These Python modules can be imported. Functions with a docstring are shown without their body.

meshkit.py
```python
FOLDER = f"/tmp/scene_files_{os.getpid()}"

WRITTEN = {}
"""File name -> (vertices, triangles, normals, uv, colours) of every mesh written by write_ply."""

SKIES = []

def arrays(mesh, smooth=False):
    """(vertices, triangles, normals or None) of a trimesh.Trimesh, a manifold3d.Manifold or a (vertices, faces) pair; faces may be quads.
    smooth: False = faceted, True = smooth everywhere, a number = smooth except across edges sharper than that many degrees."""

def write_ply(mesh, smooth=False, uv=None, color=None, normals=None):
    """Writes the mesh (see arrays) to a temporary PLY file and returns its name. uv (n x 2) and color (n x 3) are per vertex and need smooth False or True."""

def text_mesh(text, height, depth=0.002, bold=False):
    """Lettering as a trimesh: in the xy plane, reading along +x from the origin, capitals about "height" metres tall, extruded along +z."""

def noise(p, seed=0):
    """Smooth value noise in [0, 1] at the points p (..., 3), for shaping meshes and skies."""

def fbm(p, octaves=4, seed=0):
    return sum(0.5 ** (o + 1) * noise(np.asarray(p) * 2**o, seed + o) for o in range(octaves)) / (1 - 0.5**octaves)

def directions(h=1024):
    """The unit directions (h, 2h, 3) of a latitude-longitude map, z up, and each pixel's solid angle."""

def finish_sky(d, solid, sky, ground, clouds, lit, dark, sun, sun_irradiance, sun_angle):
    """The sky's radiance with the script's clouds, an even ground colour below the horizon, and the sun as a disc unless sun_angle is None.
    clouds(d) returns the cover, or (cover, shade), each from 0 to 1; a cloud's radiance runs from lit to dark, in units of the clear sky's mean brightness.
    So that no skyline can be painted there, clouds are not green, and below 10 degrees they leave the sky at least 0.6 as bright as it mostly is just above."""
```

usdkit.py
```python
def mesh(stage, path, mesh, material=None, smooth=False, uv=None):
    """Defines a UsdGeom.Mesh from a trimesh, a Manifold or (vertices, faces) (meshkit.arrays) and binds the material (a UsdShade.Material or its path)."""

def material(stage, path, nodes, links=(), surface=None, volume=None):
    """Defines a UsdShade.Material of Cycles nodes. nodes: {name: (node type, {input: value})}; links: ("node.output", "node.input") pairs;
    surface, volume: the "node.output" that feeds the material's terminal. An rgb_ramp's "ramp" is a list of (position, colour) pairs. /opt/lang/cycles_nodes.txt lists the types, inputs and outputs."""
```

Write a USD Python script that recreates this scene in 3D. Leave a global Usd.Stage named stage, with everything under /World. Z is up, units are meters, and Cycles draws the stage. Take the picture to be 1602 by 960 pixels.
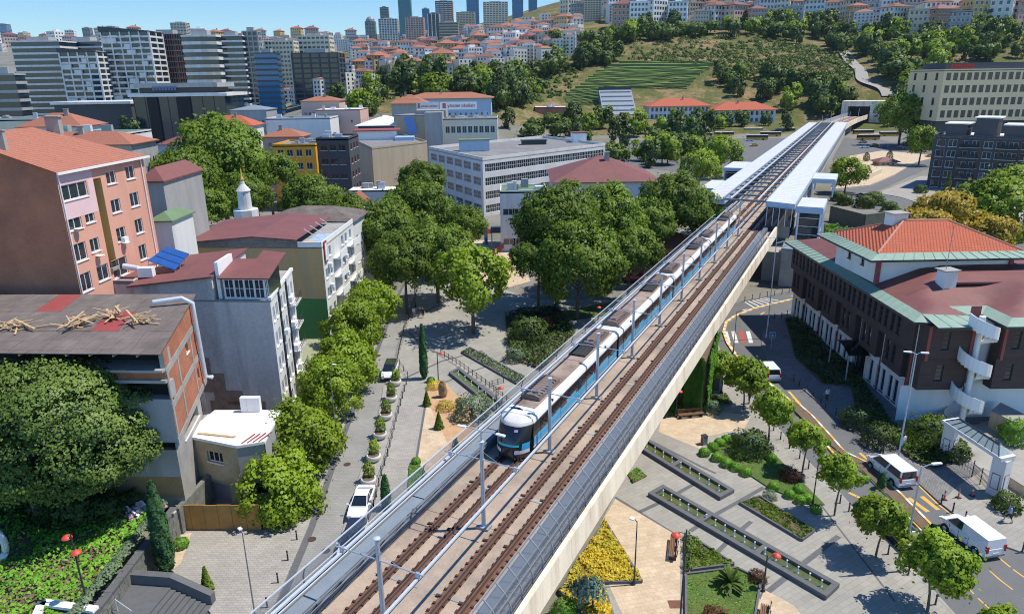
import math,random
import numpy as np
from pxr import Gf,Sdf,Usd,UsdGeom,UsdLux,UsdShade,Vt
import usdkit,meshkit

stage=Usd.Stage.CreateInMemory()
UsdGeom.SetStageUpAxis(stage,'Z')
UsdGeom.SetStageMetersPerUnit(stage,1.0)
UsdGeom.Xform.Define(stage,'/World')
UsdGeom.Scope.Define(stage,'/World/Looks')

# ------------------------------------------------------------------ camera, sky, sun, exposure
CF,CP,CR,CH=1100.0,math.radians(18.0),math.radians(0.8),36.0  # focal length (px of a 1602 px picture), pitch, roll, height
EXPOSURE=0.3
SUN_AZ,SUN_EL=math.radians(6.0),math.radians(61.0)  # azimuth measured from +x towards +y
SUN_INT,SKY_STR=1.1,0.112
_c,_s=math.cos(CP),math.sin(CP)
_F=np.array([0,_c,-_s]);_D0=np.array([0,-_s,-_c]);_R0=np.array([1.0,0,0])
_R=math.cos(CR)*_R0+math.sin(CR)*_D0
_D=math.cos(CR)*_D0-math.sin(CR)*_R0
cam=UsdGeom.Camera.Define(stage,'/World/camera')
cam.CreateHorizontalApertureAttr(36.0)
cam.CreateFocalLengthAttr(36.0*CF/1602.0)
cam.CreateClippingRangeAttr(Gf.Vec2f(0.5,30000.0))
cam.CreateExposureAttr(EXPOSURE)
_m=np.eye(4);_m[0,:3]=_R;_m[1,:3]=-_D;_m[2,:3]=-_F;_m[3,:3]=(0,0,CH)
cam.AddTransformOp().Set(Gf.Matrix4d(*_m.ravel().tolist()))

SUN_V=np.array([math.cos(SUN_EL)*math.cos(SUN_AZ),math.cos(SUN_EL)*math.sin(SUN_AZ),math.sin(SUN_EL)])
usdkit.material(stage,'/World/Looks/sky',{
    'sky':('sky_texture',{'sky_type':'single_scattering','sun_disc':False,'sun_elevation':SUN_EL,'sun_rotation':math.atan2(SUN_V[0],SUN_V[1]),
                            'altitude':60.0,'air_density':1.0,'aerosol_density':0.25,'ozone_density':1.4}),
    'hs':('hsv',{'saturation':1.3}),'ti':('mix_color',{'blend_type':'multiply','fac':1.0,'b':(0.75,0.94,1.14),'use_clamp':False}),'bg':('background_shader',{'strength':SKY_STR})},[('sky.color','hs.color'),('hs.color','ti.a'),('ti.result','bg.color')],surface='bg.background')
dome=UsdLux.DomeLight.Define(stage,'/World/sky')
UsdShade.MaterialBindingAPI.Apply(dome.GetPrim()).Bind(UsdShade.Material.Get(stage,'/World/Looks/sky'))
dome.GetPrim().SetCustomDataByKey('kind','structure')
sun=UsdLux.DistantLight.Define(stage,'/World/sun')
sun.CreateNormalizeAttr(True);sun.CreateIntensityAttr(SUN_INT);sun.CreateAngleAttr(0.5);sun.CreateColorAttr(Gf.Vec3f(1.0,0.95,0.86))
_z=SUN_V;_x=np.cross([0,0,1.0],_z);_x/=np.linalg.norm(_x);_y=np.cross(_z,_x)
_m=np.eye(4);_m[0,:3]=_x;_m[1,:3]=_y;_m[2,:3]=_z
sun.AddTransformOp().Set(Gf.Matrix4d(*_m.ravel().tolist()))

# ------------------------------------------------------------------ survey: sight lines of the photograph turned into places on the ground
def ray(px,py):
    return(px-801)*_R+(py-480)*_D+CF*_F
def G(px,py,z=0.0):  # the place at height z on that sight line
    d=ray(px,py);t=(z-CH)/d[2]
    return np.array([t*d[0],t*d[1]])
def ZA(px,py,xy):  # height of the sight line above a place
    d=ray(px,py);return CH+d[2]*xy[1]/d[1]
def AT(px,py,y):
    d=ray(px,py);t=y/d[1]
    return np.array([t*d[0],y,CH+t*d[2]])
def PXY(P):
    v=np.asarray(P,float)-np.array([0,0,CH]);k=CF/(v@_F);return 801+k*(v@_R),480+k*(v@_D)
def V3(p,z):
    return np.array([p[0],p[1],z],float)

# ------------------------------------------------------------------ names and records
_names,ORD={},['first','second','third','fourth','fifth','sixth','seventh','eighth','ninth','tenth','eleventh','twelfth','thirteenth','fourteenth','fifteenth',
                   'sixteenth','seventeenth','eighteenth','nineteenth','twentieth']
ORD+=['twenty-'+o for o in ORD[:9]]+['thirtieth']+['thirty-'+o for o in ORD[:9]]
def numbered(parent,name):
    key=f'{parent}/{name}'
    k=_names[key]=_names.get(key,-1)+1
    return key if k==0 else f'{key}_{k:03d}'
def path_of(p):
    return '/World' if p is None else(p if isinstance(p,str)else str(p.GetPath()))
def tag(prim,label=None,cat=None,group=None,kind=None):
    prim=prim.GetPrim()if hasattr(prim,'GetPrim')else prim
    for k,v in(('label',label),('category',cat),('group',group),('kind',kind)):
        if v:prim.SetCustomDataByKey(k,v)
    return prim
def _place(x,loc,rotz,scale):
    x.AddTranslateOp().Set(Gf.Vec3d(*map(float,loc)))
    x.AddRotateZOp().Set(float(math.degrees(rotz)))
    s=(scale,)*3 if np.ndim(scale)==0 else scale
    x.AddScaleOp().Set(Gf.Vec3f(*map(float,s)))
def thing(name,label,cat,loc=(0,0,0),rotz=0.0,group=None,scale=1.0):
    x=UsdGeom.Xform.Define(stage,numbered('/World',name))
    _place(x,loc,rotz,scale)
    return tag(x,label,cat,group)
def dup(root,loc,rotz=0.0,label=None,scale=1.0,group=None,name=None):
    was=root.GetCustomData()
    base=root.GetName()
    if len(base)>4 and base[-4]=='_' and base[-3:].isdigit():base=base[:-4]
    r=thing(name or base,label or was['label'],was['category'],loc,rotz,group or was.get('group'),scale)
    r.GetReferences().AddInternalReference(root.GetPath());r.SetInstanceable(True)
    return r

# ------------------------------------------------------------------ mesh builder
def rot2(a):
    c,s=math.cos(a),math.sin(a);return np.array([[c,-s],[s,c]])
class MB:
    def __init__(self):self.v,self.f,self.n=[],[],0
    def add(self,v,f):
        v=np.asarray(v,float).reshape(-1,3);f=np.asarray(f,int)
        if f.shape[1]==4:f=np.vstack([f[:,[0,1,2]],f[:,[0,2,3]]])
        self.v.append(v);self.f.append(f+self.n);self.n+=len(v);return self
    def quad(self,a,b,c,d):return self.add([a,b,c,d],[[0,1,2,3]])
    def poly(self,pts):return self.add(pts,[[0,i,i+1]for i in range(1,len(pts)-1)])
    def box(self,lo,hi):
        (x0,y0,z0),(x1,y1,z1)=lo,hi
        return self.hexa([(x0,y0,z0),(x1,y0,z0),(x1,y1,z0),(x0,y1,z0)],[(x0,y0,z1),(x1,y0,z1),(x1,y1,z1),(x0,y1,z1)])
    def hexa(self,bot,top):
        return self.add(list(bot)+list(top),[[3,2,1,0],[4,5,6,7],[0,1,5,4],[1,2,6,5],[2,3,7,6],[3,0,4,7]])
    def obox(self,c,size,ang=0.0):  # centre of the base, size, turned by ang
        x,y,z=np.array(size,float)/2;r=rot2(ang);c=np.asarray(c,float)
        q=[r@np.array(p)for p in((-x,-y),(x,-y),(x,y),(-x,y))]
        return self.hexa([(c[0]+p[0],c[1]+p[1],c[2])for p in q],[(c[0]+p[0],c[1]+p[1],c[2]+2*z)for p in q])
    def prism(self,pts,z0,z1,bottom=True):  # any simple polygon
        import trimesh,shapely.geometry as sg
        p=sg.Polygon([tuple(map(float,q[:2]))for q in pts])
        v2,f=trimesh.creation.triangulate_polygon(p,engine='earcut')
        ring=np.array(p.exterior.coords)[:-1]
        if not p.exterior.is_ccw:ring=ring[::-1]
        a,b=v2[f[:,1]]-v2[f[:,0]],v2[f[:,2]]-v2[f[:,0]]
        f=np.where((a[:,0]*b[:,1]-a[:,1]*b[:,0]<0)[:,None],f[:,::-1],f)
        self.add(np.c_[v2,np.full(len(v2),z1)],f)
        if bottom:self.add(np.c_[v2,np.full(len(v2),z0)],f[:,::-1])
        if z1>z0:
            n=len(ring)
            v=np.vstack([np.c_[ring,np.full(n,z0)],np.c_[ring,np.full(n,z1)]])
            self.add(v,[[i,(i+1)%n,n+(i+1)%n,n+i]for i in range(n)])
        return self
    def sheet(self,pts,z):return self.prism(pts,z,z,bottom=False)
    def beam(self,p,q,w,h=None,up=(0,0,1)):  # square bar from p to q
        h=h or w;p,q=np.asarray(p,float),np.asarray(q,float);t=(q-p)/np.linalg.norm(q-p)
        up=np.array(up,float)
        if abs(t@up)>0.98:up=np.array([1.0,0,0])
        a=np.cross(t,up);a/=np.linalg.norm(a);b=np.cross(a,t)
        o=[-a*w/2-b*h/2,a*w/2-b*h/2,a*w/2+b*h/2,-a*w/2+b*h/2]
        return self.add([p+x for x in o]+[q+x for x in o],[[0,1,2,3],[7,6,5,4],[4,5,1,0],[5,6,2,1],[6,7,3,2],[7,4,0,3]])
    def tube(self,pts,r,sides=6,cap=True):
        p=np.asarray(pts,float);n=len(p);r=np.broadcast_to(r,(n,))
        t=np.gradient(p,axis=0);t/=np.linalg.norm(t,axis=1,keepdims=True)+1e-12
        ref=np.where(np.abs(t[:,2:])<0.9,[0,0,1.0],[1.0,0,0])if n>2 else np.repeat([[0,0,1.0]if abs(t[0,2])<.9 else[1.0,0,0]],n,0)
        a=np.cross(t,ref);a/=np.linalg.norm(a,axis=1,keepdims=True)+1e-12;b=np.cross(a,t)
        th=np.arange(sides)*2*math.pi/sides
        v=p[:,None]+r[:,None,None]*(np.cos(th)[None,:,None]*a[:,None]+np.sin(th)[None,:,None]*b[:,None])
        i,j=np.meshgrid(np.arange(n-1),np.arange(sides),indexing='ij')
        f=np.stack([i*sides+j,i*sides+(j+1)%sides,(i+1)*sides+(j+1)%sides,(i+1)*sides+j],-1).reshape(-1,4)
        self.add(v.reshape(-1,3),f)
        if cap:
            self.add(v[0],[[0,k+1,k]for k in range(1,sides-1)][::1]);self.add(v[-1],[[0,k,k+1]for k in range(1,sides-1)])
        return self
    def lathe(self,c,prof,sides=12,squash=(1,1)):  # prof: (radius, z) from bottom to top
        th=np.arange(sides)*2*math.pi/sides;n=len(prof)
        v=[(c[0]+r*math.cos(t)*squash[0],c[1]+r*math.sin(t)*squash[1],c[2]+z)for r,z in prof for t in th]
        f=[[i*sides+j,i*sides+(j+1)%sides,(i+1)*sides+(j+1)%sides,(i+1)*sides+j]for i in range(n-1)for j in range(sides)]
        self.add(v,f)
        self.add(v[-sides:],[[0,k,k+1]for k in range(1,sides-1)])
        return self
    def ball(self,c,r,sub=1,jitter=0.0,seed=0):
        import trimesh
        m=trimesh.creation.icosphere(sub);v=np.array(m.vertices)
        if jitter:v=v*(1+jitter*(np.random.default_rng(seed).random(len(v))[:,None]-.5))
        return self.add(v*r+np.asarray(c,float),m.faces)
    def grid(self,P):  # (n, m, 3) points
        n,m=P.shape[:2];i,j=np.meshgrid(np.arange(n-1),np.arange(m-1),indexing='ij')
        return self.add(P.reshape(-1,3),np.stack([i*m+j,i*m+j+1,(i+1)*m+j+1,(i+1)*m+j],-1).reshape(-1,4))
    def move(self,loc=(0,0,0),rz=0.0,s=1.0):
        r=np.eye(3);r[:2,:2]=rot2(rz)
        self.v=[(x*s)@r.T+np.asarray(loc,float)for x in self.v];return self
    def arrays(self):return np.vstack(self.v),np.vstack(self.f)
    def put(self,name,mat,parent=None,smooth=False,normals=None,label=None):
        p=numbered(path_of(parent),name)
        v,f=self.arrays()
        if smooth:
            v,f,normals=meshkit.arrays((v,f),smooth if smooth is not True else True)
        m=UsdGeom.Mesh.Define(stage,p)
        m.CreatePointsAttr(Vt.Vec3fArray.FromNumpy(v.astype(np.float32)))
        m.CreateFaceVertexCountsAttr(Vt.IntArray.FromNumpy(np.full(len(f),3,np.int32)))
        m.CreateFaceVertexIndicesAttr(Vt.IntArray.FromNumpy(f.astype(np.int32).ravel()))
        m.CreateSubdivisionSchemeAttr('none')
        if normals is not None:
            m.CreateNormalsAttr(Vt.Vec3fArray.FromNumpy(np.asarray(normals,np.float32)));m.SetNormalsInterpolation('vertex')
        UsdShade.MaterialBindingAPI.Apply(m.GetPrim()).Bind(mat)
        if label:m.GetPrim().SetCustomDataByKey('label',label)
        return m.GetPrim()
def struct(name,mb,mat,parent=None,smooth=False):
    p=mb.put(name,mat,parent,smooth)
    if parent is None:tag(p,kind='structure')
    return p

# ------------------------------------------------------------------ materials
_mats={}
def mat(name,color,rough=0.7,var=0.12,scale=1.5,fine=9.0,bump=0.0,metal=0.0,spec=0.4,dirt=None,dirt_amt=0.5,coat=0.0,streak=False):
    """Plain surface: the colour, mottled at two sizes, with optional stains and fine relief."""
    if name in _mats:return _mats[name]
    c=np.array(color,float)
    N={'g':('geometry',{}),'n':('noise_texture',{'scale':scale,'detail':6.0,'roughness':0.65}),'n2':('noise_texture',{'scale':fine,'detail':3.0}),
         'r':('rgb_ramp',{'ramp':[(0.25,tuple(c*(1-var*1.6))),(0.5,tuple(c)),(0.75,tuple(np.minimum(c*(1+var*1.3),0.95)))]}),
         'a':('math',{'math_type':'multiply_add','value2':0.35,'value3':0.0}),'b':('math',{'math_type':'multiply_add','value2':0.65}),
         'p':('principled_bsdf',{'roughness':rough,'metallic':metal,'specular_ior_level':spec,'coat_weight':coat})}
    L=[('g.position','n2.vector'),('n2.fac','a.value1'),('n.fac','b.value1'),('a.value','b.value3'),('b.value','r.fac')]
    if streak:
        N['mp']=('mapping',{'scale':(1.0,1.0,0.12)});L+=[('g.position','mp.vector'),('mp.vector','n.vector')]
    else:L.append(('g.position','n.vector'))
    out='r.color'
    if dirt is not None:
        N['n3']=('noise_texture',{'scale':scale*0.45,'detail':7.0,'roughness':0.7});N['r3']=('rgb_ramp',{'ramp':[(0.48,(0,0,0)),(0.68,(dirt_amt,)*3)]})
        N['mx']=('mix_color',{'b':tuple(dirt)})
        L+=[('mp.vector' if streak else 'g.position','n3.vector'),('n3.fac','r3.fac'),('r3.color','mx.fac'),(out,'mx.a')];out='mx.result'
    if bump:
        N['bm']=('bump',{'strength':1.0,'distance':bump});L+=[('n2.fac','bm.height'),('bm.normal','p.normal')]
    L.append((out,'p.base_color'))
    _mats[name]=usdkit.material(stage,'/World/Looks/'+name,N,L,surface='p.BSDF')
    return _mats[name]
def mat_tiles(name,color,ang=0.0,pitch=0.32,col=0.26,dirt=(0.16,0.10,0.08),dirt_amt=0.5,var=0.2):
    """Roof tiles: courses along the fall of the roof (constant height) and columns along ang, with relief."""
    if name in _mats:return _mats[name]
    c=np.array(color,float)
    N={'g':('geometry',{}),'mp':('mapping',{'rotation':(0,0,-ang)}),'s':('separate_xyz',{}),
         'wz':('wave_texture',{'bands_direction':'z','profile':'saw','scale':0.314/(pitch*0.42)}),'wx':('wave_texture',{'bands_direction':'x','profile':'sine','scale':0.314/col}),
         'n':('noise_texture',{'scale':0.7,'detail':8.0,'roughness':0.75}),'n2':('noise_texture',{'scale':6.0,'detail':2.0}),
         'r':('rgb_ramp',{'ramp':[(0.3,tuple(c*(1-var*1.5))),(0.5,tuple(c)),(0.72,tuple(np.minimum(c*(1+var),.9)))]}),
         'av':('math',{'math_type':'multiply_add','value2':0.5}),'av2':('math',{'math_type':'multiply','value2':0.5}),
         'h':('math',{'math_type':'add'}),'bm':('bump',{'strength':1.0,'distance':0.06}),
         'dk':('rgb_ramp',{'ramp':[(0.0,(0.45,)*3),(0.25,(1,1,1)),(1,(1,1,1))]}),'mu':('mix_color',{'blend_type':'multiply','fac':0.75}),
         'r3':('rgb_ramp',{'ramp':[(0.5,(0,0,0)),(0.72,(dirt_amt,)*3)]}),'mx':('mix_color',{'b':tuple(dirt)}),
         'p':('principled_bsdf',{'roughness':0.8,'specular_ior_level':0.3})}
    L=[('g.position','mp.vector'),('mp.vector','wx.vector'),('g.position','wz.vector'),('g.position','n.vector'),('g.position','n2.vector'),
         ('n2.fac','av2.value1'),('n.fac','av.value1'),('av2.value','av.value3'),('av.value','r.fac'),('wz.fac','h.value1'),('wx.fac','h.value2'),('h.value','bm.height'),('bm.normal','p.normal'),
         ('wz.fac','dk.fac'),('r.color','mu.a'),('dk.color','mu.b'),('n.fac','r3.fac'),('r3.color','mx.fac'),('mu.result','mx.a'),('mx.result','p.base_color')]
    _mats[name]=usdkit.material(stage,'/World/Looks/'+name,N,L,surface='p.BSDF')
    return _mats[name]
def mat_bricks(name,c1,c2,mortar,scale=1.0,bw=0.24,rh=0.075,ms=0.012,wall=True,ang=0.0,var=0.35,rough=0.85,bump=0.01,vscale=0.8):
    """Courses of bricks or paving stones as colour and fine relief, for pieces too small to pick out."""
    if name in _mats:return _mats[name]
    N={'g':('geometry',{}),'s':('separate_xyz',{}),'ad':('math',{'math_type':'add'}),'c':('combine_xyz',{}),'mp':('mapping',{'rotation':(0,0,-ang)}),
         'bk':('brick_texture',{'color1':tuple(c1),'color2':tuple(c2),'mortar':tuple(mortar),'scale':scale,'mortar_size':ms,'brick_width':bw,'row_height':rh,'mortar_smooth':0.3}),
         'n':('noise_texture',{'scale':vscale,'detail':8.0,'roughness':0.7}),'r':('rgb_ramp',{'ramp':[(0.3,(1-var,)*3),(0.7,(1.0+var*.3,)*3)]}),
         'mu':('mix_color',{'blend_type':'multiply','fac':1.0,'use_clamp':False}),'bm':('bump',{'strength':0.6,'distance':bump,'invert':True}),'p':('principled_bsdf',{'roughness':rough,'specular_ior_level':0.3})}
    L=[('g.position','s.vector'),('g.position','n.vector'),('n.fac','r.fac'),('bk.color','mu.a'),('r.color','mu.b'),('mu.result','p.base_color'),('bk.fac','bm.height'),('bm.normal','p.normal')]
    if wall:L+=[('s.x','ad.value1'),('s.y','ad.value2'),('ad.value','c.x'),('s.z','c.y'),('c.vector','bk.vector')]
    else:L+=[('g.position','mp.vector'),('mp.vector','bk.vector')]
    _mats[name]=usdkit.material(stage,'/World/Looks/'+name,N,L,surface='p.BSDF')
    return _mats[name]
def mat_glass(name,color=(0.03,0.045,0.055),rough=0.06,var=0.5,curtain=(0.45,0.47,0.46),cur=0.0):
    """Window glass over a dark room, some with pale curtains behind."""
    if name in _mats:return _mats[name]
    c=np.array(color)
    N={'g':('geometry',{}),'v':('white_noise_texture',{'dimensions':'1D'}),'o':('geometry',{}),'r':('rgb_ramp',{'ramp':[(0.0,tuple(c*(1-var))),(max(0.02,0.98-cur),tuple(c*(1+var))),(1.0-cur*.5,tuple(curtain)if cur else tuple(c*1.5))]}),
         'n':('noise_texture',{'scale':2.2,'detail':2.0}),'mu':('mix_color',{'blend_type':'multiply','fac':0.7}),'p':('principled_bsdf',{'roughness':rough,'specular_ior_level':0.9,'ior':1.5})}
    L=[('o.random_per_island','r.fac'),('r.color','mu.a'),('g.position','n.vector'),('n.color','mu.b'),('r.color','p.base_color')]
    _mats[name]=usdkit.material(stage,'/World/Looks/'+name,N,L,surface='p.BSDF')
    return _mats[name]
LB=2.75  # how pale the leaves are as a whole
def mat_leaf(name,dark,mid,light,trans=0.35,rough=0.5,noise=0.35):
    """Leaves: each its own green, thin enough for some light to pass."""
    if name in _mats:return _mats[name]
    N={'g':('geometry',{}),'o':('object_info',{}),'n':('noise_texture',{'scale':noise,'detail':3.0}),'m':('math',{'math_type':'multiply_add','value2':0.55}),'m2':('math',{'math_type':'multiply_add','value2':0.5,'value3':-0.02}),
         'r':('rgb_ramp',{'ramp':[(0.12,tuple(np.array(dark)*LB)),(0.5,tuple(np.array(mid)*LB)),(0.9,tuple(np.array(light)*LB))]}),'hs':('hsv',{}),'hv':('map_range',{'to_min':0.82,'to_max':1.18}),
         'p':('principled_bsdf',{'roughness':rough,'specular_ior_level':0.25}),'t':('translucent_bsdf',{}),'mx':('mix_closure',{'fac':trans})}
    L=[('g.position','n.vector'),('n.fac','m2.value1'),('g.random_per_island','m.value1'),('m2.value','m.value3'),('m.value','r.fac'),('r.color','hs.color'),('o.random','hv.value'),('hv.result','hs.value'),
         ('hs.color','p.base_color'),('hs.color','t.color'),('p.BSDF','mx.closure1'),('t.BSDF','mx.closure2')]
    _mats[name]=usdkit.material(stage,'/World/Looks/'+name,N,L,surface='mx.closure')
    return _mats[name]

M={}
def defmats():
    M['asphalt']=mat('asphalt',(0.135,0.136,0.137),0.9,0.14,0.35,14,0.004,dirt=(0.15,0.148,0.14),dirt_amt=0.6)
    M['street_stone']=mat_bricks('street_stone',(0.285,0.275,0.255),(0.31,0.30,0.275),(0.235,0.225,0.21),1.0,0.5,0.25,0.02,False,0.0,0.22,vscale=0.25)
    M['plaza_stone']=mat_bricks('plaza_stone',(0.315,0.295,0.255),(0.355,0.335,0.29),(0.23,0.215,0.185),1.0,0.9,0.45,0.012,False,0.55,0.2,vscale=0.22)
    M['dark_stone']=mat('dark_stone',(0.115,0.117,0.12),0.8,0.15,2.0,12,0.004)
    M['pale_kerb']=mat('pale_kerb',(0.32,0.30,0.265),0.85,0.15,1.2,12)
    M['cream_stone']=mat_bricks('cream_stone',(0.62,0.49,0.34),(0.56,0.42,0.28),(0.44,0.34,0.22),1.0,0.6,0.4,0.012,False,0.2,0.25,vscale=0.7)
    M['concrete']=mat('concrete',(0.34,0.325,0.295),0.85,0.2,0.6,10,0.003,dirt=(0.2,0.17,0.14),dirt_amt=0.5)
    M['deck_concrete']=mat('deck_concrete',(0.40,0.31,0.235),0.9,0.2,0.45,7,0.004,dirt=(0.20,0.165,0.135),dirt_amt=0.75)
    M['beam_concrete']=mat('beam_concrete',(0.80,0.69,0.52),0.85,0.12,0.8,10,0.003,dirt=(0.42,0.32,0.23),dirt_amt=0.75,streak=True)
    M['rust']=mat('rust',(0.17,0.078,0.048),0.85,0.35,3.0,20)
    M['rust_dark']=mat('rust_dark',(0.075,0.04,0.03),0.85,0.3,3.0,20)
    M['rail_top']=mat('rail_top',(0.16,0.11,0.09),0.45,0.2,2.0,20,metal=0.5)
    M['galv']=mat('galv',(0.46,0.50,0.55),0.45,0.12,1.5,12,metal=0.45)
    M['galv_pale']=mat('galv_pale',(0.62,0.67,0.73),0.4,0.08,1.5,12,metal=0.3)
    M['tray']=mat('tray',(0.23,0.27,0.31),0.6,0.12,0.7,9,metal=0.2)
    M['dark_metal']=mat('dark_metal',(0.035,0.037,0.04),0.5,0.2,3,10)
    M['steel_grey']=mat('steel_grey',(0.24,0.26,0.28),0.5,0.12,2,10,metal=0.3)
    M['white_paint']=mat('white_paint',(0.78,0.77,0.74),0.55,0.05,1.0,8)
    M['car_white']=mat('car_white',(0.80,0.80,0.80),0.25,0.02,1.0,6,coat=1.0)
    M['car_black']=mat('car_black',(0.02,0.022,0.025),0.25,0.05,1.0,6,coat=1.0)
    M['car_silver']=mat('car_silver',(0.42,0.44,0.46),0.3,0.03,1.0,6,metal=0.4,coat=1.0)
    M['car_blue']=mat('car_blue',(0.03,0.07,0.2),0.3,0.03,1.0,6,coat=1.0)
    M['car_red']=mat('car_red',(0.35,0.02,0.03),0.3,0.03,1.0,6,coat=1.0)
    M['car_yellow']=mat('car_yellow',(0.75,0.38,0.01),0.3,0.03,1.0,6,coat=1.0)
    M['car_glass']=mat('car_glass',(0.012,0.016,0.02),0.05,0.1,2,6,spec=0.9)
    M['rubber']=mat('rubber',(0.02,0.02,0.02),0.85,0.2,4,12)
    M['tail_red']=mat('tail_red',(0.45,0.02,0.015),0.3,0.05)
    M['lamp_clear']=mat('lamp_clear',(0.7,0.7,0.68),0.15,0.05,spec=0.8)
    M['lamp_red']=mat('lamp_red',(0.62,0.075,0.045),0.45,0.06)
    M['yellow_paint']=mat('yellow_paint',(0.72,0.40,0.06),0.75,0.2,1.2,14,dirt=(0.3,0.25,0.18),dirt_amt=0.7)
    M['road_white']=mat('road_white',(0.66,0.65,0.62),0.75,0.15,1.2,14,dirt=(0.3,0.29,0.27),dirt_amt=0.6)
    M['road_red']=mat('road_red',(0.45,0.07,0.06),0.8,0.12)
    M['cone_red']=mat('cone_red',(0.62,0.09,0.05),0.5,0.06)
    M['wood']=mat('wood',(0.19,0.095,0.05),0.7,0.25,4,20)
    M['plank']=mat('plank',(0.52,0.36,0.20),0.75,0.35,2.5,14)
    M['glass']=mat_glass('glass')
    M['glass_home']=mat_glass('glass_home',(0.09,0.115,0.12),0.1,0.7,(0.50,0.55,0.54),0.7)
    M['glass_office']=mat_glass('glass_office',(0.02,0.042,0.06),0.08,0.55)
    M['glass_far']=mat_glass('glass_far',(0.05,0.06,0.07),0.15,0.6)
    M['window_white']=mat('window_white',(0.74,0.75,0.75),0.5,0.06)
    M['soil']=mat('soil',(0.15,0.105,0.07),0.95,0.25,2,14,0.01)
    M['gravel']=mat('gravel',(0.50,0.31,0.17),0.95,0.2,1.2,22,0.008)
    M['grass']=mat('grass',(0.075,0.12,0.028),0.95,0.35,0.8,16,0.02,dirt=(0.17,0.16,0.05),dirt_amt=0.6)
    M['bark']=mat('bark',(0.13,0.10,0.075),0.9,0.3,3,14,0.01)
    M['bark_dark']=mat('bark_dark',(0.07,0.055,0.045),0.9,0.3,3,14,0.01)
    M['leaf_street']=mat_leaf('leaf_street',(0.066,0.10,0.008),(0.14,0.185,0.014),(0.235,0.28,0.028))
    M['leaf_plane']=mat_leaf('leaf_plane',(0.040,0.064,0.008),(0.095,0.134,0.014),(0.185,0.22,0.028))
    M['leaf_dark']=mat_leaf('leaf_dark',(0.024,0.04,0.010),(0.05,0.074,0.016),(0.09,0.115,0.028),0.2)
    M['leaf_hill']=mat_leaf('leaf_hill',(0.032,0.052,0.010),(0.072,0.098,0.016),(0.13,0.155,0.03),0.25,noise=0.06)
    M['leaf_cypress']=mat_leaf('leaf_cypress',(0.018,0.045,0.015),(0.035,0.075,0.022),(0.07,0.12,0.035),0.15)
    M['leaf_yellow']=mat_leaf('leaf_yellow',(0.18,0.16,0.02),(0.36,0.26,0.025),(0.52,0.36,0.04))
    M['leaf_amber']=mat_leaf('leaf_amber',(0.12,0.10,0.012),(0.28,0.19,0.018),(0.42,0.28,0.03))
    M['leaf_cedar']=mat_leaf('leaf_cedar',(0.05,0.078,0.016),(0.11,0.15,0.032),(0.19,0.235,0.06),0.2)
    M['leaf_olive']=mat_leaf('leaf_olive',(0.055,0.08,0.045),(0.10,0.135,0.075),(0.17,0.20,0.12),0.2)
    M['leaf_shrub']=mat_leaf('leaf_shrub',(0.05,0.12,0.012),(0.12,0.23,0.02),(0.24,0.33,0.04))
    M['leaf_red']=mat_leaf('leaf_red',(0.04,0.02,0.012),(0.10,0.04,0.02),(0.2,0.08,0.04))
    M['leaf_ivy']=mat_leaf('leaf_ivy',(0.03,0.08,0.01),(0.08,0.17,0.015),(0.16,0.27,0.03))
defmats()

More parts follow.
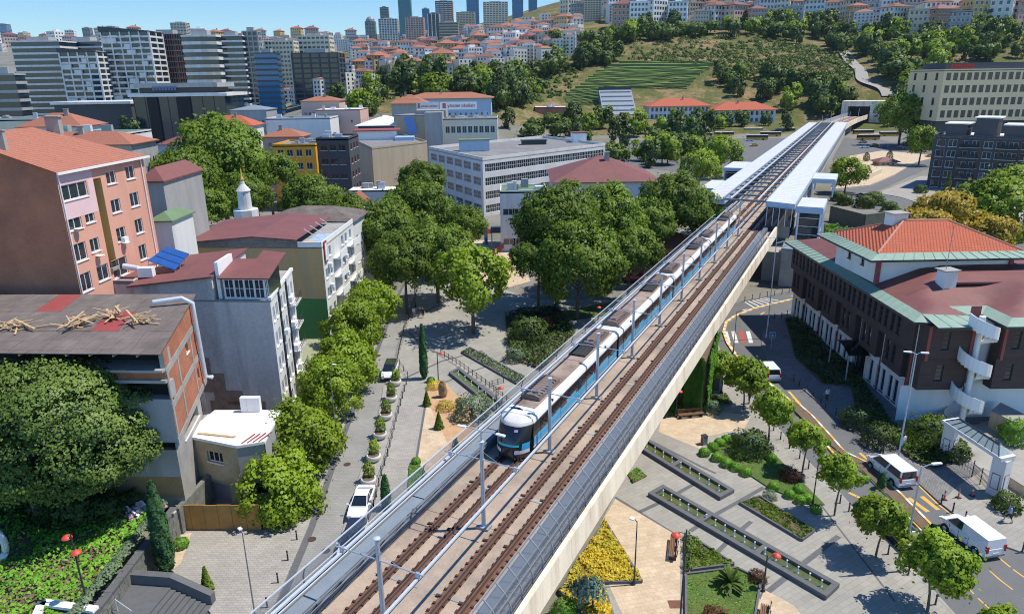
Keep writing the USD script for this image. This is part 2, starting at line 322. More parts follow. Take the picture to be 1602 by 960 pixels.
def unit(v):
    v=np.asarray(v,float);return v/(np.linalg.norm(v,axis=-1,keepdims=True)+1e-12)
def leaf_cloud(pts,nrm,size,rng,soft=0.75,long=1.15):
    """One small four-sided leaf at each point, facing roughly along nrm; returns a builder and soft normals."""
    n=len(pts)
    d=unit(nrm+0.9*(rng.random((n,3))-.5)*2)
    a=unit(np.cross(d,unit(rng.random((n,3))-.5)));b=np.cross(d,a)
    s=size*(0.65+0.7*rng.random(n))[:,None]
    v=np.stack([pts-a*s*.5,pts-b*s*.5*long,pts+a*s*.5,pts+b*s*.5*long],1)
    nn=unit(soft*nrm+(1-soft)*d)
    # wind each leaf so that its face agrees with its soft normal
    g=np.cross(v[:,1]-v[:,0],v[:,2]-v[:,0]);flip=(g*nn).sum(1)<0
    v[flip]=v[flip][:,::-1]
    m=MB();i=np.arange(n)[:,None]*4
    m.add(v.reshape(-1,3),i+np.array([[0,1,2,3]]))
    return m,np.repeat(nn,4,0)
def sphere_pts(n,rng):return unit(rng.normal(size=(n,3)))
def crown_points(n,radii,centre,clumps,clump_r,rng,low=-0.35,flat=1.0,shell=0.72):
    """Leaves gathered in clumps spread over a crown: uneven outline, gaps between the clumps."""
    radii=np.array(radii,float)
    c=sphere_pts(clumps*4,rng);c=c[c[:,2]>low][:clumps]
    rad=shell+(1-shell)*rng.random((len(c),1))-0.42*(rng.random((len(c),1))<0.22)
    cc=c*rad*radii*(0.9+0.2*rng.random((len(c),1)))
    cr=clump_r*(0.6+0.8*rng.random(len(c)))
    k=rng.choice(len(c),n,p=cr**2/(cr**2).sum())
    d=sphere_pts(n,rng);d=unit(d+0.55*c[k]+np.array([0,0,.25]))
    r=cr[k,None]*(0.55+0.5*rng.random((n,1))**0.6)
    p=cc[k]+d*r*np.array([1,1,flat])
    j=rng.random(n)<.16;p[j]+=rng.normal(size=(int(j.sum()),3))*cr.mean()*.45
    return p+np.asarray(centre,float),unit(0.75*d+0.35*c[k]+np.array([0,0,.15]))
def trunk_mesh(h,r,rng,limbs=4,spread=1.5,top=None,lean=0.15):
    m=MB();top=top or h
    bend=rng.normal(size=2)*lean
    pts=[(0,0,-12 if h>2 else-.15),(0,0,-.2),(bend[0]*.3,bend[1]*.3,h*.4),(bend[0],bend[1],h*.8),(bend[0]*1.1,bend[1]*1.1,top)]
    m.tube(pts,[r*1.3,r*1.25,r*.95,r*.75,r*.3],8)
    for k in range(limbs):
        a=2*math.pi*k/limbs+rng.random()*.8;z=h*(.6+.35*rng.random())
        m.tube([(bend[0]*.8,bend[1]*.8,z),(math.cos(a)*spread*.5,math.sin(a)*spread*.5,z+spread*.45),(math.cos(a)*spread,math.sin(a)*spread,z+spread*(.7+.4*rng.random()))],[r*.5,r*.36,r*.12],6)
    return m
# ------------------------------------------------------------------ terrain: valley floor, hills of the town
_prof={  # column of the survey: (distance ahead, height of the land, given as the row it is seen at, or ('z', metres))
    -300:[(400,('z',0)),(600,('z',12)),(900,('z',32)),(1500,98),(2600,76),(4500,70)],
    0:[(400,('z',0)),(600,('z',12)),(900,('z',32)),(1500,94),(2600,66),(4500,64)],
    200:[(400,('z',0)),(600,('z',10)),(900,('z',34)),(1500,90),(2600,62),(4500,60)],
    400:[(400,('z',0)),(520,('z',8)),(800,138),(1200,100),(2000,70),(3000,62),(4500,62)],
    560:[(380,('z',0)),(480,160),(560,142),(800,107),(1300,75),(2200,60),(4500,60)],
    700:[(380,('z',0)),(470,166),(520,143),(600,124),(800,95),(1100,72),(1500,54),(2500,52),(4500,54)],
    800:[(400,('z',0)),(480,172),(540,143),(620,110),(760,80),(950,50),(1200,34),(2500,32),(4500,34)],
    860:[(420,('z',0)),(500,182),(560,153),(640,110),(720,82),(850,45),(1100,22),(2500,15),(4500,18)],
    930:[(440,('z',0)),(500,190),(535,178),(600,132),(650,99),(680,92),(750,66),(850,42),(1100,12),(2500,-5),(4500,0)],
    1050:[(440,('z',0)),(530,182),(600,140),(650,100),(700,78),(780,50),(860,40),(1100,5),(2500,-20),(4500,-15)],
    1200:[(440,('z',0)),(510,190),(540,172),(590,137),(640,103),(700,78),(780,48),(860,30),(1100,-2),(2500,-25),(4500,-20)],
    1300:[(430,('z',0)),(505,('z',2)),(535,160),(575,130),(640,94),(700,72),(760,60),(860,28),(1100,-6),(2500,-30),(4500,-25)],
    1400:[(420,('z',0)),(500,('z',2.5)),(535,140),(580,108),(640,78),(700,52),(860,12),(1100,-15),(2500,-35),(4500,-30)],
    1602:[(390,('z',0)),(450,('z',6)),(500,142),(560,104),(640,64),(760,24),(1100,-20),(2500,-40),(4500,-35)],
    1900:[(390,('z',0)),(450,('z',6)),(500,140),(560,104),(640,64),(760,24),(1100,-20),(2500,-40),(4500,-35)]}
_cols=np.array(sorted(_prof));_ly=np.linspace(math.log(300),math.log(5200),120)
_tab=[]
for c in _cols:
    k=[(math.log(300),0.0)]+[(math.log(d),v[1]if isinstance(v,tuple)else ZA(c,v,(0,d)))for d,v in _prof[c]]
    _tab.append(np.interp(_ly,[a for a,_ in k],[b for _,b in k]))
_tab=np.array(_tab)
for _ in range(2):_tab[:,1:-1]=_tab[:,1:-1]*.5+(_tab[:,:-2]+_tab[:,2:])*.25
_tab=np.maximum(_tab,0)
def TZ(x,y):
    x,y=np.asarray(x,float),np.asarray(y,float)
    yy=np.maximum(y,300.0);c=np.clip(801+1156.6*x/yy,_cols[0],_cols[-1]-1e-6)
    i=np.clip(np.searchsorted(_cols,c,'right')-1,0,len(_cols)-2);a=(c-_cols[i])/(_cols[i+1]-_cols[i])
    j=np.clip((np.log(yy)-_ly[0])/(_ly[1]-_ly[0]),0,len(_ly)-1.001);jj=j.astype(int);b=j-jj
    z=(_tab[i,jj]*(1-b)+_tab[i,jj+1]*b)*(1-a)+(_tab[i+1,jj]*(1-b)+_tab[i+1,jj+1]*b)*a
    n=meshkit.fbm(np.stack([x/45,y/45,0*x],-1),3,5)-.5
    return z+n*np.clip(z/8,0,3.0)
def T(px,py,lo=150.0,hi=4200.0):  # where that sight line meets the land
    d=ray(px,py);ys=np.exp(np.linspace(math.log(lo),math.log(hi),700));t=ys/d[1]
    g=CH+t*d[2]-TZ(t*d[0],ys);k=np.nonzero(g<=0)[0]
    k=k[0]if len(k)else len(ys)-1
    y=ys[k];return np.array([d[0]/d[1]*y,y,float(TZ(d[0]/d[1]*y,y))])
_ys=np.concatenate([[-160,-60,0,60,150,250,300],np.exp(np.linspace(math.log(330),math.log(4500),110))])
_us=np.linspace(-1.15,1.15,150)
Y_,U_=np.meshgrid(_ys,_us,indexing='ij');X_=U_*(np.maximum(Y_,0)+170)
Z_=TZ(X_,Y_);Z_[Y_<330]=0;Z_-=0.05
_col=801+1156.6*X_/np.maximum(Y_,1)
M['ground']=mat('ground',(0.21,0.195,0.165),0.95,0.2,0.05,1.2,dirt=(0.10,0.115,0.05),dirt_amt=0.8)
N={'g':('geometry',{}),'n':('noise_texture',{'scale':0.035,'detail':8.0,'roughness':0.72}),'n2':('noise_texture',{'scale':0.35,'detail':6.0,'roughness':0.7}),
     'ad':('math',{'math_type':'multiply_add','value2':0.6}),'h':('math',{'math_type':'multiply','value2':0.4}),
     'r':('rgb_ramp',{'ramp':[(0.34,(0.065,0.09,0.022)),(0.49,(0.12,0.125,0.04)),(0.56,(0.26,0.18,0.095)),(0.7,(0.37,0.25,0.145))]}),
     'bm':('bump',{'strength':1.0,'distance':0.8}),'p':('principled_bsdf',{'roughness':0.95,'specular_ior_level':0.1})}
M['hill']=usdkit.material(stage,'/World/Looks/hill',N,[('g.position','n.vector'),('g.position','n2.vector'),('n2.fac','h.value1'),('n.fac','ad.value1'),('h.value','ad.value3'),('ad.value','r.fac'),('r.color','p.base_color'),('n2.fac','bm.height'),('bm.normal','p.normal')],surface='p.BSDF')
P_=np.stack([X_,Y_,Z_],-1);_n,_mm=P_.shape[:2]
_i,_j=np.meshgrid(np.arange(_n-1),np.arange(_mm-1),indexing='ij')
_q=np.stack([_i*_mm+_j,_i*_mm+_j+1,(_i+1)*_mm+_j+1,(_i+1)*_mm+_j],-1).reshape(-1,4)
_h=((_col[:-1,:-1]>535)&(Y_[:-1,:-1]>440)).ravel()
for nm,sel,mt in(('ground',~_h,'ground'),('hills',_h,'hill')):
    struct(nm,MB().add(P_.reshape(-1,3),_q[sel]),M[mt],smooth=True)

# ------------------------------------------------------------------ street, road, squares (each sheet a little above the one below; pavements are real steps)
def gp(pts,z=0.0):return[G(x,y,z)for x,y in pts]
st_left=[(395,1030),(425,959),(482,825),(531,688),(562,605),(582,562),(605,502),(612,480),(632,440),(655,405)]
st_right=[(688,405),(662,440),(646,480),(623,560),(612,583),(600,606),(590,660),(575,705),(556,765),(536,830),(515,900),(498,960),(480,1030)]
struct('street',MB().sheet(gp(st_left+st_right),0.0),M['street_stone'])
struct('street_gutter',MB().sheet(gp(st_left+[(x+13*(y-200)/760,y)for x,y in st_left[::-1]]),0.006),M['dark_stone'])
rd_left=[(1560,1040),(1463,933),(1408,870),(1335,800),(1313,775),(1263,725),(1215,672),(1165,610),(1128,560),(1112,525),(1115,500),(1133,481),(1163,469),(1189,465),(1223,457),(1256,451),(1330,438)]
rd_right=[(1330,462),(1247,483),(1223,492),(1204,502),(1192,522),(1191,546),(1204,570),(1239,595),(1257,610),(1278,628),(1305,650),(1345,680),(1378,710),(1423,744),(1470,787),(1506,815),(1562,852),(1596,864),(1680,878),(1900,900),(1900,1040)]
struct('road',MB().sheet(gp(rd_left+rd_right),0.0),M['asphalt'])
# raised square on the right, its kerb a real step
sq=[(1240,1040),(980,1040),(868,960),(1000,700),(1090,545),(1112,525),(1128,560),(1165,610),(1215,672),(1263,725),(1313,775),(1335,800),(1408,870),(1463,933),(1560,1040)]
struct('square',MB().prism(gp(sq),-0.1,0.13),M['plaza_stone'])
struct('square_kerb',MB().prism(gp([(1560,1040),(1463,933),(1408,870),(1335,800),(1313,775),(1263,725),(1215,672),(1165,610),(1128,560),(1112,525),
    (1117,525),(1132,560),(1169,610),(1219,672),(1267,725),(1317,775),(1339,800),(1413,870),(1468,933),(1565,1040)]),-0.1,0.14),M['pale_kerb'])
M['pave_grey']=mat_bricks('pave_grey',(0.19,0.185,0.18),(0.24,0.235,0.225),(0.12,0.115,0.11),1.0,0.4,0.2,0.012,False,0.9,0.3,vscale=0.3)
pv=[(1247,483),(1223,492),(1204,502),(1192,522),(1191,546),(1204,570),(1239,595),(1257,610),(1278,628),(1305,650),(1345,680),(1378,710),(1423,744),(1470,787),(1506,815),(1562,852),(1596,864),(1680,878),(1900,900),(1900,640),(1600,560),(1330,470)]
struct('pavement',MB().prism(gp(pv),-0.1,0.12),M['pave_grey'])
fc=[(1470,787),(1506,815),(1562,852),(1596,864),(1680,878),(1900,900),(1900,790),(1640,790),(1560,745),(1540,735),(1500,760)]
struct('forecourt',MB().sheet(gp(fc),0.126),M['plaza_stone'])
struct('courtyard',MB().sheet(gp([(1462,700),(1560,745),(1640,790),(1900,790),(1900,660),(1560,655),(1480,680)]),0.126),M['concrete'])
# left square between the street and the viaduct
sl=[(623,560),(646,480),(662,440),(700,425),(840,470),(980,470),(1000,520),(860,640),(700,760),(560,900),(498,960),(515,900),(536,830),(556,765),(575,705),(590,660),(600,606),(612,583)]
struct('left_square',MB().prism(gp(sl),-0.1,0.12),M['plaza_stone'])
M['walk_stone']=mat_bricks('walk_stone',(0.34,0.315,0.275),(0.40,0.37,0.325),(0.25,0.23,0.20),1.0,0.5,0.25,0.02,False,0.0,0.2,vscale=0.3)
struct('walkway',MB().sheet(gp([(637,600),(667,622),(666,636),(652,714),(635,790),(560,880),(585,797),(597,745),(607,715),(620,660)]),0.126),M['walk_stone'])
struct('left_pavement',MB().prism(gp([(395,1030),(425,959),(482,825),(531,688),(562,605),(582,562),(605,502),(612,480),(592,480),(560,540),(535,590),(500,660),(455,760),(415,775),(285,830),(262,885),(330,960),(330,1030)]),-0.1,0.12),M['walk_stone'])
struct('cream_paving',MB().sheet(gp([(667,637),(674,640),(706,706),(690,760),(650,745),(654,715)]),0.127),M['cream_stone'])
struct('gravel_bed',MB().sheet(gp([(668,630),(670,600),(695,597),(716,622),(735,640),(745,665),(712,716),(706,706),(674,640)]),0.131),M['gravel'])
struct('cream_paving',MB().sheet(gp([(963,780),(1064,840),(1063,1040),(1010,1040),(946,900),(1005,912),(947,817),(875,925),(880,960),(872,960),(890,900)],.13),0.136),M['cream_stone'])
struct('cream_paving',MB().sheet(gp([(1035,655),(1100,640),(1175,650),(1165,670),(1105,682),(1095,702),(1030,675)],.13),0.136),M['cream_stone'])
struct('cream_paving',MB().sheet(gp([(1196,922),(1240,945),(1290,1000),(1180,1040),(1180,960)],.13),0.136),M['cream_stone'])
# dark bands laid in the paving
def band(pts,w,z,name='paving_band'):
    m=MB()
    for a,b in zip(pts[:-1],pts[1:]):
        p,q=G(*a,z),G(*b,z);t=unit(q-p);n=np.array([t[1],-t[0]])*w/2
        m.sheet([p-n,q-n,q+n,p+n],z)
    return struct(name,m,M['dark_stone'])
for pts,w in(([(962,777),(1064,840)],.28),([(1001,800),(1040,782),(1085,757)],.4),([(1080,830),(1118,805),(1195,762)],.4),([(1110,875),(1140,845),(1175,815)],.4),
               ([(1188,935),(1258,880),(1312,838)],.45),([(1285,790),(1335,855),(1400,940)],.16),([(1020,690),(1098,730),(1120,740)],.3),([(1198,930),(1250,958)],.3)):
    band(pts,w,0.134)
for pts,w in(([(646,497),(700,470),(760,455)],.3),([(636,590),(690,565),(755,548)],.35),([(640,520),(668,545),(705,560)],.3),([(667,622),(652,714)],.25),([(690,600),(740,580),(800,560)],.3)):
    band(pts,w,0.127)
# painted markings on the road
mk=MB()
def dashes(m,pts,w,z,on=1.0,off=0.0):
    P=[G(*p)for p in pts]
    for a,b in zip(P[:-1],P[1:]):
        L=np.linalg.norm(b-a);t=(b-a)/L;n=np.array([t[1],-t[0]])*w/2;s=0.0
        while s<L-.05:
            e=min(L,s+on);p,q=a+t*s,a+t*e
            m.sheet([p-n,q-n,q+n,p+n],z);s+=on+off
m1=MB();dashes(m1,[(1537,1010),(1467,935),(1412,870),(1339,799),(1317,774),(1268,725)],.13,.005,6,.0)
dashes(m1,[(1422,744),(1466,787),(1502,815),(1560,850),(1596,862),(1640,870)],.14,.005,6,0);struct('road_edge_line',m1,M['yellow_paint'])
m2=MB();dashes(m2,[(1508,912),(1530,935),(1602,1000)],.12,.005,1.1,1.4);dashes(m2,[(1548,892),(1564,906),(1602,935),(1660,985)],.12,.005,1.1,1.4);dashes(m2,[(1563,872),(1585,890),(1620,915)],.12,.005,1.1,1.4)
for a,b in(((1421,778),(1452,800)),((1442,776),(1468,797))):dashes(m2,[a,b],.42,.005,9,0)
for a,b in(((1234,612),(1252,632)),((1345,708),(1362,722)),((1328,770),(1345,778)),((1238,463),(1246,461)),((1190,492),(1196,488))):dashes(m2,[a,b],.3,.005,9,0)
struct('road_line',m2,M['yellow_paint'])
mw,mr=MB(),MB()
for k,x in enumerate((1117,1138,1150,1162,1173)):
    a,b=G(x-3,518),G(x+2,536);n=np.array([.3,0]);(mr if k==3 else mw).sheet([a-n,b-n,b+n,a+n],.005)
for k in range(6):
    a,b=G(1165+k*6,472-k*1.2),G(1180+k*7.5,481-k*2.2);n=np.array([.12,.1]);mw.sheet([a-n,b-n,b+n,a+n],.005)
struct('crosswalk_stripes',mw,M['road_white']);struct('crosswalk_red_stripe',mr,M['road_red'])
# ------------------------------------------------------------------ viaduct: s across (to the right), u along (away), z up
VA=math.radians(26.62);VU=np.array([math.sin(VA),math.cos(VA)]);VN=np.array([VU[1],-VU[0]]);VROT=math.pi/2-VA
ZD=8.0
def W(s,u,z):
    p=s*VN+u*VU;return np.array([p[0],p[1],z])
def vbox(m,s0,s1,u0,u1,z0,z1):
    return m.hexa([W(s0,u0,z0),W(s1,u0,z0),W(s1,u1,z0),W(s0,u1,z0)],[W(s0,u0,z1),W(s1,u0,z1),W(s1,u1,z1),W(s0,u1,z1)])
def vprof(m,prof,u0,u1):  # closed profile (s, z) drawn along the viaduct
    n=len(prof);v=[W(s,u0,z)for s,z in prof]+[W(s,u1,z)for s,z in prof]
    f=[[i,(i+1)%n,n+(i+1)%n,n+i]for i in range(n)]
    m.add(v,f);m.poly([W(s,u0,z)for s,z in prof][::-1]);return m.poly([W(s,u1,z)for s,z in prof])
M['mesh_wire']=usdkit.material(stage,'/World/Looks/mesh_wire',{'t':('transparent_bsdf',{}),'p':('principled_bsdf',{'base_color':(0.19,0.22,0.26),'roughness':0.6,'metallic':0.2}),'m':('mix_closure',{'fac':0.42})},
                                 [('t.BSDF','m.closure1'),('p.BSDF','m.closure2')],surface='m.closure')
M['tray_dark']=mat('tray_dark',(.135,.155,.175),.65,.15,.7,9,metal=.2)
viaduct=thing('railway_viaduct','long straight concrete viaduct carrying two rusty railway tracks across the square','viaduct')
for k in range(37):
    u0=2.0+10.82*k
    MBk=MB();vbox(MBk,-25.6,-13.9,u0,u0+10.78,7.3,ZD);MBk.put('deck_slab',M['deck_concrete'],viaduct)
    MBk=MB();vprof(MBk,[(-13.9,6.9),(-13.55,6.9),(-13.3,7.3),(-13.42,9.05),(-13.75,9.05),(-13.9,8.1)],u0,u0+10.79);MBk.put('parapet',M['beam_concrete'],viaduct)
    MBk=MB();vbox(MBk,-25.95,-25.6,u0,u0+10.79,6.9,8.45);MBk.put('parapet',M['concrete'],viaduct)
    MBk=MB();vbox(MBk,-25.05,-24.15,u0,u0+10.70,ZD,8.82);MBk.put('cable_trough',M['tray'],viaduct)
    MBk=MB();vbox(MBk,-15.75,-15.0,u0,u0+10.70,ZD,8.75);MBk.put('cable_trough',M['tray_dark'],viaduct)
g=MB();vprof(g,[(-23.6,6.3),(-16.0,6.3),(-14.2,7.295),(-25.3,7.295)],2,402);g.put('girder',M['concrete'],viaduct)
for u in(20,55,90,124,158,192,226,260,294,328,362,396):
    p=MB();vbox(p,-22.4,-17.0,u-.9,u+.9,-0.2,5.4);vprof(p,[(-22.4,5.4),(-17.0,5.4),(-14.6,6.95),(-24.8,6.95)],u-1.0,u+1.0);p.put('pier',M['concrete'],viaduct)
cb=MB()  # cables lying along the right-hand walkway
for s,z,r in((-14.35,8.12,.05),(-14.5,8.1,.04),(-14.15,8.3,.035),(-13.95,8.6,.03)):
    rr=random.Random(int(s*100));cb.tube([W(s+.05*rr.uniform(-1,1),5+2.2*i,ZD+z-8+.03*rr.uniform(0,1))for i in range(70)],r,5)
cb.put('cable',M['dark_metal'],viaduct)

def track(sc,label):
    t=thing('railway_track',label,'railway track',group=None)
    fast=MB()
    for k,s in enumerate((sc-.75,sc+.75)):
        b=MB();vbox(b,s-.34,s+.34,3,400,ZD+.004,ZD+.06);b.put('rail_bed',M['rust'],t)
        r=MB();vprof(r,[(s-.08,ZD+.06),(s+.08,ZD+.06),(s+.035,ZD+.12),(s+.035,ZD+.24),(s-.035,ZD+.24),(s-.035,ZD+.12)],3,400);r.put('rail',M['rail_top'],t)
        q=s+(.24 if k==0 else-.24)
        r=MB();vprof(r,[(q-.03,ZD+.06),(q+.03,ZD+.06),(q+.03,ZD+.2),(q-.03,ZD+.2)],3,400);r.put('guard_rail',M['rust_dark'],t)
        for i in range(380):
            u=4+i*.62
            for o in(-.3,.3):vbox(fast,s+o-.08,s+o+.08,u-.07,u+.07,ZD+.06,ZD+.15)
            if i%9==2:vbox(fast,s-.56,s-.38,u-.09,u+.09,ZD+.0,ZD+.12)
    tag(fast.put('rail_fastenings',M['rust_dark'],t),kind='stuff')
    for i in range(20):
        d=MB();vbox(d,sc-1.5,sc+1.5,6+10.8*i,6.35+10.8*i,ZD+.003,ZD+.03);d.put('cross_duct',M['concrete'],t)
track(-21.75,'left rusty railway track on the viaduct, the one under the train')
track(-17.6,'right rusty railway track on the viaduct, empty of trains')

def fence(sb,st,zb,zt,u0,u1,step,label,curve,rails):
    t=thing('mesh_fence',label,'fence')
    n=int((u1-u0)/step)
    for k in range(n+1):
        u=u0+k*step
        if u<95 or k%2==0:
            p=MB();p.tube([W(sb,u,zb),W(sb+curve*.05,u,zb+(zt-zb)*.45),W(sb+(st-sb)*.3,u,zb+(zt-zb)*.75),W(st,u,zt)],.05,5,cap=False)
            if curve:p.beam(W(sb,u,zb+.9),W(sb-.9*np.sign(sb-st),u,zb+.75),.05);p.beam(W(sb,u,zb+.05),W(sb-.7*np.sign(sb-st),u,zb+.05),.05)
            p.put('post',M['steel_grey'],t)
    for s,z,w in rails:
        r=MB();r.beam(W(s,u0-1,z),W(s,u1+1,z),w);r.put('fence_rail',M['steel_grey']if curve else M['galv_pale'],t)
    m=MB();pr=[(sb,zb),(sb+curve*.05,zb+(zt-zb)*.45),(sb+(st-sb)*.3,zb+(zt-zb)*.75),(st,zt)]
    for(a,b),(c,d)in zip(pr[:-1],pr[1:]):m.quad(W(a,u0,b),W(a,u1,b),W(c,u1,d),W(c,u0,d))
    m.put('wire_mesh',M['mesh_wire'],t)
fence(-14.0,-14.85,8.2,10.65,9.0,124.0,1.4,'curved wire mesh fence along the right edge of the viaduct',1,[(-14.85,10.65,.07),(-14.05,9.3,.06),(-14.3,8.9,.06),(-14.75,8.6,.05),(-14.9,8.45,.1),(-14.05,9.9,.05),(-14.2,10.3,.04),(-13.98,8.75,.05)])
fence(-25.75,-25.2,8.4,10.3,8.0,170.0,4.1,'wire mesh fence along the left edge of the viaduct',0,[(-25.2,10.3,.07),(-25.5,8.95,.09),(-25.3,8.75,.09),(-25.7,8.6,.08),(-25.55,9.2,.05)])
wr=thing('walkway_railing','low grey pipe railing beside the cable trough on the viaduct','railing')
for k in range(28):
    p=MB();p.beam(W(-23.95,9+1.5*k,ZD),W(-23.95,9+2.1*k,ZD+.95),.08);p.put('post',M['steel_grey'],wr)
for z in(.3,.6,.92):p=MB();p.beam(W(-23.9,8,ZD+z),W(-23.9,50,ZD+z),.06);p.put('rail',M['steel_grey'],wr)

# catenary poles between the tracks
first=None
for k in range(12):
    u=12.7+10.82*k
    lab=f'grey catenary pole between the tracks, {ORD[k]} from the near end of the viaduct'
    if first is None:
        t=first=thing('catenary_pole',lab,'pole',W(-19.5,u,ZD),-VA,'catenary poles on the viaduct')
        MB().box((-.45,-.3,0),(.45,.3,.16)).put('foot',M['concrete'],t)
        p=MB();p.tube([(0,0,.1),(0,0,6.3)],[.15,.115],10);p.lathe((0,0,.1),[(.28,0),(.28,.05),(.16,.1)],10);p.put('mast',M['galv'],t,smooth=40)
        for sgn in(1,-1):
            p=MB();p.tube([(sgn*.1,0,5.05),(sgn*2.75,0,5.0)],.04,6);p.tube([(sgn*.1,0,5.6),(sgn*1.2,0,5.05)],.015,4);p.box((sgn*2.35-.1,-.06,4.8),(sgn*2.35+.1,.06,5.1));p.put('arm',M['galv'],t)
        MB().lathe((0,0,6.3),[(.18,0),(.18,.05),(.05,.09)],10).put('cap',M['galv_pale'],t)
    else:dup(first,W(-19.5,u,ZD),-VA,lab)
for s,lab in((-17.15,'pale overhead conductor bar above the right railway track'),(-21.85,'pale overhead conductor bar above the train')):
    t=thing('overhead_conductor',lab,'overhead line')
    p=MB();p.beam(W(s,5,ZD+4.75),W(s,138,ZD+4.75),.14,.11);p.put('bar',M['galv_pale'],t)
    p=MB();p.beam(W(s,5,ZD+4.62),W(s,138,ZD+4.62),.02,.14);p.put('contact_wire',M['dark_metal'],t)
t=thing('twin_lamp','twin armed lamp with two white heads in front of the train','street lamp',W(-19.5,34.34,ZD+6.35))
p=MB();p.tube([(0,0,0),(0,0,.75)],[.07,.05],8);p.put('post',M['galv'],t)
for sg in(-1,1):
    p=MB();a=VN*sg*1.35;p.tube([(0,0,0.7),(a[0]*.5,a[1]*.5,.78),(a[0],a[1],.76)],.03,6);p.put('arm',M['galv'],t)
    p=MB();p.beam((a[0]*.8,a[1]*.8,.76),(a[0]*1.25,a[1]*1.25,.74),.2,.09);p.put('lamp_head',M['white_paint'],t)

# ------------------------------------------------------------------ the train: four cars, dirty white roofs, blue waist
M['train_cyan']=mat('train_cyan',(0.035,0.36,0.62),0.35,0.06,1.2,8,coat=0.5)
M['train_cyan_light']=mat('train_cyan_light',(0.02,0.50,0.62),0.25,0.04,coat=0.6)
M['train_black']=mat('train_black',(0.016,0.016,0.018),0.3,0.1,2,8,coat=0.4)
M['train_skirt']=mat('train_skirt',(0.035,0.033,0.032),0.7,0.2,2,8)
M['train_white']=mat('train_white',(0.76,0.75,0.73),0.35,0.05,0.9,8,dirt=(0.45,0.40,0.34),dirt_amt=0.5)
M['train_roof']=mat('train_roof',(0.33,0.25,0.20),0.85,0.2,0.7,7,dirt=(0.13,0.095,0.075),dirt_amt=0.9)
M['train_unit']=mat('train_unit',(0.18,0.125,0.10),0.8,0.22,1.2,9,dirt=(0.09,0.07,0.06),dirt_amt=0.7)
M['train_glass']=mat_glass('train_glass',(0.018,0.02,0.024),0.08,0.5)
M['train_number']=mat('train_number',(0.55,0.38,0.7),0.5,0.05)
TS,TW,Z0=-21.75,1.40,ZD+.24
train=thing('metro_train','four car metro train with dirty roof and blue stripe on the viaduct','train')
def side(m,sg,off,u0,u1,z0,z1):return vbox(m,TS+sg*(TW-.02),TS+sg*(TW+off),u0,u1,z0,z1)if sg>0 else vbox(m,TS-TW-off,TS-TW+.02,u0,u1,z0,z1)
cars=[(44.0,64.2),(64.8,86.8),(87.4,110.3),(110.9,134.0)]
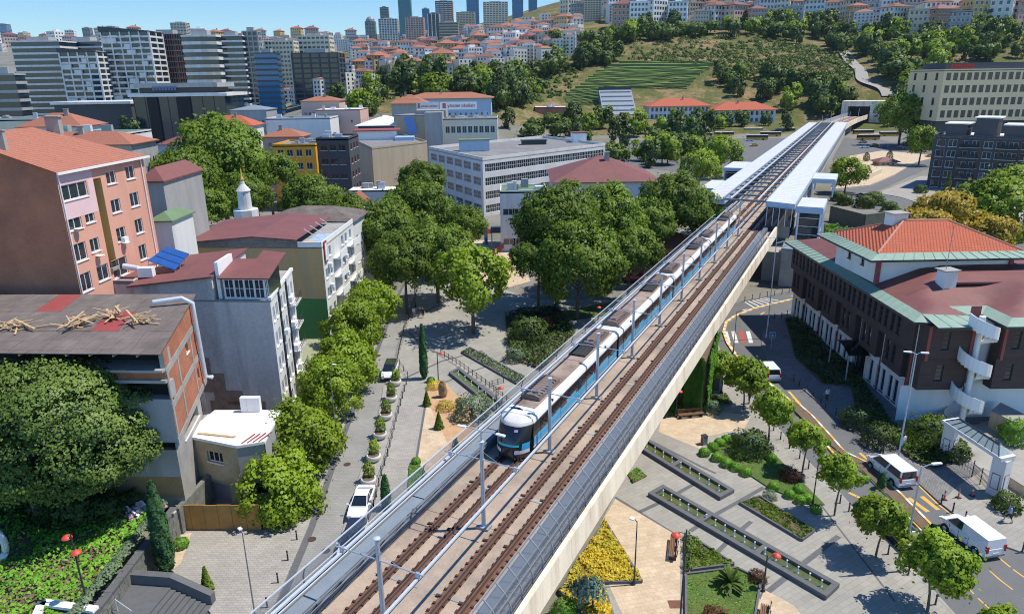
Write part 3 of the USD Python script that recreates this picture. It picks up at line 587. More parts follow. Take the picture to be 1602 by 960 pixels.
for ci,(a,b)in enumerate(cars):
    body=MB();vprof(body,[(TS-TW+.1,Z0+.2),(TS+TW-.1,Z0+.2),(TS+TW,Z0+.5),(TS+TW,Z0+2.75),(TS+TW-.3,Z0+3.1),(TS-TW+.3,Z0+3.1),(TS-TW,Z0+2.75),(TS-TW,Z0+.5)],a,b)
    car=body.put('carriage',M['train_black'],train)
    r=MB();vprof(r,[(TS-TW-.03,Z0+2.62),(TS+TW+.03,Z0+2.62),(TS+TW-.02,Z0+2.95),(TS+TW-.32,Z0+3.22),(TS-TW+.32,Z0+3.22),(TS-TW+.02,Z0+2.95)],a-.02,b+.02);r.put('roof_shell',M['train_white'],car,smooth=50)
    r=MB();vbox(r,TS-.98,TS+.98,a+1.2,b-.3,Z0+3.2,Z0+3.30);r.put('roof_deck',M['train_roof'],car)
    for sg in(1,-1):
        L=b-a;q=MB();side(q,sg,.004,a,b,Z0+.3,Z0+.54);q.put('skirt',M['train_skirt'],car)
        q=MB();side(q,sg,.012,a,b,Z0+.54,Z0+.64);q.put('white_band',M['train_white'],car)
        q=MB()
        steps=5;nd=5
        x=a+.05
        while x<b-.05:  # waist stripe, its upper edge stepped along the car
            e=min(b-.05,x+2.2);k=int((x-a)/2.2);top=1.42+.10*(k%4);side(q,sg,.014,x,e,Z0+.64,Z0+top);x=e
        q.put('blue_band',M['train_cyan'],car)
        for i in range(nd):
            c=a+L*(i+.5)/nd
            d=MB();side(d,sg,.022,c-.68,c+.68,Z0+.64,Z0+2.52);dr=d.put('door',M['train_cyan']if False else M['train_black'],car)
            d=MB();side(d,sg,.027,c-.66,c+.66,Z0+.66,Z0+1.42);d.put('door',M['train_cyan'],car)
            d=MB();[side(d,sg,.03,c+o,c+o+.5,Z0+1.5,Z0+2.4)for o in(-.58,.08)];d.put('door_glass',M['train_glass'],car)
            if i<nd-1:
                w=MB();side(w,sg,.012,c+L/nd*.5-1.15,c+L/nd*.5+1.15,Z0+1.62,Z0+2.42);w.put('window',M['train_glass'],car)
        if sg>0:
            for c in(a+L*.18,a+L*.82):
                q=MB();vbox(q,TS+TW-.42,TS+TW+.02,c,c+.22,Z0+2.9,Z0+3.06);q.put('roof_seam',M['train_skirt'],car)
    ks=[(a+(2.4 if ci==0 else 1.2),4.2),(b-5.0,4.2)]
    for u,l in ks:
        q=MB();vprof(q,[(TS-.85,Z0+3.29),(TS+.85,Z0+3.29),(TS+.78,Z0+3.62),(TS+.35,Z0+3.76),(TS-.35,Z0+3.76),(TS-.78,Z0+3.62)],u,u+l);un=q.put('roof_unit',M['train_unit'],car)
        q=MB();[vbox(q,TS-.8,TS+.8,u+.3+.45*i,u+.36+.45*i,Z0+3.6,Z0+3.785)for i in range(8)];q.put('rib',M['train_roof'],car)
        q=MB();[q.lathe(W(TS-.1+o,u+.55,Z0+3.74),[(.26,0),(.26,.06),(.2,.06)],12)for o in(-.3,.3)];q.put('fan',M['train_black'],car)
    u=(a+b)/2
    q=MB();vbox(q,TS-.8,TS+.8,b-7.6,b-5.4,Z0+3.29,Z0+3.48);[q.tube([W(TS+o,b-7.6,Z0+3.5),W(TS+o,b-5.5,Z0+3.62)],.04,5)for o in(-.6,-.2,.2,.6)];q.put('roof_pipes',M['train_skirt'],car)
    if ci<3:
        q=MB();vbox(q,TS-1.15,TS+1.15,b-.05,b+.65,Z0+.5,Z0+2.9);q.put('gangway',M['train_skirt'],train)
# sloping nose
def nose(zs,du=0.0,hw=None,na=15,amax=1.0,off=0.0):
    P=np.zeros((len(zs),na,3))
    for i,z in enumerate(zs):
        h=z-Z0;rake=.05+.95*max(0,(h-1.0)/2.1)**1.5+.30*max(0,(.7-h))**1.4
        for j,t in enumerate(np.linspace(-amax,amax,na)):
            P[i,j]=W(TS+t*(TW+.004)*(1-.02*max(0,h-2)),42.2+rake+1.05*abs(t)**3.0+du-off,z)
    return P
nz=MB().grid(nose(np.linspace(Z0+.2,Z0+2.66,12))[::-1]);mask=nz.put('cab',M['train_black'],train,smooth=True)
MB().grid(nose(np.linspace(Z0+1.35,Z0+2.45,6),amax=.62,off=.03)[::-1]).put('windscreen',M['train_glass'],mask,smooth=True)
MB().grid(nose(np.linspace(Z0+1.2,Z0+1.36,3),amax=.62,off=.035)[::-1]).put('windscreen_edge',M['train_cyan_light'],mask,smooth=True)
for sg in(1,-1):
    P=nose(np.linspace(Z0+.6,Z0+.9,3),na=31,off=.03);k=slice(21,31)if sg>0 else slice(0,10)
    MB().grid(P[::-1,k]).put('headlight_band',M['train_white'],mask,smooth=True)
    P=nose(np.linspace(Z0+.66,Z0+1.42,4),na=31,off=.015);k=slice(26,31)if sg>0 else slice(0,5)
    MB().grid(P[::-1,k]).put('blue_corner',M['train_cyan'],mask,smooth=True)
    P=nose(np.linspace(Z0+.82,Z0+.96,2),na=31,off=.045);k=slice(22,25)if sg>0 else slice(6,9)
    MB().grid(P[::-1,k]).put('headlight',M['lamp_clear'],mask)
P=nose([Z0+2.28,Z0+2.44],na=31,off=.04);MB().grid(P[::-1,19:23]).put('route_number',M['train_number'],mask)
P=nose(np.linspace(Z0+2.62,Z0+2.95,3));cap=MB();top=[]
rows=[P[0],P[1],P[2]]
for q,(zz,sh)in enumerate(((3.14,.55),(3.24,1.2),(3.26,2.4))):
    R_=P[2].copy();c=W(TS,47,0)
    for j in range(R_.shape[0]):
        d=R_[j]-c;s=d[:2]@VN;u=d[:2]@VU
        R_[j]=W(TS+s*(1-.12*(q+1)),47+min(-1.2,u+sh),Z0+zz)
    rows.append(R_)
rows.append(np.array([W(TS+t*1.0,46.2,Z0+3.24)for t in np.linspace(-1,1,15)]))
MB().grid(np.array(rows)[::-1]).put('roof_cap',M['train_white'],train,smooth=True)
q=MB();q.add([W(TS-.25+.62*math.cos(t),44.35+.34*math.sin(t),Z0+3.0+.24*math.sin(t))+np.array([0,0,.12])for t in np.linspace(0,2*math.pi,18)[:-1]],[[0,i,i+1]for i in range(1,16)]);q.put('destination_visor',M['train_glass'],train)
q=MB();vbox(q,TS-1.05,TS+1.05,43.2,44.4,Z0-.1,Z0+.35);q.put('coupler_skirt',M['train_skirt'],train)

# ------------------------------------------------------------------ station: two long canopies, beams between them, stair towers
M['canopy']=mat('canopy',(0.62,0.625,0.615),0.5,0.05,0.5,6,dirt=(0.52,0.5,0.46),dirt_amt=0.5)
M['fascia']=mat('fascia',(0.42,0.50,0.60),0.5,0.06,0.8,6)
st=thing('railway_station','elevated station with two long white canopies over the viaduct platforms','station')
def canopy(s0,s1,u0,u1,z,tilt):
    n=int((u1-u0)/2.3)
    for k in range(n):
        a,b=u0+k*(u1-u0)/n,u0+(k+1)*(u1-u0)/n-.12;m=MB()
        m.hexa([W(s0,a,z-.12+tilt),W(s1,a,z-.12),W(s1,b,z-.12),W(s0,b,z-.12+tilt)],[W(s0,a,z+tilt),W(s1,a,z),W(s1,b,z),W(s0,b,z+tilt)])
        m.put('roof_panel',M['canopy'],st)
    m=MB();m.hexa([W(s0-.12,u0-.15,z-1.0+tilt),W(s0,u0-.15,z-1.0+tilt),W(s0,u1,z-1+tilt),W(s0-.12,u1,z-1+tilt)],[W(s0-.12,u0-.15,z+.06+tilt),W(s0,u0-.15,z+.06+tilt),W(s0,u1,z+.06+tilt),W(s0-.12,u1,z+.06+tilt)]);m.put('fascia',M['fascia'],st)
    m=MB();vbox(m,s1,s1+.12,u0-.15,u1,z-.9,z+.05);m.put('fascia',M['fascia'],st)
    m=MB();m.hexa([W(s0,u0-.3,z-1.0+tilt),W(s1,u0-.3,z-.95),W(s1,u0-.16,z-.95),W(s0,u0-.16,z-1+tilt)],[W(s0,u0-.3,z+.07+tilt),W(s1,u0-.3,z+.06),W(s1,u0-.16,z+.06),W(s0,u0-.16,z+.07+tilt)]);m.put('fascia',M['fascia'],st)
    m=MB();m.hexa([W(s0,u0,z-.5+tilt),W(s1,u0,z-.5),W(s1,u1,z-.5),W(s0,u1,z-.5+tilt)],[W(s0,u0,z-.13+tilt),W(s1,u0,z-.13),W(s1,u1,z-.13),W(s0,u1,z-.13+tilt)]);m.put('soffit',M['steel_grey'],st)
canopy(-15.9,-11.0,139,392,13.2,.25);canopy(-28.4,-24.0,141,392,13.0,-.0)
for s0,s1 in((-15.7,-11.4),(-28.0,-24.2)):
    m=MB();vbox(m,s0,s1,139.5,392,6.6,9.0);m.put('platform',M['concrete'],st)
    b=s1-.25 if s0>-20 else s0+.1
    m=MB();vbox(m,b-.12,b+.12,139.5,392,9.0,11.4);m.put('back_wall',M['steel_grey'],st)
    for k in range(36):
        m=MB();vbox(m,(s0+s1)/2-.13,(s0+s1)/2+.13,140.5+7*k,140.8+7*k,9.0,12.6);m.put('column',M['galv'],st)
for k in range(40):
    m=MB();u=140.5+6.3*k;m.beam(W(-24.2,u,13.15),W(-15.7,u,13.15),.28,.35);m.put('cross_beam',M['steel_grey'],st)
for s in(-22.6,-17.6):
    m=MB();m.beam(W(s,139.8,13.45),W(s,390,13.45),.22,.28);m.put('long_beam',M['canopy'],st)
for s in(-24.0,-16.0):
    m=MB();m.beam(W(s,139.8,13.4),W(s,390,13.4),.2,.4);m.put('long_beam',M['galv'],st)
def annex(s0,s1,u0,u1,z,h,label,down=0.0,glass=True):
    t=thing('stair_tower',label,'stair tower')
    m=MB();vbox(m,s0-.2,s1+.2,u0-.2,u1+.2,z-.22,z);m.put('roof',M['canopy'],t)
    m=MB();vbox(m,s0-.28,s1+.28,u0-.28,u1+.28,z-h,z-.225);m.put('fascia',M['fascia'],t)
    if glass:
        m=MB();vbox(m,s0+.2,s1-.2,u0+.2,u1-.2,down,z-h);m.put('glass_wall',M['glass'],t)
        k=0
        for zz in np.arange(down+1.4,z-h-.4,1.55):
            m=MB();vbox(m,s0+.1,s1-.1,u0+.1,u1-.1,zz,zz+.09);m.put('glazing_bar',M['white_paint'],t)
        for s in(s0+.15,s1-.15):
            for u in(u0+.15,u1-.15):m=MB();m.beam(W(s,u,down),W(s,u,z-h),.3);m.put('corner_post',M['galv_pale'],t)
        m=MB();m.beam(W(s1+.9,u0+.3,down),W(s1+.1,u0+.3,z-h),.3);m.put('strut',M['canopy'],t)
    else:
        for s in(s0+.15,s1-.15):
            for u in(u0+.15,u1-.15):m=MB();m.beam(W(s,u,down),W(s,u,z-h),.3);m.put('corner_post',M['galv_pale'],t)
    return t
annex(-10.3,-6.2,139.0,149.5,12.9,1.2,'white roofed glass stair tower at the near right corner of the station')
annex(-10.9,-6.1,179,189.5,12.9,1.0,'white roofed open stair head further along the right side of the station',8.8,False)
annex(-32.5,-29.4,160,173,12.2,.9,'white roofed stair tower nearer on the left side of the station')
annex(-34.5,-29.3,199,214,12.2,.9,'white roofed stair tower further along the left side of the station')
t=thing('station_lift','grey concrete lift block beside the station stair tower','lift shaft')
m=MB();vbox(m,-11.5,-8.2,129.5,134.5,0,6.6);m.put('shaft',M['concrete'],t);m=MB();vbox(m,-11.6,-8.1,129.4,134.6,6.6,6.9);m.put('roof',M['tray'],t)
m=MB();vbox(m,-14.8,-11.6,132,138.6,0,5.5);m.put('lobby',M['concrete'],t);m=MB();m.tube([W(-12.5,130,7.6),W(-11.4,130,8.0),W(-10.8,132,7.2)],.12,6);m.put('vent_pipe',M['galv'],t)
m=MB();vbox(m,-15.6,-11.2,138.4,138.6,9.0,12.3);m.put('end_glazing',M['glass'],t);
for s in(-15.6,-14.5,-13.4,-12.3,-11.2):m=MB();vbox(m,s-.06,s+.06,138.2,138.35,9.0,12.3);m.put('mullion',M['galv_pale'],t)
# beyond the station: the viaduct bends right to the tunnel portal in the hill
p0,p1,p2=W(-19.6,395,0)[:2],np.array([195.0,435.0]),np.array([240.0,500.0])
bz=[(1-t)**2*p0+2*t*(1-t)*p1+t*t*p2 for t in np.linspace(0,1,15)]
cv=thing('viaduct_bend','curving end of the viaduct leading into the tunnel portal','viaduct')
def sweep(prof,step=1):
    m=MB();n=len(prof);vs=[]
    for i,c in enumerate(bz):
        t=unit(bz[min(i+1,14)]-bz[max(i-1,0)]);nn=np.array([t[1],-t[0]]);vs+=[(*(c+nn*s),z)for s,z in prof]
    return m.add(vs,[[i*n+j,i*n+(j+1)%n,(i+1)*n+(j+1)%n,(i+1)*n+j]for i in range(14)for j in range(n)])
sweep([(-6.3,6.6),(6.3,6.6),(6.3,8.0),(-6.3,8.0)]).put('deck',M['deck_concrete'],cv)
sweep([(-6.4,7.9),(-6.0,7.9),(-6.0,10.2),(-6.4,10.2)]).put('side_wall',M['galv'],cv);sweep([(6.0,6.4),(6.4,6.4),(6.4,9.2),(6.0,9.2)]).put('side_wall',M['beam_concrete'],cv)
for o in(-3,-1.5,1.2,2.7):sweep([(o,8.01),(o+.5,8.01),(o+.5,8.15),(o,8.15)]).put('rail',M['rust'],cv)
for i in(4,9):q=MB();q.obox((bz[i][0],bz[i][1],-1),(9,1.8,7.7),-.52);q.put('pier',M['concrete'],cv)
for i in(3,7,11):
    for o in(-5.6,5.6):q=MB();q.tube([(bz[i][0]+o,bz[i][1],8),(bz[i][0]+o,bz[i][1],14.5)],.13,6);q.put('pole',M['galv'],cv)
tp=thing('tunnel_portal','pale concrete tunnel portal with dark mouth cut into the hillside','tunnel portal')
q=MB();c=p2;e=np.array([math.cos(-.55),math.sin(-.55)]);f=np.array([-e[1],e[0]])
def pq(a,b,z):w=c+e*a+f*b;return(w[0],w[1],z)
for a0,a1,z0,z1,nm in((-11,-7,0,14.5,'jamb'),(7,22,0,14.5,'jamb'),(-11,24,14.5,18,'lintel')):
    q=MB();q.hexa([pq(a0,0,z0),pq(a1,0,z0),pq(a1,16,z0),pq(a0,16,z0)],[pq(a0,0,z1),pq(a1,0,z1),pq(a1,16,z1),pq(a0,16,z1)]);q.put(nm,M['beam_concrete'],tp)
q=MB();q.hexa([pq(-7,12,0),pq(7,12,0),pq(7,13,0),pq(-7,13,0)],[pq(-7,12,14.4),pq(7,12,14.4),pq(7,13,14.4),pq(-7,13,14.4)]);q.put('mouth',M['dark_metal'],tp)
q=MB();q.hexa([pq(24,0,0),pq(70,-14,0),pq(70,-12,0),pq(24,4,0)],[pq(24,0,18),pq(70,-14,28),pq(70,-12,28),pq(24,4,18)]);q.put('wing_wall',M['beam_concrete'],tp)
# ------------------------------------------------------------------ buildings: walls with real openings, windows set back in them
def PL(A,B,px,py):  # that sight line on the upright plane through A and B: (metres from A, height)
    A,B=np.asarray(A,float),np.asarray(B,float);d=ray(px,py);t=unit(B-A);n=np.array([t[1],-t[0]])
    k=(A@n)/(d[:2]@n);p=d[:2]*k
    return float((p-A)@t),float(CH+k*d[2])
def PR(A,B,x0,y0,x1,y1):
    u0,z1=PL(A,B,x0,y0);u1,z0=PL(A,B,x1,y1)
    return(min(u0,u1),max(u0,u1),min(z0,z1),max(z0,z1))
def face(parent,A,B,z0,z1,rects,wall,frame=None,pane=None,depth=.16,mull=(2,1),sill=True,fw=.07,name='wall',top=None,each=True,bars=None):
    """A wall from A to B (left to right seen from outside) with an opening for each rectangle (u0, u1, z0, z1[, depth, pane, frame, mull])."""
    A,B=np.asarray(A,float),np.asarray(B,float);L=np.linalg.norm(B-A);t=(B-A)/L;n=np.array([t[1],-t[0]])
    frame=frame or M['window_white'];pane=pane or M['glass_home']
    rects=[r for r in rects if r[1]>.02 and r[0]<L-.02 and r[3]>z0+.02 and r[2]<z1-.02]
    rects=[(max(r[0],.02),min(r[1],L-.02),max(r[2],z0+.02),min(r[3],z1-.02),*r[4:])for r in rects]
    def pt(u,z,o=0.0):p=A+t*u+n*o;return(p[0],p[1],z)
    us=sorted({0.0,L,*[r[0]for r in rects],*[r[1]for r in rects]});zs=sorted({z0,z1,*[r[2]for r in rects],*[r[3]for r in rects]})
    m=MB()
    for a,b in zip(zs[:-1],zs[1:]):
        run=None
        for c,d in zip(us[:-1],us[1:]):
            hole=any(r[0]-1e-6<=c and d<=r[1]+1e-6 and r[2]-1e-6<=a and b<=r[3]+1e-6 for r in rects)
            if not hole:run=(c if run is None else run[0],d)
            if hole and run:m.quad(pt(run[0],a),pt(run[1],a),pt(run[1],b),pt(run[0],b));run=None
        if run:m.quad(pt(run[0],a),pt(run[1],a),pt(run[1],b),pt(run[0],b))
    if top:m.poly([pt(0,z1)]+[pt(u,z)for u,z in top]+[pt(L,z1)])
    for r in rects:
        d=r[4]if len(r)>4 and r[4]else depth;a,b,c,e=r[:4]
        m.quad(pt(a,c,-d),pt(a,c),pt(a,e),pt(a,e,-d));m.quad(pt(b,c),pt(b,c,-d),pt(b,e,-d),pt(b,e));m.quad(pt(a,c),pt(a,c,-d),pt(b,c,-d),pt(b,c));m.quad(pt(a,e,-d),pt(a,e),pt(b,e),pt(b,e,-d))
    w=m.put(name,wall,parent)
    allp,allf=MB(),MB()
    for r in rects:
        d=r[4]if len(r)>4 and r[4]else depth;pm=r[5]if len(r)>5 and r[5]else pane;fm=r[6]if len(r)>6 and r[6]else frame;ml=r[7]if len(r)>7 else mull;a,b,c,e=r[:4]
        fr,pn=(MB(),MB())if each else(allf,allp)
        pn.quad(pt(a,c,-d+.005),pt(b,c,-d+.005),pt(b,e,-d+.005),pt(a,e,-d+.005))
        if not ml:
            pn.put('panel',pm,w);continue
        def bar(u0,u1,v0,v1,o=-d+.06):fr.hexa([pt(u0,v0,o),pt(u1,v0,o),pt(u1,v0,-d),pt(u0,v0,-d)],[pt(u0,v1,o),pt(u1,v1,o),pt(u1,v1,-d),pt(u0,v1,-d)])
        bar(a,a+fw,c,e);bar(b-fw,b,c,e);bar(a+fw,b-fw,c,c+fw);bar(a+fw,b-fw,e-fw,e)
        for k in range(1,ml[0]):x=a+(b-a)*k/ml[0];bar(x-fw*.45,x+fw*.45,c+fw,e-fw)
        for k in range(1,ml[1]):x=c+(e-c)*k/ml[1];bar(a+fw,b-fw,x-fw*.4,x+fw*.4,-d+.045)
        if each:
            f=fr.put('window',fm,parent);pn.put('pane',pm,f)
            if sill:s=MB();s.hexa([pt(a-.08,c-.09,.1),pt(b+.08,c-.09,.1),pt(b+.08,c-.09,-.02),pt(a-.08,c-.09,-.02)],[pt(a-.08,c-.005,.1),pt(b+.08,c-.005,.1),pt(b+.08,c-.005,-.02),pt(a-.08,c-.005,-.02)]);s.put('sill',M['window_white']if fm is not M['dark_metal']else fm,f)
    if not each and allf.n:
        f=allf.put('window_frames',frame,parent);tag(f,kind='stuff');tag(allp.put('window_panes',pane,f),kind='stuff')
    return w
def rows(L,floors,cols,w,h,z,fh,sill=.9,m=.8,skip=(),**kw):
    """Evenly spaced windows: floors x cols, the lowest floor standing at z."""
    p=(L-2*m)/max(cols,1)
    return[(m+p*(c+.5)-w/2,m+p*(c+.5)+w/2,z+fh*f+sill,z+fh*f+sill+h)for f in range(floors)for c in range(cols)if(f,c)not in skip]
def rect(A,B,dep):  # front from A to B, then back by dep: the four corners
    A,B=np.asarray(A,float),np.asarray(B,float);t=unit(B-A);n=np.array([-t[1],t[0]])
    return[A,B,B+n*dep,A+n*dep]
def hip(parent,P,z,h,mat_,over=.5,gable=(False,False),name='roof',thick=.18,under=None,ridge=None):
    """Roof over the four corners P, ridge along the longer side; gable ends where asked."""
    P=[np.asarray(p,float)for p in P];c=sum(P)/4
    if np.linalg.norm(P[1]-P[0])<np.linalg.norm(P[2]-P[1]):P=P[1:]+P[:1]
    t=unit(P[1]-P[0]);n=unit(P[3]-P[0])
    O=[P[0]-t*over-n*over,P[1]+t*over-n*over,P[2]+t*over+n*over,P[3]-t*over+n*over]
    W_=np.linalg.norm(O[3]-O[0])/2;mid0,mid1=(O[0]+O[3])/2,(O[1]+O[2])/2;L=np.linalg.norm(mid1-mid0)
    a=mid0+t*(0 if gable[0]else min(W_,L*.48));b=mid1-t*(0 if gable[1]else min(W_,L*.48))
    m=MB();e=[V3(o,z)for o in O];a3,b3=V3(a,z+h),V3(b,z+h)
    m.quad(e[0],e[1],b3,a3);m.quad(e[2],e[3],a3,b3);m.poly([e[1],e[2],b3]);m.poly([e[3],e[0],a3])
    lo=[V3(o,z-thick)for o in O]
    for i in range(4):m.quad(lo[i],lo[(i+1)%4],e[(i+1)%4],e[i])
    m.quad(lo[3],lo[2],lo[1],lo[0])
    return m.put(name,mat_,parent)
def flat(parent,P,z,mat_,par=.5,pmat=None,w=.25):
    MB().prism(P,z-.3,z).put('roof',mat_,parent)
    m=MB();P=[np.asarray(p,float)for p in P];c=sum(P)/len(P)
    for i in range(len(P)):
        a,b=P[i],P[(i+1)%len(P)];t=unit(b-a);n=np.array([-t[1],t[0]])
        if n@(c-a)<0:n=-n
        m.hexa([V3(a,z-.31),V3(b,z-.31),V3(b+n*w-t*w,z-.31),V3(a+n*w+t*w,z-.31)],[V3(a,z+par),V3(b,z+par),V3(b+n*w-t*w,z+par),V3(a+n*w+t*w,z+par)])if n@np.array([-(b-a)[1],(b-a)[0]])>0 else None
    if m.n:m.put('parapet',pmat or mat_,parent)
def walls(parent,P,z0,z1,mat_,skip=(),name='wall'):
    m=MB()
    for i in range(len(P)):
        if i in skip:continue
        a,b=P[i],P[(i+1)%len(P)];m.quad(V3(a,z0),V3(b,z0),V3(b,z1),V3(a,z1))
    if m.n:m.put(name,mat_,parent)
def bld(name,label,P,z0,z1,wall,spec,roof,cat='building',side=None,frame=None,pane=None,each=True,mull=(2,1),group=None,sill=True,depth=.16):
    """P: corners counter-clockwise; spec: {edge: dict for rows()}; roof: ('flat', mat, parapet) or ('hip', mat, height, over, gables)."""
    t=thing(name,label,cat,group=group)
    for i in range(len(P)):
        a,b=np.asarray(P[i],float),np.asarray(P[(i+1)%len(P)],float);L=np.linalg.norm(b-a);s=spec.get(i)
        if s is None:continue
        s=dict(s);ml=s.pop('mull',mull);dz=s.pop('depth',depth);rs=s.pop('rects',None)or rows(L,z=s.pop('z',z0),**s)
        face(t,a,b,z0,z1,rs,wall if not side or i!=side[0]else side[1],frame,pane,dz,ml,sill,each=each)
    walls(t,P,z0,z1,wall,skip=[i for i in range(len(P))if spec.get(i)is not None])
    if roof[0]=='flat':flat(t,P,z1,roof[1],roof[2],roof[3]if len(roof)>3 else wall)
    elif roof[0]=='hip':hip(t,P,z1,roof[2],roof[1],roof[3]if len(roof)>3 else .5,roof[4]if len(roof)>4 else(False,False))
    return t
def hb(name,label,x0,x1,yt,Y,dep,wall,roof,floors,cols,rot=0.0,z0=None,cat='building',w=1.1,h=1.4,side_cols=3,each=True,group=None,frame=None,pane=None,mull=(2,1),z1=None,sill=True,ns=(1,3)):
    """A building standing across the view at distance Y between two sight lines, its eaves on row yt."""
    a,b=AT(x0,yt,Y),AT(x1,yt,Y);c=(a+b)/2;Wd=b[0]-a[0]
    z1=z1 if z1 is not None else c[2];t=np.array([math.cos(rot),math.sin(rot)]);Wd=Wd/max(.4,math.cos(rot))if rot==0 else Wd
    A,B=c[:2]-t*Wd/2,c[:2]+t*Wd/2;P=rect(A,B,dep)
    if z0 is None:z0=float(min(TZ(*p)for p in P))-.3
    fh=(z1-z0-.3)/max(floors,1)
    spec={0:dict(floors=floors,cols=cols,w=w,h=min(h,fh*.6),fh=fh,sill=fh*.28)}if cols else{}
    for i in ns:
        if side_cols:spec[i]=dict(floors=floors,cols=side_cols,w=w,h=min(h,fh*.6),fh=fh,sill=fh*.28)
    r_=bld(name,label,P,z0,z1,wall,spec,roof,cat,frame=frame,pane=pane,each=each,mull=mull,group=group,sill=sill);g_=random.Random(int(x0+yt*7))
    if roof[0]=='flat' and Wd>6:
        for k in range(5):
            p_=P[0]+(P[1]-P[0])*g_.uniform(.1,.9)+(P[3]-P[0])*g_.uniform(.2,.85);q=MB();q.obox(V3(p_,z1),(g_.uniform(.8,2.4),g_.uniform(.8,1.8),g_.uniform(.6,2.0)),rot+g_.choice((0,.1)));q.put('roof_box',g_.choice((M['white_render'],M['grey_render'],M['galv'])),r_)
    elif roof[0]=='hip' and Wd>8:chimney(r_,P[0]+(P[1]-P[0])*g_.uniform(.3,.7)+(P[3]-P[0])*.4,z1+.4,roof[2]+.6,1.0)
    return r_
def chimney(parent,p,z,h,w=.8,mt=None):
    m=MB();m.obox((p[0],p[1],z),(w,w*.8,h),.2);m.put('chimney',mt or M['concrete'],parent)
    m=MB();m.obox((p[0],p[1],z+h),(w*1.25,w*1.05,.12),.2);m.put('chimney_cap',M['concrete'],parent)
M['salmon']=mat('salmon',(0.68,0.345,0.245),0.85,0.06,0.5,6,dirt=(0.48,0.25,0.18),dirt_amt=0.75,streak=True)
M['pink']=mat('pink',(0.72,0.50,0.50),0.85,0.05,0.5,6)
M['ochre_wall']=mat('ochre_wall',(0.56,0.36,0.12),0.85,0.08,0.6,6,dirt=(0.38,0.27,0.13),dirt_amt=0.5,streak=True)
M['brown_wall']=mat('brown_wall',(0.37,0.14,0.075),0.9,0.25,0.35,5,dirt=(0.17,0.085,0.065),dirt_amt=0.6)
M['tiles_orange']=mat_tiles('tiles_orange',(0.43,0.165,0.105),0.0)
M['tiles_orange_b']=mat_tiles('tiles_orange_b',(0.42,0.17,0.10),1.57)
M['tiles_bright']=mat_tiles('tiles_bright',(0.52,0.13,0.065),-.4,pitch=.42,col=.34)
M['sheet_maroon']=mat('sheet_maroon',(0.205,0.076,0.066),0.65,0.12,0.6,8,dirt=(0.14,0.06,0.055),dirt_amt=0.6)
M['sheet_brown']=mat_bricks('sheet_brown',(0.20,0.165,0.145),(0.165,0.135,0.12),(0.10,0.08,0.07),1.0,1.1,1.9,.02,False,0.0,.35,vscale=.5)
M['sheet_red']=mat('sheet_red',(0.30,0.06,0.055),0.7,0.12,1,8,dirt=(.2,.09,.08))
M['brick']=mat_bricks('brick',(0.50,0.17,0.085),(0.42,0.13,0.065),(0.40,0.26,0.18),1.0,.3,.2,.016,True,0,.3,vscale=.6)
M['blue_render']=mat('blue_render',(0.50,0.465,0.42),0.9,0.25,0.3,3,dirt=(0.14,0.135,0.13),dirt_amt=0.85,streak=True)
M['white_render']=mat('white_render',(0.64,0.62,0.58),0.85,0.08,0.6,6,dirt=(0.40,0.38,0.35),dirt_amt=0.5,streak=True)
M['cream_render']=mat('cream_render',(0.62,0.54,0.40),0.85,0.08,0.6,6,dirt=(0.45,0.39,0.29),dirt_amt=0.4,streak=True)
M['grey_render']=mat('grey_render',(0.33,0.325,0.31),0.9,0.12,0.5,5,dirt=(0.2,0.19,0.18),dirt_amt=0.6,streak=True)
M['roof_white']=mat('roof_white',(0.82,0.80,0.77),0.7,0.05,0.5,6,dirt=(0.62,0.58,0.53),dirt_amt=0.4)
M['roof_grey']=mat('roof_grey',(0.20,0.195,0.19),0.9,0.18,0.3,4,dirt=(0.30,0.285,0.27),dirt_amt=0.6)
M['roof_green']=mat('roof_green',(0.14,0.21,0.11),0.85,0.12,0.5,6)
M['stone_rough']=mat('stone_rough',(0.17,0.17,0.15),0.95,0.35,2.0,7,0.03,dirt=(0.1,0.12,0.07),dirt_amt=0.5)
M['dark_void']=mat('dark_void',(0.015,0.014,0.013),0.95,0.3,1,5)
M['solar']=mat('solar',(0.025,0.085,0.28),0.12,0.15,1,6,spec=.8)
# ------------------------------------------------------------------ pink apartment block
A,B=np.array([-42.4,66.4]),np.array([-41.5,81.0]);ZP=28.2
t=thing('apartment_block','tall salmon and pink apartment block with orange tiled roof and ochre light well','building')
c5=lambda x0,y0,x1,y1:PR(A,B,x0/4,240+y0/4,x1/4,240+y1/4)
R3,R2=(.16,None,None,(3,1)),(.16,None,None,(2,1))
wins=[c5(375,205,555,262)+R3]+[c5(*q)+R2 for q in((412,385,520,462),(524,355,598,422),(450,575,553,655),(558,540,630,602),(497,760,585,842),(602,712,690,775),(697,675,808,745),
        (658,118,732,182),(690,295,762,360),(724,472,795,537),(780,85,848,152),(808,252,876,322),(840,418,902,488),(865,580,925,652))]
u0,zt=PL(A,B,142,268);u1,zb=PL(A,B,182,402)
wins.append((u0+.1,u1-.1,17.6,26.9,1.9,M['ochre_wall'],None,None))
zsplit=PL(A,B,120,340)[1]
face(t,A,B,-1,ZP,wins,M['salmon'])
q=MB();uL=u0;t2=unit(B-A);n2=np.array([t2[1],-t2[0]])
for a,b,c,d in((0.02,PL(A,B,93,300)[0]-.06,zsplit,ZP-.3),(PL(A,B,139,300)[0]+.06,u0+.05,zsplit,ZP-.3),(PL(A,B,93,300)[0]-.06,PL(A,B,139,300)[0]+.06,zsplit,wins[0][2]-.1),(PL(A,B,93,300)[0]-.06,PL(A,B,139,300)[0]+.06,wins[0][3]+.02,ZP-.3)):
    f=lambda u,z:V3(A+t2*u+n2*.012,z)
    q.quad(f(a,c),f(b,c),f(b,d),f(a,d))
q.put('pink_render',M['pink'],t)
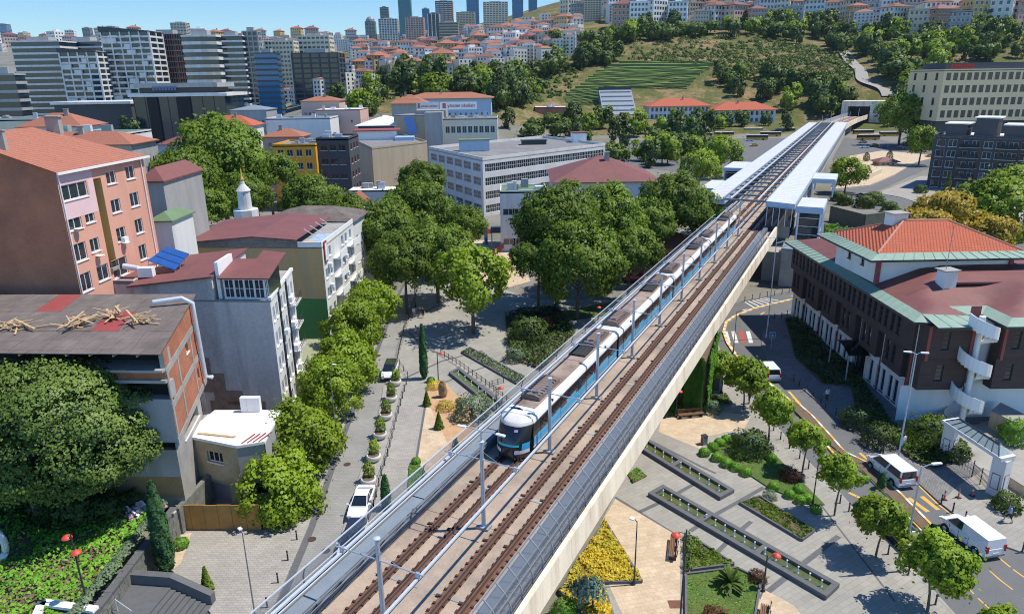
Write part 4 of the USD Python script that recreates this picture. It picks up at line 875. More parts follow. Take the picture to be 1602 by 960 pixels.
q=MB();f=lambda u,z,o=0.:V3(A+t2*u+n2*o,z);a_,b_=u0+.1,u1-.1
q.quad(f(a_+.01,17.61,-1.89),f(a_+.01,17.61),f(a_+.01,26.89),f(a_+.01,26.89,-1.89));q.quad(f(b_-.01,17.61,0),f(b_-.01,17.61,-1.89),f(b_-.01,26.89,-1.89),f(b_-.01,26.89,0));q.put('light_well',M['ochre_wall'],t,label='ochre painted light well')
q=MB();q.hexa([f(a_,17.3,.25),f(b_,17.3,.25),f(b_,17.3,-.1),f(a_,17.3,-.1)],[f(a_,17.6,.25),f(b_,17.6,.25),f(b_,17.6,-1.8),f(a_,17.6,-1.8)]);q.put('ledge',M['concrete'],t)
C,D=np.array([-60.0,82.0]),np.array([-60.5,66.4]);rx=-51.2;rz=31.6
q=MB();q.poly([V3(D,-1),V3(A,-1),V3(A,ZP),(rx,66.4,rz),V3(D,ZP)]);q.put('wall',M['brown_wall'],t,label='windowless dark brown gable wall')
q=MB();q.quad(V3(B,-1),V3(C,-1),V3(C,ZP),V3(B,ZP));q.quad(V3(C,-1),V3(D,-1),V3(D,ZP),V3(C,ZP));q.put('wall',M['salmon'],t)
rf=MB();e0,e1=(-42.05,66.1,ZP),(-41.1,81.4,ZP);r0,r1=(rx,66.1,rz+.1),(rx,78.0,rz+.1);f0,f1=(-60.6,66.1,ZP),(-60.4,82.4,ZP)
rf.quad(e0,e1,r1,r0);rf.poly([e1,f1,r1]);rf.quad(f1,f0,r0,r1)
roof=rf.put('roof',M['tiles_orange'],t)
q=MB();q.beam((-42.0,66.0,ZP-.1),(-41.02,81.5,ZP-.1),.16,.22);q.put('gutter',M['white_paint'],t)
for u in(.12,13.9):q=MB();p=A+t2*u+n2*.1;q.tube([V3(p,0),V3(p,ZP-.2)],.06,5);q.put('downpipe',M['white_paint'],t)
for p,h,w in(((-49.5,79.0),1.9,1.3),((-47.6,67.6),1.9,.7)):chimney(roof,p,rz-(abs(p[0]-rx))*.37-.2,h,w)
for pxy in((118,358),(152,400),(192,380)):
    u,z=PL(A,B,*pxy);q=MB();p=A+t2*u+n2*.35;q.tube([V3(p-n2*.35,z-.3),V3(p,z-.1)],.03,4);q.lathe(V3(p,z-.1),[(.05,0),(.38,.12),(.42,.16)],10);q.put('satellite_dish',M['white_paint'],t)
for pxy in((193,379),):u,z=PL(A,B,*pxy);q=MB();p=A+t2*u+n2*.25;q.obox(V3(p,z),(.4,.8,.6),0);q.put('air_conditioner',M['white_paint'],t)
# beige annex to its right
bld('beige_house','beige blank walled house right behind the salmon block',rect(AT(228,330,92)[:2],AT(262,330,92)[:2],12),0,ZA(245,283,(0,92)),M['grey_render'],{},('hip',M['sheet_maroon'],1.6,.3))
bld('green_roof_house','low house with small green and maroon roofs beside the salmon block',rect(AT(236,350,84)[:2],AT(268,350,84)[:2],6),0,ZA(250,345,(0,84)),M['white_render'],{},('hip',M['roof_green'],.9,.3))

# ------------------------------------------------------------------ half demolished brick building
A,B=np.array([-26.3,49.3]),np.array([-29.1,61.5]);D=np.array([-72.0,52.0]);C=np.array([-72.0,63.0])
zA,zB=17.2,AT(304,464,61.5)[2]
t=thing('derelict_brick_building','half demolished brick building with torn brown roof covered in loose planks','building')
c0=lambda a,b,x0,y0,x1,y1:PR(a,b,x0/4,480+y0/4,x1/4,480+y1/4)
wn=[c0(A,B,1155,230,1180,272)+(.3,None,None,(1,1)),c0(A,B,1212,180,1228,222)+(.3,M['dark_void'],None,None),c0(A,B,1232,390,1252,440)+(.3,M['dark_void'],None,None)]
face(t,A,B,9.2,zA-.6,wn,M['brick'],top=[(12.4,zB-.6)][:0])
L=np.linalg.norm(B-A);tt=unit(B-A);nn=np.array([tt[1],-tt[0]]);f=lambda u,z,o=0.0:V3(A+tt*u+nn*o,z)
q=MB();q.poly([f(0,zA-.6),f(L,zA-.6),f(L,zB-.1),f(0,zA-.1)]);q.put('gable',M['brick'],t)
for z in(9.0,12.0,14.9):q=MB();q.hexa([f(-.02,z,.04),f(L+.02,z,.04),f(L,z,-.1),f(0,z,-.1)],[f(-.02,z+.55,.04),f(L+.02,z+.55,.04),f(L,z+.55,-.1),f(0,z+.55,-.1)]);q.put('concrete_band',M['concrete'],t)
for u in(.1,3.6,8.6,L-.4):q=MB();q.hexa([f(u,9.5,.035),f(u+.4,9.5,.035),f(u+.4,9.5,-.1),f(u,9.5,-.1)],[f(u,14.9,.035),f(u+.4,14.9,.035),f(u+.4,14.9,-.1),f(u,14.9,-.1)]);q.put('concrete_post',M['concrete'],t)
A2=A+tt*2.2-nn*.5+np.array([-.4,0]);B2=B-nn*.4
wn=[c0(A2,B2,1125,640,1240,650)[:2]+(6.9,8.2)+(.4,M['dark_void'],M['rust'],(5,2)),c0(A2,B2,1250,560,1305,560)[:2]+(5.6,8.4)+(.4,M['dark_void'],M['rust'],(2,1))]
face(t,A2,B2,-.5,9.1,wn,M['concrete'])
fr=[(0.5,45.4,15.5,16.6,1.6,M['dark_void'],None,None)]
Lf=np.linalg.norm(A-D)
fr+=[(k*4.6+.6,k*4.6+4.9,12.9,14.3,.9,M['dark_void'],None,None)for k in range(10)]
face(t,D,A,9.2,zA-.35,fr,M['grey_render'])
q=MB();td=unit(A-D);nd=np.array([td[1],-td[0]]);g=lambda u,z,o=0.0:V3(D+td*u+nd*o,z)
q.hexa([g(0,14.35,.3),g(Lf,14.35,.3),g(Lf,14.35,0),g(0,14.35,0)],[g(0,14.6,.3),g(Lf,14.6,.3),g(Lf,14.6,0),g(0,14.6,0)]);q.hexa([g(0,15.3,.5),g(Lf,15.3,.5),g(Lf,15.3,0),g(0,15.3,0)],[g(0,15.5,.5),g(Lf,15.5,.5),g(Lf,15.5,0),g(0,15.5,0)]);q.put('ledge',M['concrete'],t)
q=MB();q.quad(g(0,14.6,.02),g(Lf,14.6,.02),g(Lf,15.3,.02),g(0,15.3,.02));q.put('brick_band',M['brown_wall'],t)
D2=D+np.array([0,1.2]);wl=[(20+k*5.2,24.6+k*5.2,7.4,8.7,.5,M['dark_void'],None,None)for k in range(6)]+[(30,44,3.9,4.7,.5,M['dark_void'],None,None)]
face(t,D2,A2,4.9,9.1,wl,M['grey_render']);q=MB();q.quad(V3(D,9.15),V3(A,9.15),V3(A2,9.15),V3(D2,9.15));q.quad(V3(A,9.16),V3(B,9.16),V3(B2,9.16),V3(A2,9.16));q.put('soffit',M['grey_render'],t)
M['ochre_dirty']=mat('ochre_dirty',(0.30,0.185,0.07),0.9,0.2,0.7,5,dirt=(0.2,0.19,0.14),dirt_amt=0.6)
M['green_dirty']=mat('green_dirty',(0.235,0.27,0.20),0.9,0.15,0.7,5,dirt=(0.3,0.24,0.15),dirt_amt=0.6)
face(t,D2,A2,2.9,4.9,[],M['ochre_dirty'],name='ochre_wall');face(t,D2,A2,-.5,2.9,[(42.0,43.6,.9,1.9,.4,M['dark_void'],M['dark_metal'],(1,1))],M['green_dirty'],name='green_wall')
q=MB();q.quad(V3(B2,-.5),V3(C,-.5),V3(C,zB-.3),V3(B2,zB-.3));q.quad(V3(C,-.5),V3(D2,-.5),V3(D2,zB-.3),V3(C,zB-.3));q.put('wall',M['grey_render'],t)
# roof in separate sheets
ra,rb=np.array([-25.9,48.2]),np.array([-29.0,61.9]);rd,rc=np.array([-73.0,51.0]),np.array([-72,63.5]);za,zb2=17.05,zB+.05
nU,nV=20,3;rng=random.Random(4);red={(17,1),(14,2),(10,2),(8,1),(4,1)}
for i in range(nU):
    for j in range(nV):
        def rp(a,b,dz=0):l=rd+(rc-rd)*b;r=ra+(rb-ra)*b;p=l+(r-l)*a;return V3(p,za+(zb2-za)*b+dz)
        a0,a1,b0,b1=i/nU,(i+1)/nU-.0006,j/nV,(j+1)/nV+.01;dz=.02*j+rng.uniform(0,.02)
        q=MB();q.hexa([rp(a0,b0,dz-.05),rp(a1,b0,dz-.05),rp(a1,b1,dz-.05),rp(a0,b1,dz-.05)],[rp(a0,b0,dz),rp(a1,b0,dz),rp(a1,b1,dz),rp(a0,b1,dz)])
        q.put('roof_sheet',M['sheet_red']if(i,j)in red else M['sheet_brown'],t)
for i in range(26):
    q=MB();p=rp(i/26,0,-.15);q.beam(p+np.array([0,.0,0]),p+np.array([0,2.2,-.05]),.12);q.put('rafter',M['plank'],t)
q=MB();p0=rp(.93,.75,.5);pe=V3(A+tt*10.4+nn*.3,zB-.2);q.tube([p0,rp(.985,.8,.62),pe+np.array([0,0,.2]),pe-np.array([0,0,1]),V3(A+tt*10.9+nn*.3,10.2),V3(A+tt*11.3+nn*.8,9.9)],.2,9);q.put('flue_pipe',M['galv_pale'],t,smooth=50)
for ci,(px,py)in enumerate(((12,512),(42,514),(122,508),(176,500),(222,502))):
    # each heap of planks lies on the roof slope
    lo,hi=0.0,1.0
    base=min(((abs(px-0),a,b)for a in np.linspace(0,1,60)for b in np.linspace(0,.6,14)for _ in[0]if True),key=lambda k:(lambda P:(PXY(P)[0]-px)**2+(PXY(P)[1]-py)**2)(rp(k[1],k[2],.05)))
    hp=thing('plank_heap',f'heap of loose timber planks on the brown roof, {ORD[ci]} from the left','plank heap',group=None)
    r2=random.Random(ci)
    for k in range(14 if ci>1 else 9):
        an=r2.uniform(0,math.pi);l=r2.uniform(1.2,3.0);a,b=base[1],base[2];o=rp(a,b,.14+.045*k)+np.array([r2.uniform(-.7,.7),r2.uniform(-.3,.3),0])
        dv=np.array([math.cos(an)*l/2,math.sin(an)*l/2,math.sin(an)*l/2*(zb2-za)/13.7+r2.uniform(-.1,.15)]);q=MB();q.beam(o-dv,o+dv,r2.uniform(.08,.16),.04);q.put('plank',M['plank'],hp)

# ------------------------------------------------------------------ white roofed annex in front
Z5=6.2;pts=[G(285,680,Z5),G(370,697,Z5),G(414,690,Z5),G(440,641,Z5),G(336,641,Z5)]
t=thing('annex','low derelict annex with flat white roof and dirty ochre front','building')
q=MB();q.prism(pts,Z5-.25,Z5);q.put('roof',M['roof_white'],t)
a,b,c=pts[0]+[.1,.1],pts[1]+[-.05,.1],pts[2]+[-.1,.1]
face(t,a,b,2.2,Z5-.26,[PR(a,b,323,704,350,726)+(.25,M['dark_void'],M['white_paint'],(3,1))],mat('annex_wall',(.42,.34,.21),.9,.2,.7,5,dirt=(.3,.19,.07),dirt_amt=.8))
face(t,a,b,-.3,2.2,[(1.2,4.4,0,1.9,.3,M['steel_grey'],None,None),(5.4,6.4,0,1.8,.3,M['plank'],None,None)],M['green_dirty'],name='green_wall')
face(t,b,c,-.3,Z5-.26,[(.3,2.2,1,2.2,.3,M['dark_void'],None,None)],M['grey_render'])
walls(t,pts[2:]+[pts[0]],-.3,Z5-.26,M['grey_render'],skip=(3,))
q=MB();q.beam(V3(G(310,678,Z5),Z5+.06),V3(G(368,684,Z5),Z5+.06),.25,.1);q.put('roof_plank',M['plank'],t)
for k in range(4):q=MB();p=G(378+k*9,694-k,Z5);q.beam(V3(p,Z5+.05),V3(p+[.6,1.6],Z5+.1),.08);q.put('roof_batten',M['sheet_red'],t)
for px,w,h in((384,.6,1.5),(399,1.2,1.5)):q=MB();p=G(px,643,Z5);q.obox((p[0],p[1],Z5),(w,.5,h),0);q.put('white_post',M['white_paint'],t)

# ------------------------------------------------------------------ blue grey rendered apartment house
A,B,C=np.array([-39.5,70.6]),np.array([-25.0,69.4]),np.array([-26.3,81.5]);D=np.array([-40.5,82.5]);ZT=14.5
t=thing('grey_apartment_house','narrow apartment house with bare blue grey side wall and balconied white front','building')
cx=lambda x0,y0,x1,y1:PR(B,C,400+x0/4,480+y0/4,400+x1/4,480+y1/4)
Lf=np.linalg.norm(C-B);wr=[]
for fl in range(5):
    z=ZT-1.9-2.82*fl
    for u,w in((.7,.8),(2.1,.9),(4.6,.9),(6.2,.8),(8.6,.9),(10.4,.9)):wr.append((u,u+w,z-.7,z+.9,.18,None,None,(2,1)))
face(t,B,C,-.2,ZT,wr,M['white_render'])
tt=unit(C-B);nn=np.array([tt[1],-tt[0]]);f=lambda u,z,o=0.0:V3(B+tt*u+nn*o,z)
for u in(3.6,7.6):q=MB();q.tube([f(u,0,.12),f(u,ZT+.2,.12)],.11,6);q.put('downpipe',M['dark_metal'],t)
q=MB();q.hexa([f(-.1,ZT,.15),f(Lf+.1,ZT,.15),f(Lf,ZT,-.2),f(0,ZT,-.2)],[f(-.1,ZT+.35,.15),f(Lf+.1,ZT+.35,.15),f(Lf,ZT+.35,-.2),f(0,ZT+.35,-.2)]);q.put('cornice',M['white_paint'],t)
for k,(u,z)in enumerate(((8.2,12.2),(8.2,9.2),(8.4,6.2),(9.4,3.4),(4.4,9.6))):q=MB();c_=f(u+.4,z-.5,.3);q.obox(c_,(.45,.8,.6),0);q.put('air_conditioner',M['white_paint'],t)
for k in range(4):
    z=ZT-3.2-2.82*k;q=MB();q.hexa([f(8.2,z-.15,.9),f(11.6,z-.15,.9),f(11.6,z-.15,0),f(8.2,z-.15,0)],[f(8.2,z,.9),f(11.6,z,.9),f(11.6,z,0),f(8.2,z,0)]);b_=q.put('balcony',M['white_render'],t)
    q=MB();q.beam(f(8.2,z+.9,.9),f(11.6,z+.9,.9),.05);q.beam(f(8.2,z+.5,.9),f(11.6,z+.5,.9),.04);[q.beam(f(u,z,.9),f(u,z+.9,.9),.04)for u in np.linspace(8.2,11.6,7)];q.put('railing',M['dark_metal'],b_)
zU=ZA(365,428,(0,70));xs=8.6
q=MB();g=lambda u,z:V3(A+unit(B-A)*u,z);Lw=np.linalg.norm(B-A)
q.poly([g(0,-.2),g(Lw,-.2),g(Lw,ZT),g(xs,ZT),g(xs,zU-.2),g(0,zU-1.2)]);q.put('side_wall',M['blue_render'],t,label='bare blue grey rendered side wall')
walls(t,[A,B,C,D],-.2,ZT,M['grey_render'],skip=(0,1));MB().prism([A,B,C,D],ZT-.2,ZT-.01).put('terrace',M['concrete'],t)
for a_,b_,c_,d_ in((5.4,7.0,4.0,8.0),(7.0,8.4,3.0,6.2),(8.4,10.2,2.6,4.2),(6.4,12.6,1.0,3.0)):q=MB();wn_=unit(B-A);nn_=np.array([wn_[1],-wn_[0]])*.05;q.hexa([V3(A+wn_*a_+nn_,c_),V3(A+wn_*b_+nn_,c_),V3(A+wn_*b_,c_),V3(A+wn_*a_,c_)],[V3(A+wn_*a_+nn_,d_),V3(A+wn_*b_+nn_,d_),V3(A+wn_*b_,d_),V3(A+wn_*a_,d_)]);q.put('brown_cladding',mat('old_cladding',(.24,.16,.12),.9,.3,1.5,8),t)
# rooms and maroon roofs above
M1,M2=A+unit(B-A)*xs,D+unit(C-D)*8.8
q=MB();q.quad(V3(M1,ZT),V3(M2,ZT),V3(M2,zU-.2),V3(M1,zU-.2));q.quad(V3(M2,ZT),V3(D,ZT),V3(D,zU-1.2),V3(M2,zU-.2));q.put('upper_wall',M['white_render'],t)
q=MB();q.hexa([V3(A+[-.4,-.5],zU-1.4),V3(M1+[.25,-.5],zU-.3),V3(M2+[.25,.3],zU-.3),V3(D+[-.4,.3],zU-1.4)],[V3(A+[-.4,-.5],zU-1.2),V3(M1+[.25,-.5],zU-.1),V3(M2+[.25,.3],zU-.1),V3(D+[-.4,.3],zU-1.2)]);rm=q.put('roof',M['sheet_maroon'],t)
cw=MB();p=G(380,452,ZT+.0);cw.obox((M1[0]+.5,M1[1]+2.4,ZT),(.35,4.0,3.9),0);cw.put('chimney_wall',M['white_paint'],t)
ga,gb=M1+[1.0,.3],B+[-.1,.35];zg=ZT+2.3
face(t,ga,gb,ZT,zg,[(.1+k*1.08,1.12+k*1.08,ZT+.15,zg-.15,.08,M['glass_home'],M['white_paint'],(2,2))for k in range(5)],M['white_paint'],name='conservatory')
q=MB();gd,ge=ga+[0,4.4],gb+[-.2,4.4];q.quad(V3(gb,ZT),V3(ge,ZT),V3(ge,zg+.5),V3(gb,zg));q.put('conservatory_side',M['glass_home'],t)
q=MB();q.hexa([V3(ga+[-.3,-.5],zg-.02),V3(gb+[.3,-.5],zg-.02),V3(ge+[.3,.2],zg+.75),V3(gd+[-.3,.2],zg+.75)],[V3(ga+[-.3,-.5],zg+.12),V3(gb+[.3,-.5],zg+.12),V3(ge+[.3,.2],zg+.9),V3(gd+[-.3,.2],zg+.9)]);q.put('conservatory_roof',M['sheet_maroon'],t)
q=MB();q.hexa([V3(ga+[1.2,5.2],ZT+2.2),V3(gb+[-.9,5.2],ZT+2.0),V3(gb+[-.9,9.5],ZT+2.6),V3(ga+[1.2,9.5],ZT+2.8)],[V3(ga+[1.2,5.2],ZT+2.35),V3(gb+[-.9,5.2],ZT+2.15),V3(gb+[-.9,9.5],ZT+2.75),V3(ga+[1.2,9.5],ZT+2.95)]);q.put('rear_roof',M['sheet_maroon'],t)
# lower maroon roof at the left with solar panels
bld('low_house','house behind the brick building with maroon roof and grey wall',[np.array([-52.5,72.5]),np.array([-39.8,71.4]),np.array([-40.6,83]),np.array([-52.5,84])],-.2,16.2,M['blue_render'],{},('flat',M['sheet_maroon'],.1))
sp=thing('solar_heater','three blue solar panels with white water tank on the maroon roof','solar heater')
sa,sb,sc_=AT(231,407,74),AT(273,422,73.6),AT(296,396,77.5);sd_=AT(262,385,78)
for k in range(3):
    q=MB();e=[(sa+(sb-sa)*0,sd_),(sb,sc_)]
    p=lambda a,b:(sa+(sb-sa)*a)*(1-b)+(sd_+(sc_-sd_)*a)*b
    b0,b1=k/3+.01,(k+1)/3-.02;c4=[p(0,b0),p(1,b0),p(1,b1),p(0,b1)];dn=np.array([0,0,-.1]);q.hexa([x+dn for x in c4],c4);q.put('solar_panel',M['solar'],sp)
    q=MB();q.beam(c4[0]-[0,0,.1],c4[0]-[0,0,1.6],.06);q.beam(c4[1]-[0,0,.1],c4[1]-[0,0,.6],.06);q.put('support',M['galv'],sp)
q=MB();q.tube([AT(193,416,73),AT(217,420,73)],.3,10);q.put('tank',M['galv_pale'],sp,smooth=50);q=MB();c_=AT(229,425,73);q.obox(c_-[0,0,.5],(1.5,.9,1.0),.1);q.put('tank_box',M['white_paint'],sp)

# ------------------------------------------------------------------ ochre and green walled apartment house
A,B,C=np.array([-47.0,96.0]),np.array([-25.9,94.0]),np.array([-25.2,111.0]);D=np.array([-46.5,113]);ZT=14.4
M['ochre_side']=mat('ochre_side',(0.56,0.36,0.15),0.9,0.1,0.4,4,dirt=(0.34,0.30,0.24),dirt_amt=0.6,streak=True)
M['green_paint']=mat('green_paint',(0.07,0.22,0.06),0.85,0.1,0.5,6)
t=thing('ochre_apartment_house','apartment house with ochre and green side wall, grey gable and white balconies','building')
w=unit(B-A);Lw=np.linalg.norm(B-A);g=lambda u,z:V3(A+w*u,z)
zg=PL(A,B,490,467)[1]
q=MB();q.quad(g(0,-.2),g(Lw,-.2),g(Lw,zg),g(0,zg));q.put('green_wall',M['green_paint'],t)
zo=ZA(420,398,(0,95));q=MB();q.quad(g(0,zg),g(Lw,zg),g(Lw,ZT),g(0,ZT));q.put('ochre_wall',M['ochre_side'],t)
zpk=ZA(396,371,(0,95));upk=PL(A,B,396,371)[0]
q=MB();q.poly([g(0,ZT),g(Lw,ZT),g(Lw-3.6,ZT+.9),g(upk,zpk),g(.5,ZT+.3)]);q.put('gable',mat_bricks('grey_block',(.25,.235,.215),(.29,.275,.25),(.18,.17,.16),1,.4,.2,.02),t)
tt=unit(C-B);nn=np.array([tt[1],-tt[0]]);f=lambda u,z,o=0.0:V3(B+tt*u+nn*o,z);wr=[]
for fl in range(5):
    z=.6+2.75*fl
    for u,ww in((.8,1.1),(3.0,1.1),(9.6,1.2),(11.6,1.2),(14.2,1.2)):wr.append((u,u+ww,z+.8,z+2.2,.18,None,None,(2,1)))
face(t,B,C,-.2,ZT,wr,M['white_render'])
for fl in range(5):
    z=.5+2.75*fl
    for a,b in((4.8,8.6),(12.4,16.6)):
        q=MB();q.hexa([f(a,z,1.1),f(b,z,1.1),f(b,z,0),f(a,z,0)],[f(a,z+.15,1.1),f(b,z+.15,1.1),f(b,z+.15,0),f(a,z+.15,0)]);q.hexa([f(a,z+.15,1.1),f(b,z+.15,1.1),f(b,z+.15,1.02),f(a,z+.15,1.02)],[f(a,z+1.1,1.1),f(b,z+1.1,1.1),f(b,z+1.1,1.02),f(a,z+1.1,1.02)]);q.put('balcony',M['white_paint'],t)
for u,z in((2.4,8),(2.4,11),(9,5),(10.8,10.2),(10.8,7.5),(16,4)):q=MB();q.obox(f(u,z,.3),(.45,.8,.6),0);q.put('air_conditioner',M['white_paint'],t)
walls(t,[A,B,C,D],-.2,ZT,M['grey_render'],skip=(0,1));MB().prism([A,B,C,D],ZT-.2,ZT-.01).put('terrace',M['concrete'],t)
dl=D-A
q=MB();dz=np.array([0,0,.14]);P=[g(.2,ZT+.35),g(upk,zpk+.1),g(Lw-3.4,ZT+1.0)];Q=[V3(D+[.5,0],ZT+.35),V3(A+w*upk+[.3,17],zpk+.1),V3(C+[-3.4,-.5],ZT+1.0)]
P=[p+np.array([0,-.5,0])for p in P]
for i in range(2):q.hexa([P[i],P[i+1],Q[i+1],Q[i]],[P[i]+dz,P[i+1]+dz,Q[i+1]+dz,Q[i]+dz])
q.put('roof',M['sheet_maroon'],t)
q=MB();c4=[AT(446,361,104),AT(470,361,104),AT(470,357,106),AT(446,357,106)];q.hexa([x-[0,0,.1]for x in c4],[x+[0,0,.1]for x in c4]);q.put('skylight',M['white_paint'],t)
M['pool_blue']=mat('pool_blue',(0.36,0.47,0.62),0.6,0.08)
q=MB();q.quad(f(.2,ZT+.02,-3.2),f(.2,ZT+.02,-.1),f(9,ZT+.02,-.1),f(9,ZT+.02,-3.2));q.put('blue_terrace',M['pool_blue'],t)
q=MB();[q.hexa([f(a,ZT,o0),f(b,ZT,o0),f(b,ZT,o1),f(a,ZT,o1)],[f(a,ZT+.7,o0),f(b,ZT+.7,o0),f(b,ZT+.7,o1),f(a,ZT+.7,o1)])for a,b,o0,o1 in((0,.12,-3.3,0),(0,16.9,.02,-.1))];q.put('parapet',M['white_paint'],t)
for k in range(4):q=MB();q.beam(f(3.5+2.6*k,ZT+1.8,-3.4),f(3.9+2.6*k,ZT+.2,-1.2),.09);q.put('roof_strut',M['white_paint'],t)
q=MB();q.obox(f(1.5,ZT+.03,-2.1),(1.6,1.1,.45),.2);q.put('sofa',M['plank'],t)
q=MB();q.hexa([f(.6,12.0,.2),f(1.8,12.0,.2),f(1.8,12,.06),f(.6,12,.06)],[f(.6,15.0,.2),f(1.8,15.0,.2),f(1.8,15,.06),f(.6,15,.06)]);q.put('sign_board',M['sheet_red'],t,label='red and white sign board')
q=MB();q.hexa([f(.8,12.3,.23),f(1.6,12.3,.23),f(1.6,12.3,.19),f(.8,12.3,.19)],[f(.8,14.7,.23),f(1.6,14.7,.23),f(1.6,14.7,.19),f(.8,14.7,.19)]);q.put('sign_white',M['white_paint'],t)
bld('brown_roof_house','house with brown sheet roof right behind the ochre apartment house',[np.array([-40.,113.5]),np.array([-25.4,111.4]),np.array([-24.6,121]),np.array([-39,123])],0,14.6,M['white_render'],{1:dict(floors=4,cols=3,w=1.2,h=1.4,fh=3.2)},('hip',M['sheet_brown'],1.6,.4))
bld('green_house','pale green house with small tiled roof behind the white balconies',[np.array([-36.,122.]),np.array([-25.6,121.4]),np.array([-24.9,130]),np.array([-35,131])],0,9.6,mat('pale_green',(.33,.40,.19),.85,.08),{1:dict(floors=3,cols=3,w=1.2,h=1.3,fh=3.0)},('hip',M['tiles_orange'],1.4,.4))
t=thing('low_terrace','low flat roofed outbuilding with greenish roof under the green wall','building');MB().prism([G(474,530,2.6),G(516,530,2.6),G(478,592,2.6),G(462,592,2.6)],-.2,2.6).put('block',mat('olive_roof',(.30,.31,.19),.9,.15),t)
q=MB();q.beam(V3(G(517,530,2.6),2.75),V3(G(479,594,2.6),2.75),.25,.3);q.put('kerb',M['white_paint'],t)
# ------------------------------------------------------------------ vehicles, people, bollards, lamps
def car(name,label,kind,p,ang,paint,group=None,two=None,cat='car',detail=True):
    """Vehicle along local +y (front), built on its own axes."""
    t=thing(name,label,cat,(p[0],p[1],p[2]if len(p)>2 else 0.006),ang,group)
    K={'sedan':(4.6,.9,[(-2.3,.45,.78,.6),(-2.2,.3,.98,.8),(-1.5,.22,1.02,.88),(-.9,.2,.95,.9),(.8,.2,.95,.9),(1.2,.2,.93,.88),(2.05,.24,.80,.84),(2.3,.4,.62,.66)],[(-1.75,1.0,.74),(-.85,1.42,.60),(.25,1.45,.60),(1.25,.96,.74)]),
         'suv':(4.5,.92,[(-2.25,.5,1.0,.7),(-2.2,.35,1.12,.84),(-.9,.28,1.1,.92),(.8,.28,1.08,.92),(1.2,.28,1.06,.9),(2.0,.3,.95,.86),(2.25,.45,.7,.68)],[(-2.15,1.12,.76),(-1.85,1.62,.66),(.3,1.66,.66),(1.2,1.08,.78)]),
         'van':(4.9,.95,[(-2.45,.45,1.05,.84),(-2.4,.3,1.1,.92),(-.9,.28,1.1,.95),(.8,.28,1.1,.95),(1.5,.28,1.1,.93),(2.2,.3,.98,.88),(2.45,.45,.72,.7)],[(-2.42,1.1,.90),(-2.36,1.88,.82),(.65,1.92,.82),(1.65,1.12,.86)]),
         'mini':(4.4,.9,[(-2.2,.45,1.0,.8),(-2.15,.3,1.06,.88),(-.9,.28,1.05,.9),(.8,.28,1.05,.9),(1.3,.28,1.04,.89),(2.0,.3,.92,.84),(2.2,.45,.68,.66)],[(-2.17,1.06,.84),(-2.02,1.76,.72),(.5,1.78,.72),(1.45,1.06,.8)])}[kind]
    Ln,Wd,low,up=K
    V=[]
    for y,zb,zt,w in low:V+=[(-w*.93,y,zb),(w*.93,y,zb),(w,y,(zb+zt)*.5),(w*.95,y,zt),(-w*.95,y,zt),(-w,y,(zb+zt)*.5)]
    n=len(low);F=[[i*6+j,i*6+(j+1)%6,(i+1)*6+(j+1)%6,(i+1)*6+j]for i in range(n-1)for j in range(6)]
    b=MB().add(V,[f[::-1]for f in F]);b.poly(V[:6]);b.poly(V[-6:][::-1]);body=b.put('body',paint,t,smooth=35)
    g=MB();U=[[(-w,y,z),(w,y,z)]for y,z,w in up]
    (rl,rr),(al,ar),(bl,br),(fl,fr)=[[np.array(q)for q in u]for u in U]
    glass=M['car_glass'];top=two or paint
    g.quad(al,ar,br,bl);g.quad(rl,rr,ar,al);g.quad(br,fr,fl,bl)
    g.quad(rr,fr,br,ar);g.quad(fl,rl,al,bl);cab=g.put('roof',top,t,smooth=20)
    def pane(q,o,nm,m_,s=.07):
        q=[np.array(x)for x in q];c=sum(q)/len(q);nrm=unit(np.cross(q[1]-q[0],q[2]-q[0]));nrm=nrm if nrm@(c-np.array([0,-.2,.9]))>0 else-nrm
        MB().poly([c+(x-c)*(1-s)+nrm*o for x in q]).put(nm,m_,t)
    pane([bl,br,fr,fl],.012,'windscreen',glass,.1)
    if kind!='van' or two:pane([rl,rr,ar,al],.012,'rear_window',glass,.16)
    for a0,a1,b0,b1 in((rr,ar,br,fr),(rl,al,bl,fl)):
        if kind=='van' and not two:q=[b0+(a1-b0)*.02,b0,b1,b1+(a0-b1)*.34];q=[b0+(a1-b0)*.25,b0,b1,b1+(a0-b1)*.42];pane(q,.012,'side_window',glass,.14)
        else:
            m1,m0=(a1+b0)/2,a0+(b1-a0)*.48
            pane([a1,m1,m0,a0],.012,'side_window',glass,.13);pane([m1,b0,b1,m0],.012,'side_window',glass,.13)
    for x in(-1,1):
        for y in(-Ln*.31,Ln*.31):
            q=MB();th=np.linspace(0,2*math.pi,17)[:-1];r=.33
            ring=lambda xx,rr:[(xx,y+rr*math.cos(a),.33+rr*math.sin(a))for a in th]
            o,i=x*(Wd+.015),x*(Wd-.2);q.add(ring(o,r)+ring(i,r),[[k,(k+1)%16,16+(k+1)%16,16+k]for k in range(16)]);q.poly(ring(o,r));wh=q.put('wheel',M['rubber'],t)
            MB().poly(ring(o+x*.01,.2)).put('rim',M['car_silver'],wh)
        f0,r0=low[-2],low[1]
        q=MB();q.box((x*f0[3]*.72-.2,f0[0]-.05,f0[2]*.72),(x*f0[3]*.72+.2,low[-1][0]-.02,f0[2]*.9));q.put('headlight',M['lamp_clear'],t)
        q=MB();hh=.55 if kind in('van','mini')else .2;q.box((x*r0[3]*.86-.1,low[0][0]-.02,r0[2]-.3),(x*r0[3]*.86+.1,low[1][0]+.12,r0[2]+(hh-.3 if kind in('van','mini')else-.05)));q.put('tail_light',M['tail_red'],t)
        q=MB();q.box((x*(Wd+.08)-.09,up[-1][0]-.25,up[-1][1]),(x*(Wd+.08)+.09,up[-1][0]-.1,up[-1][1]+.17));q.put('mirror',paint,t)
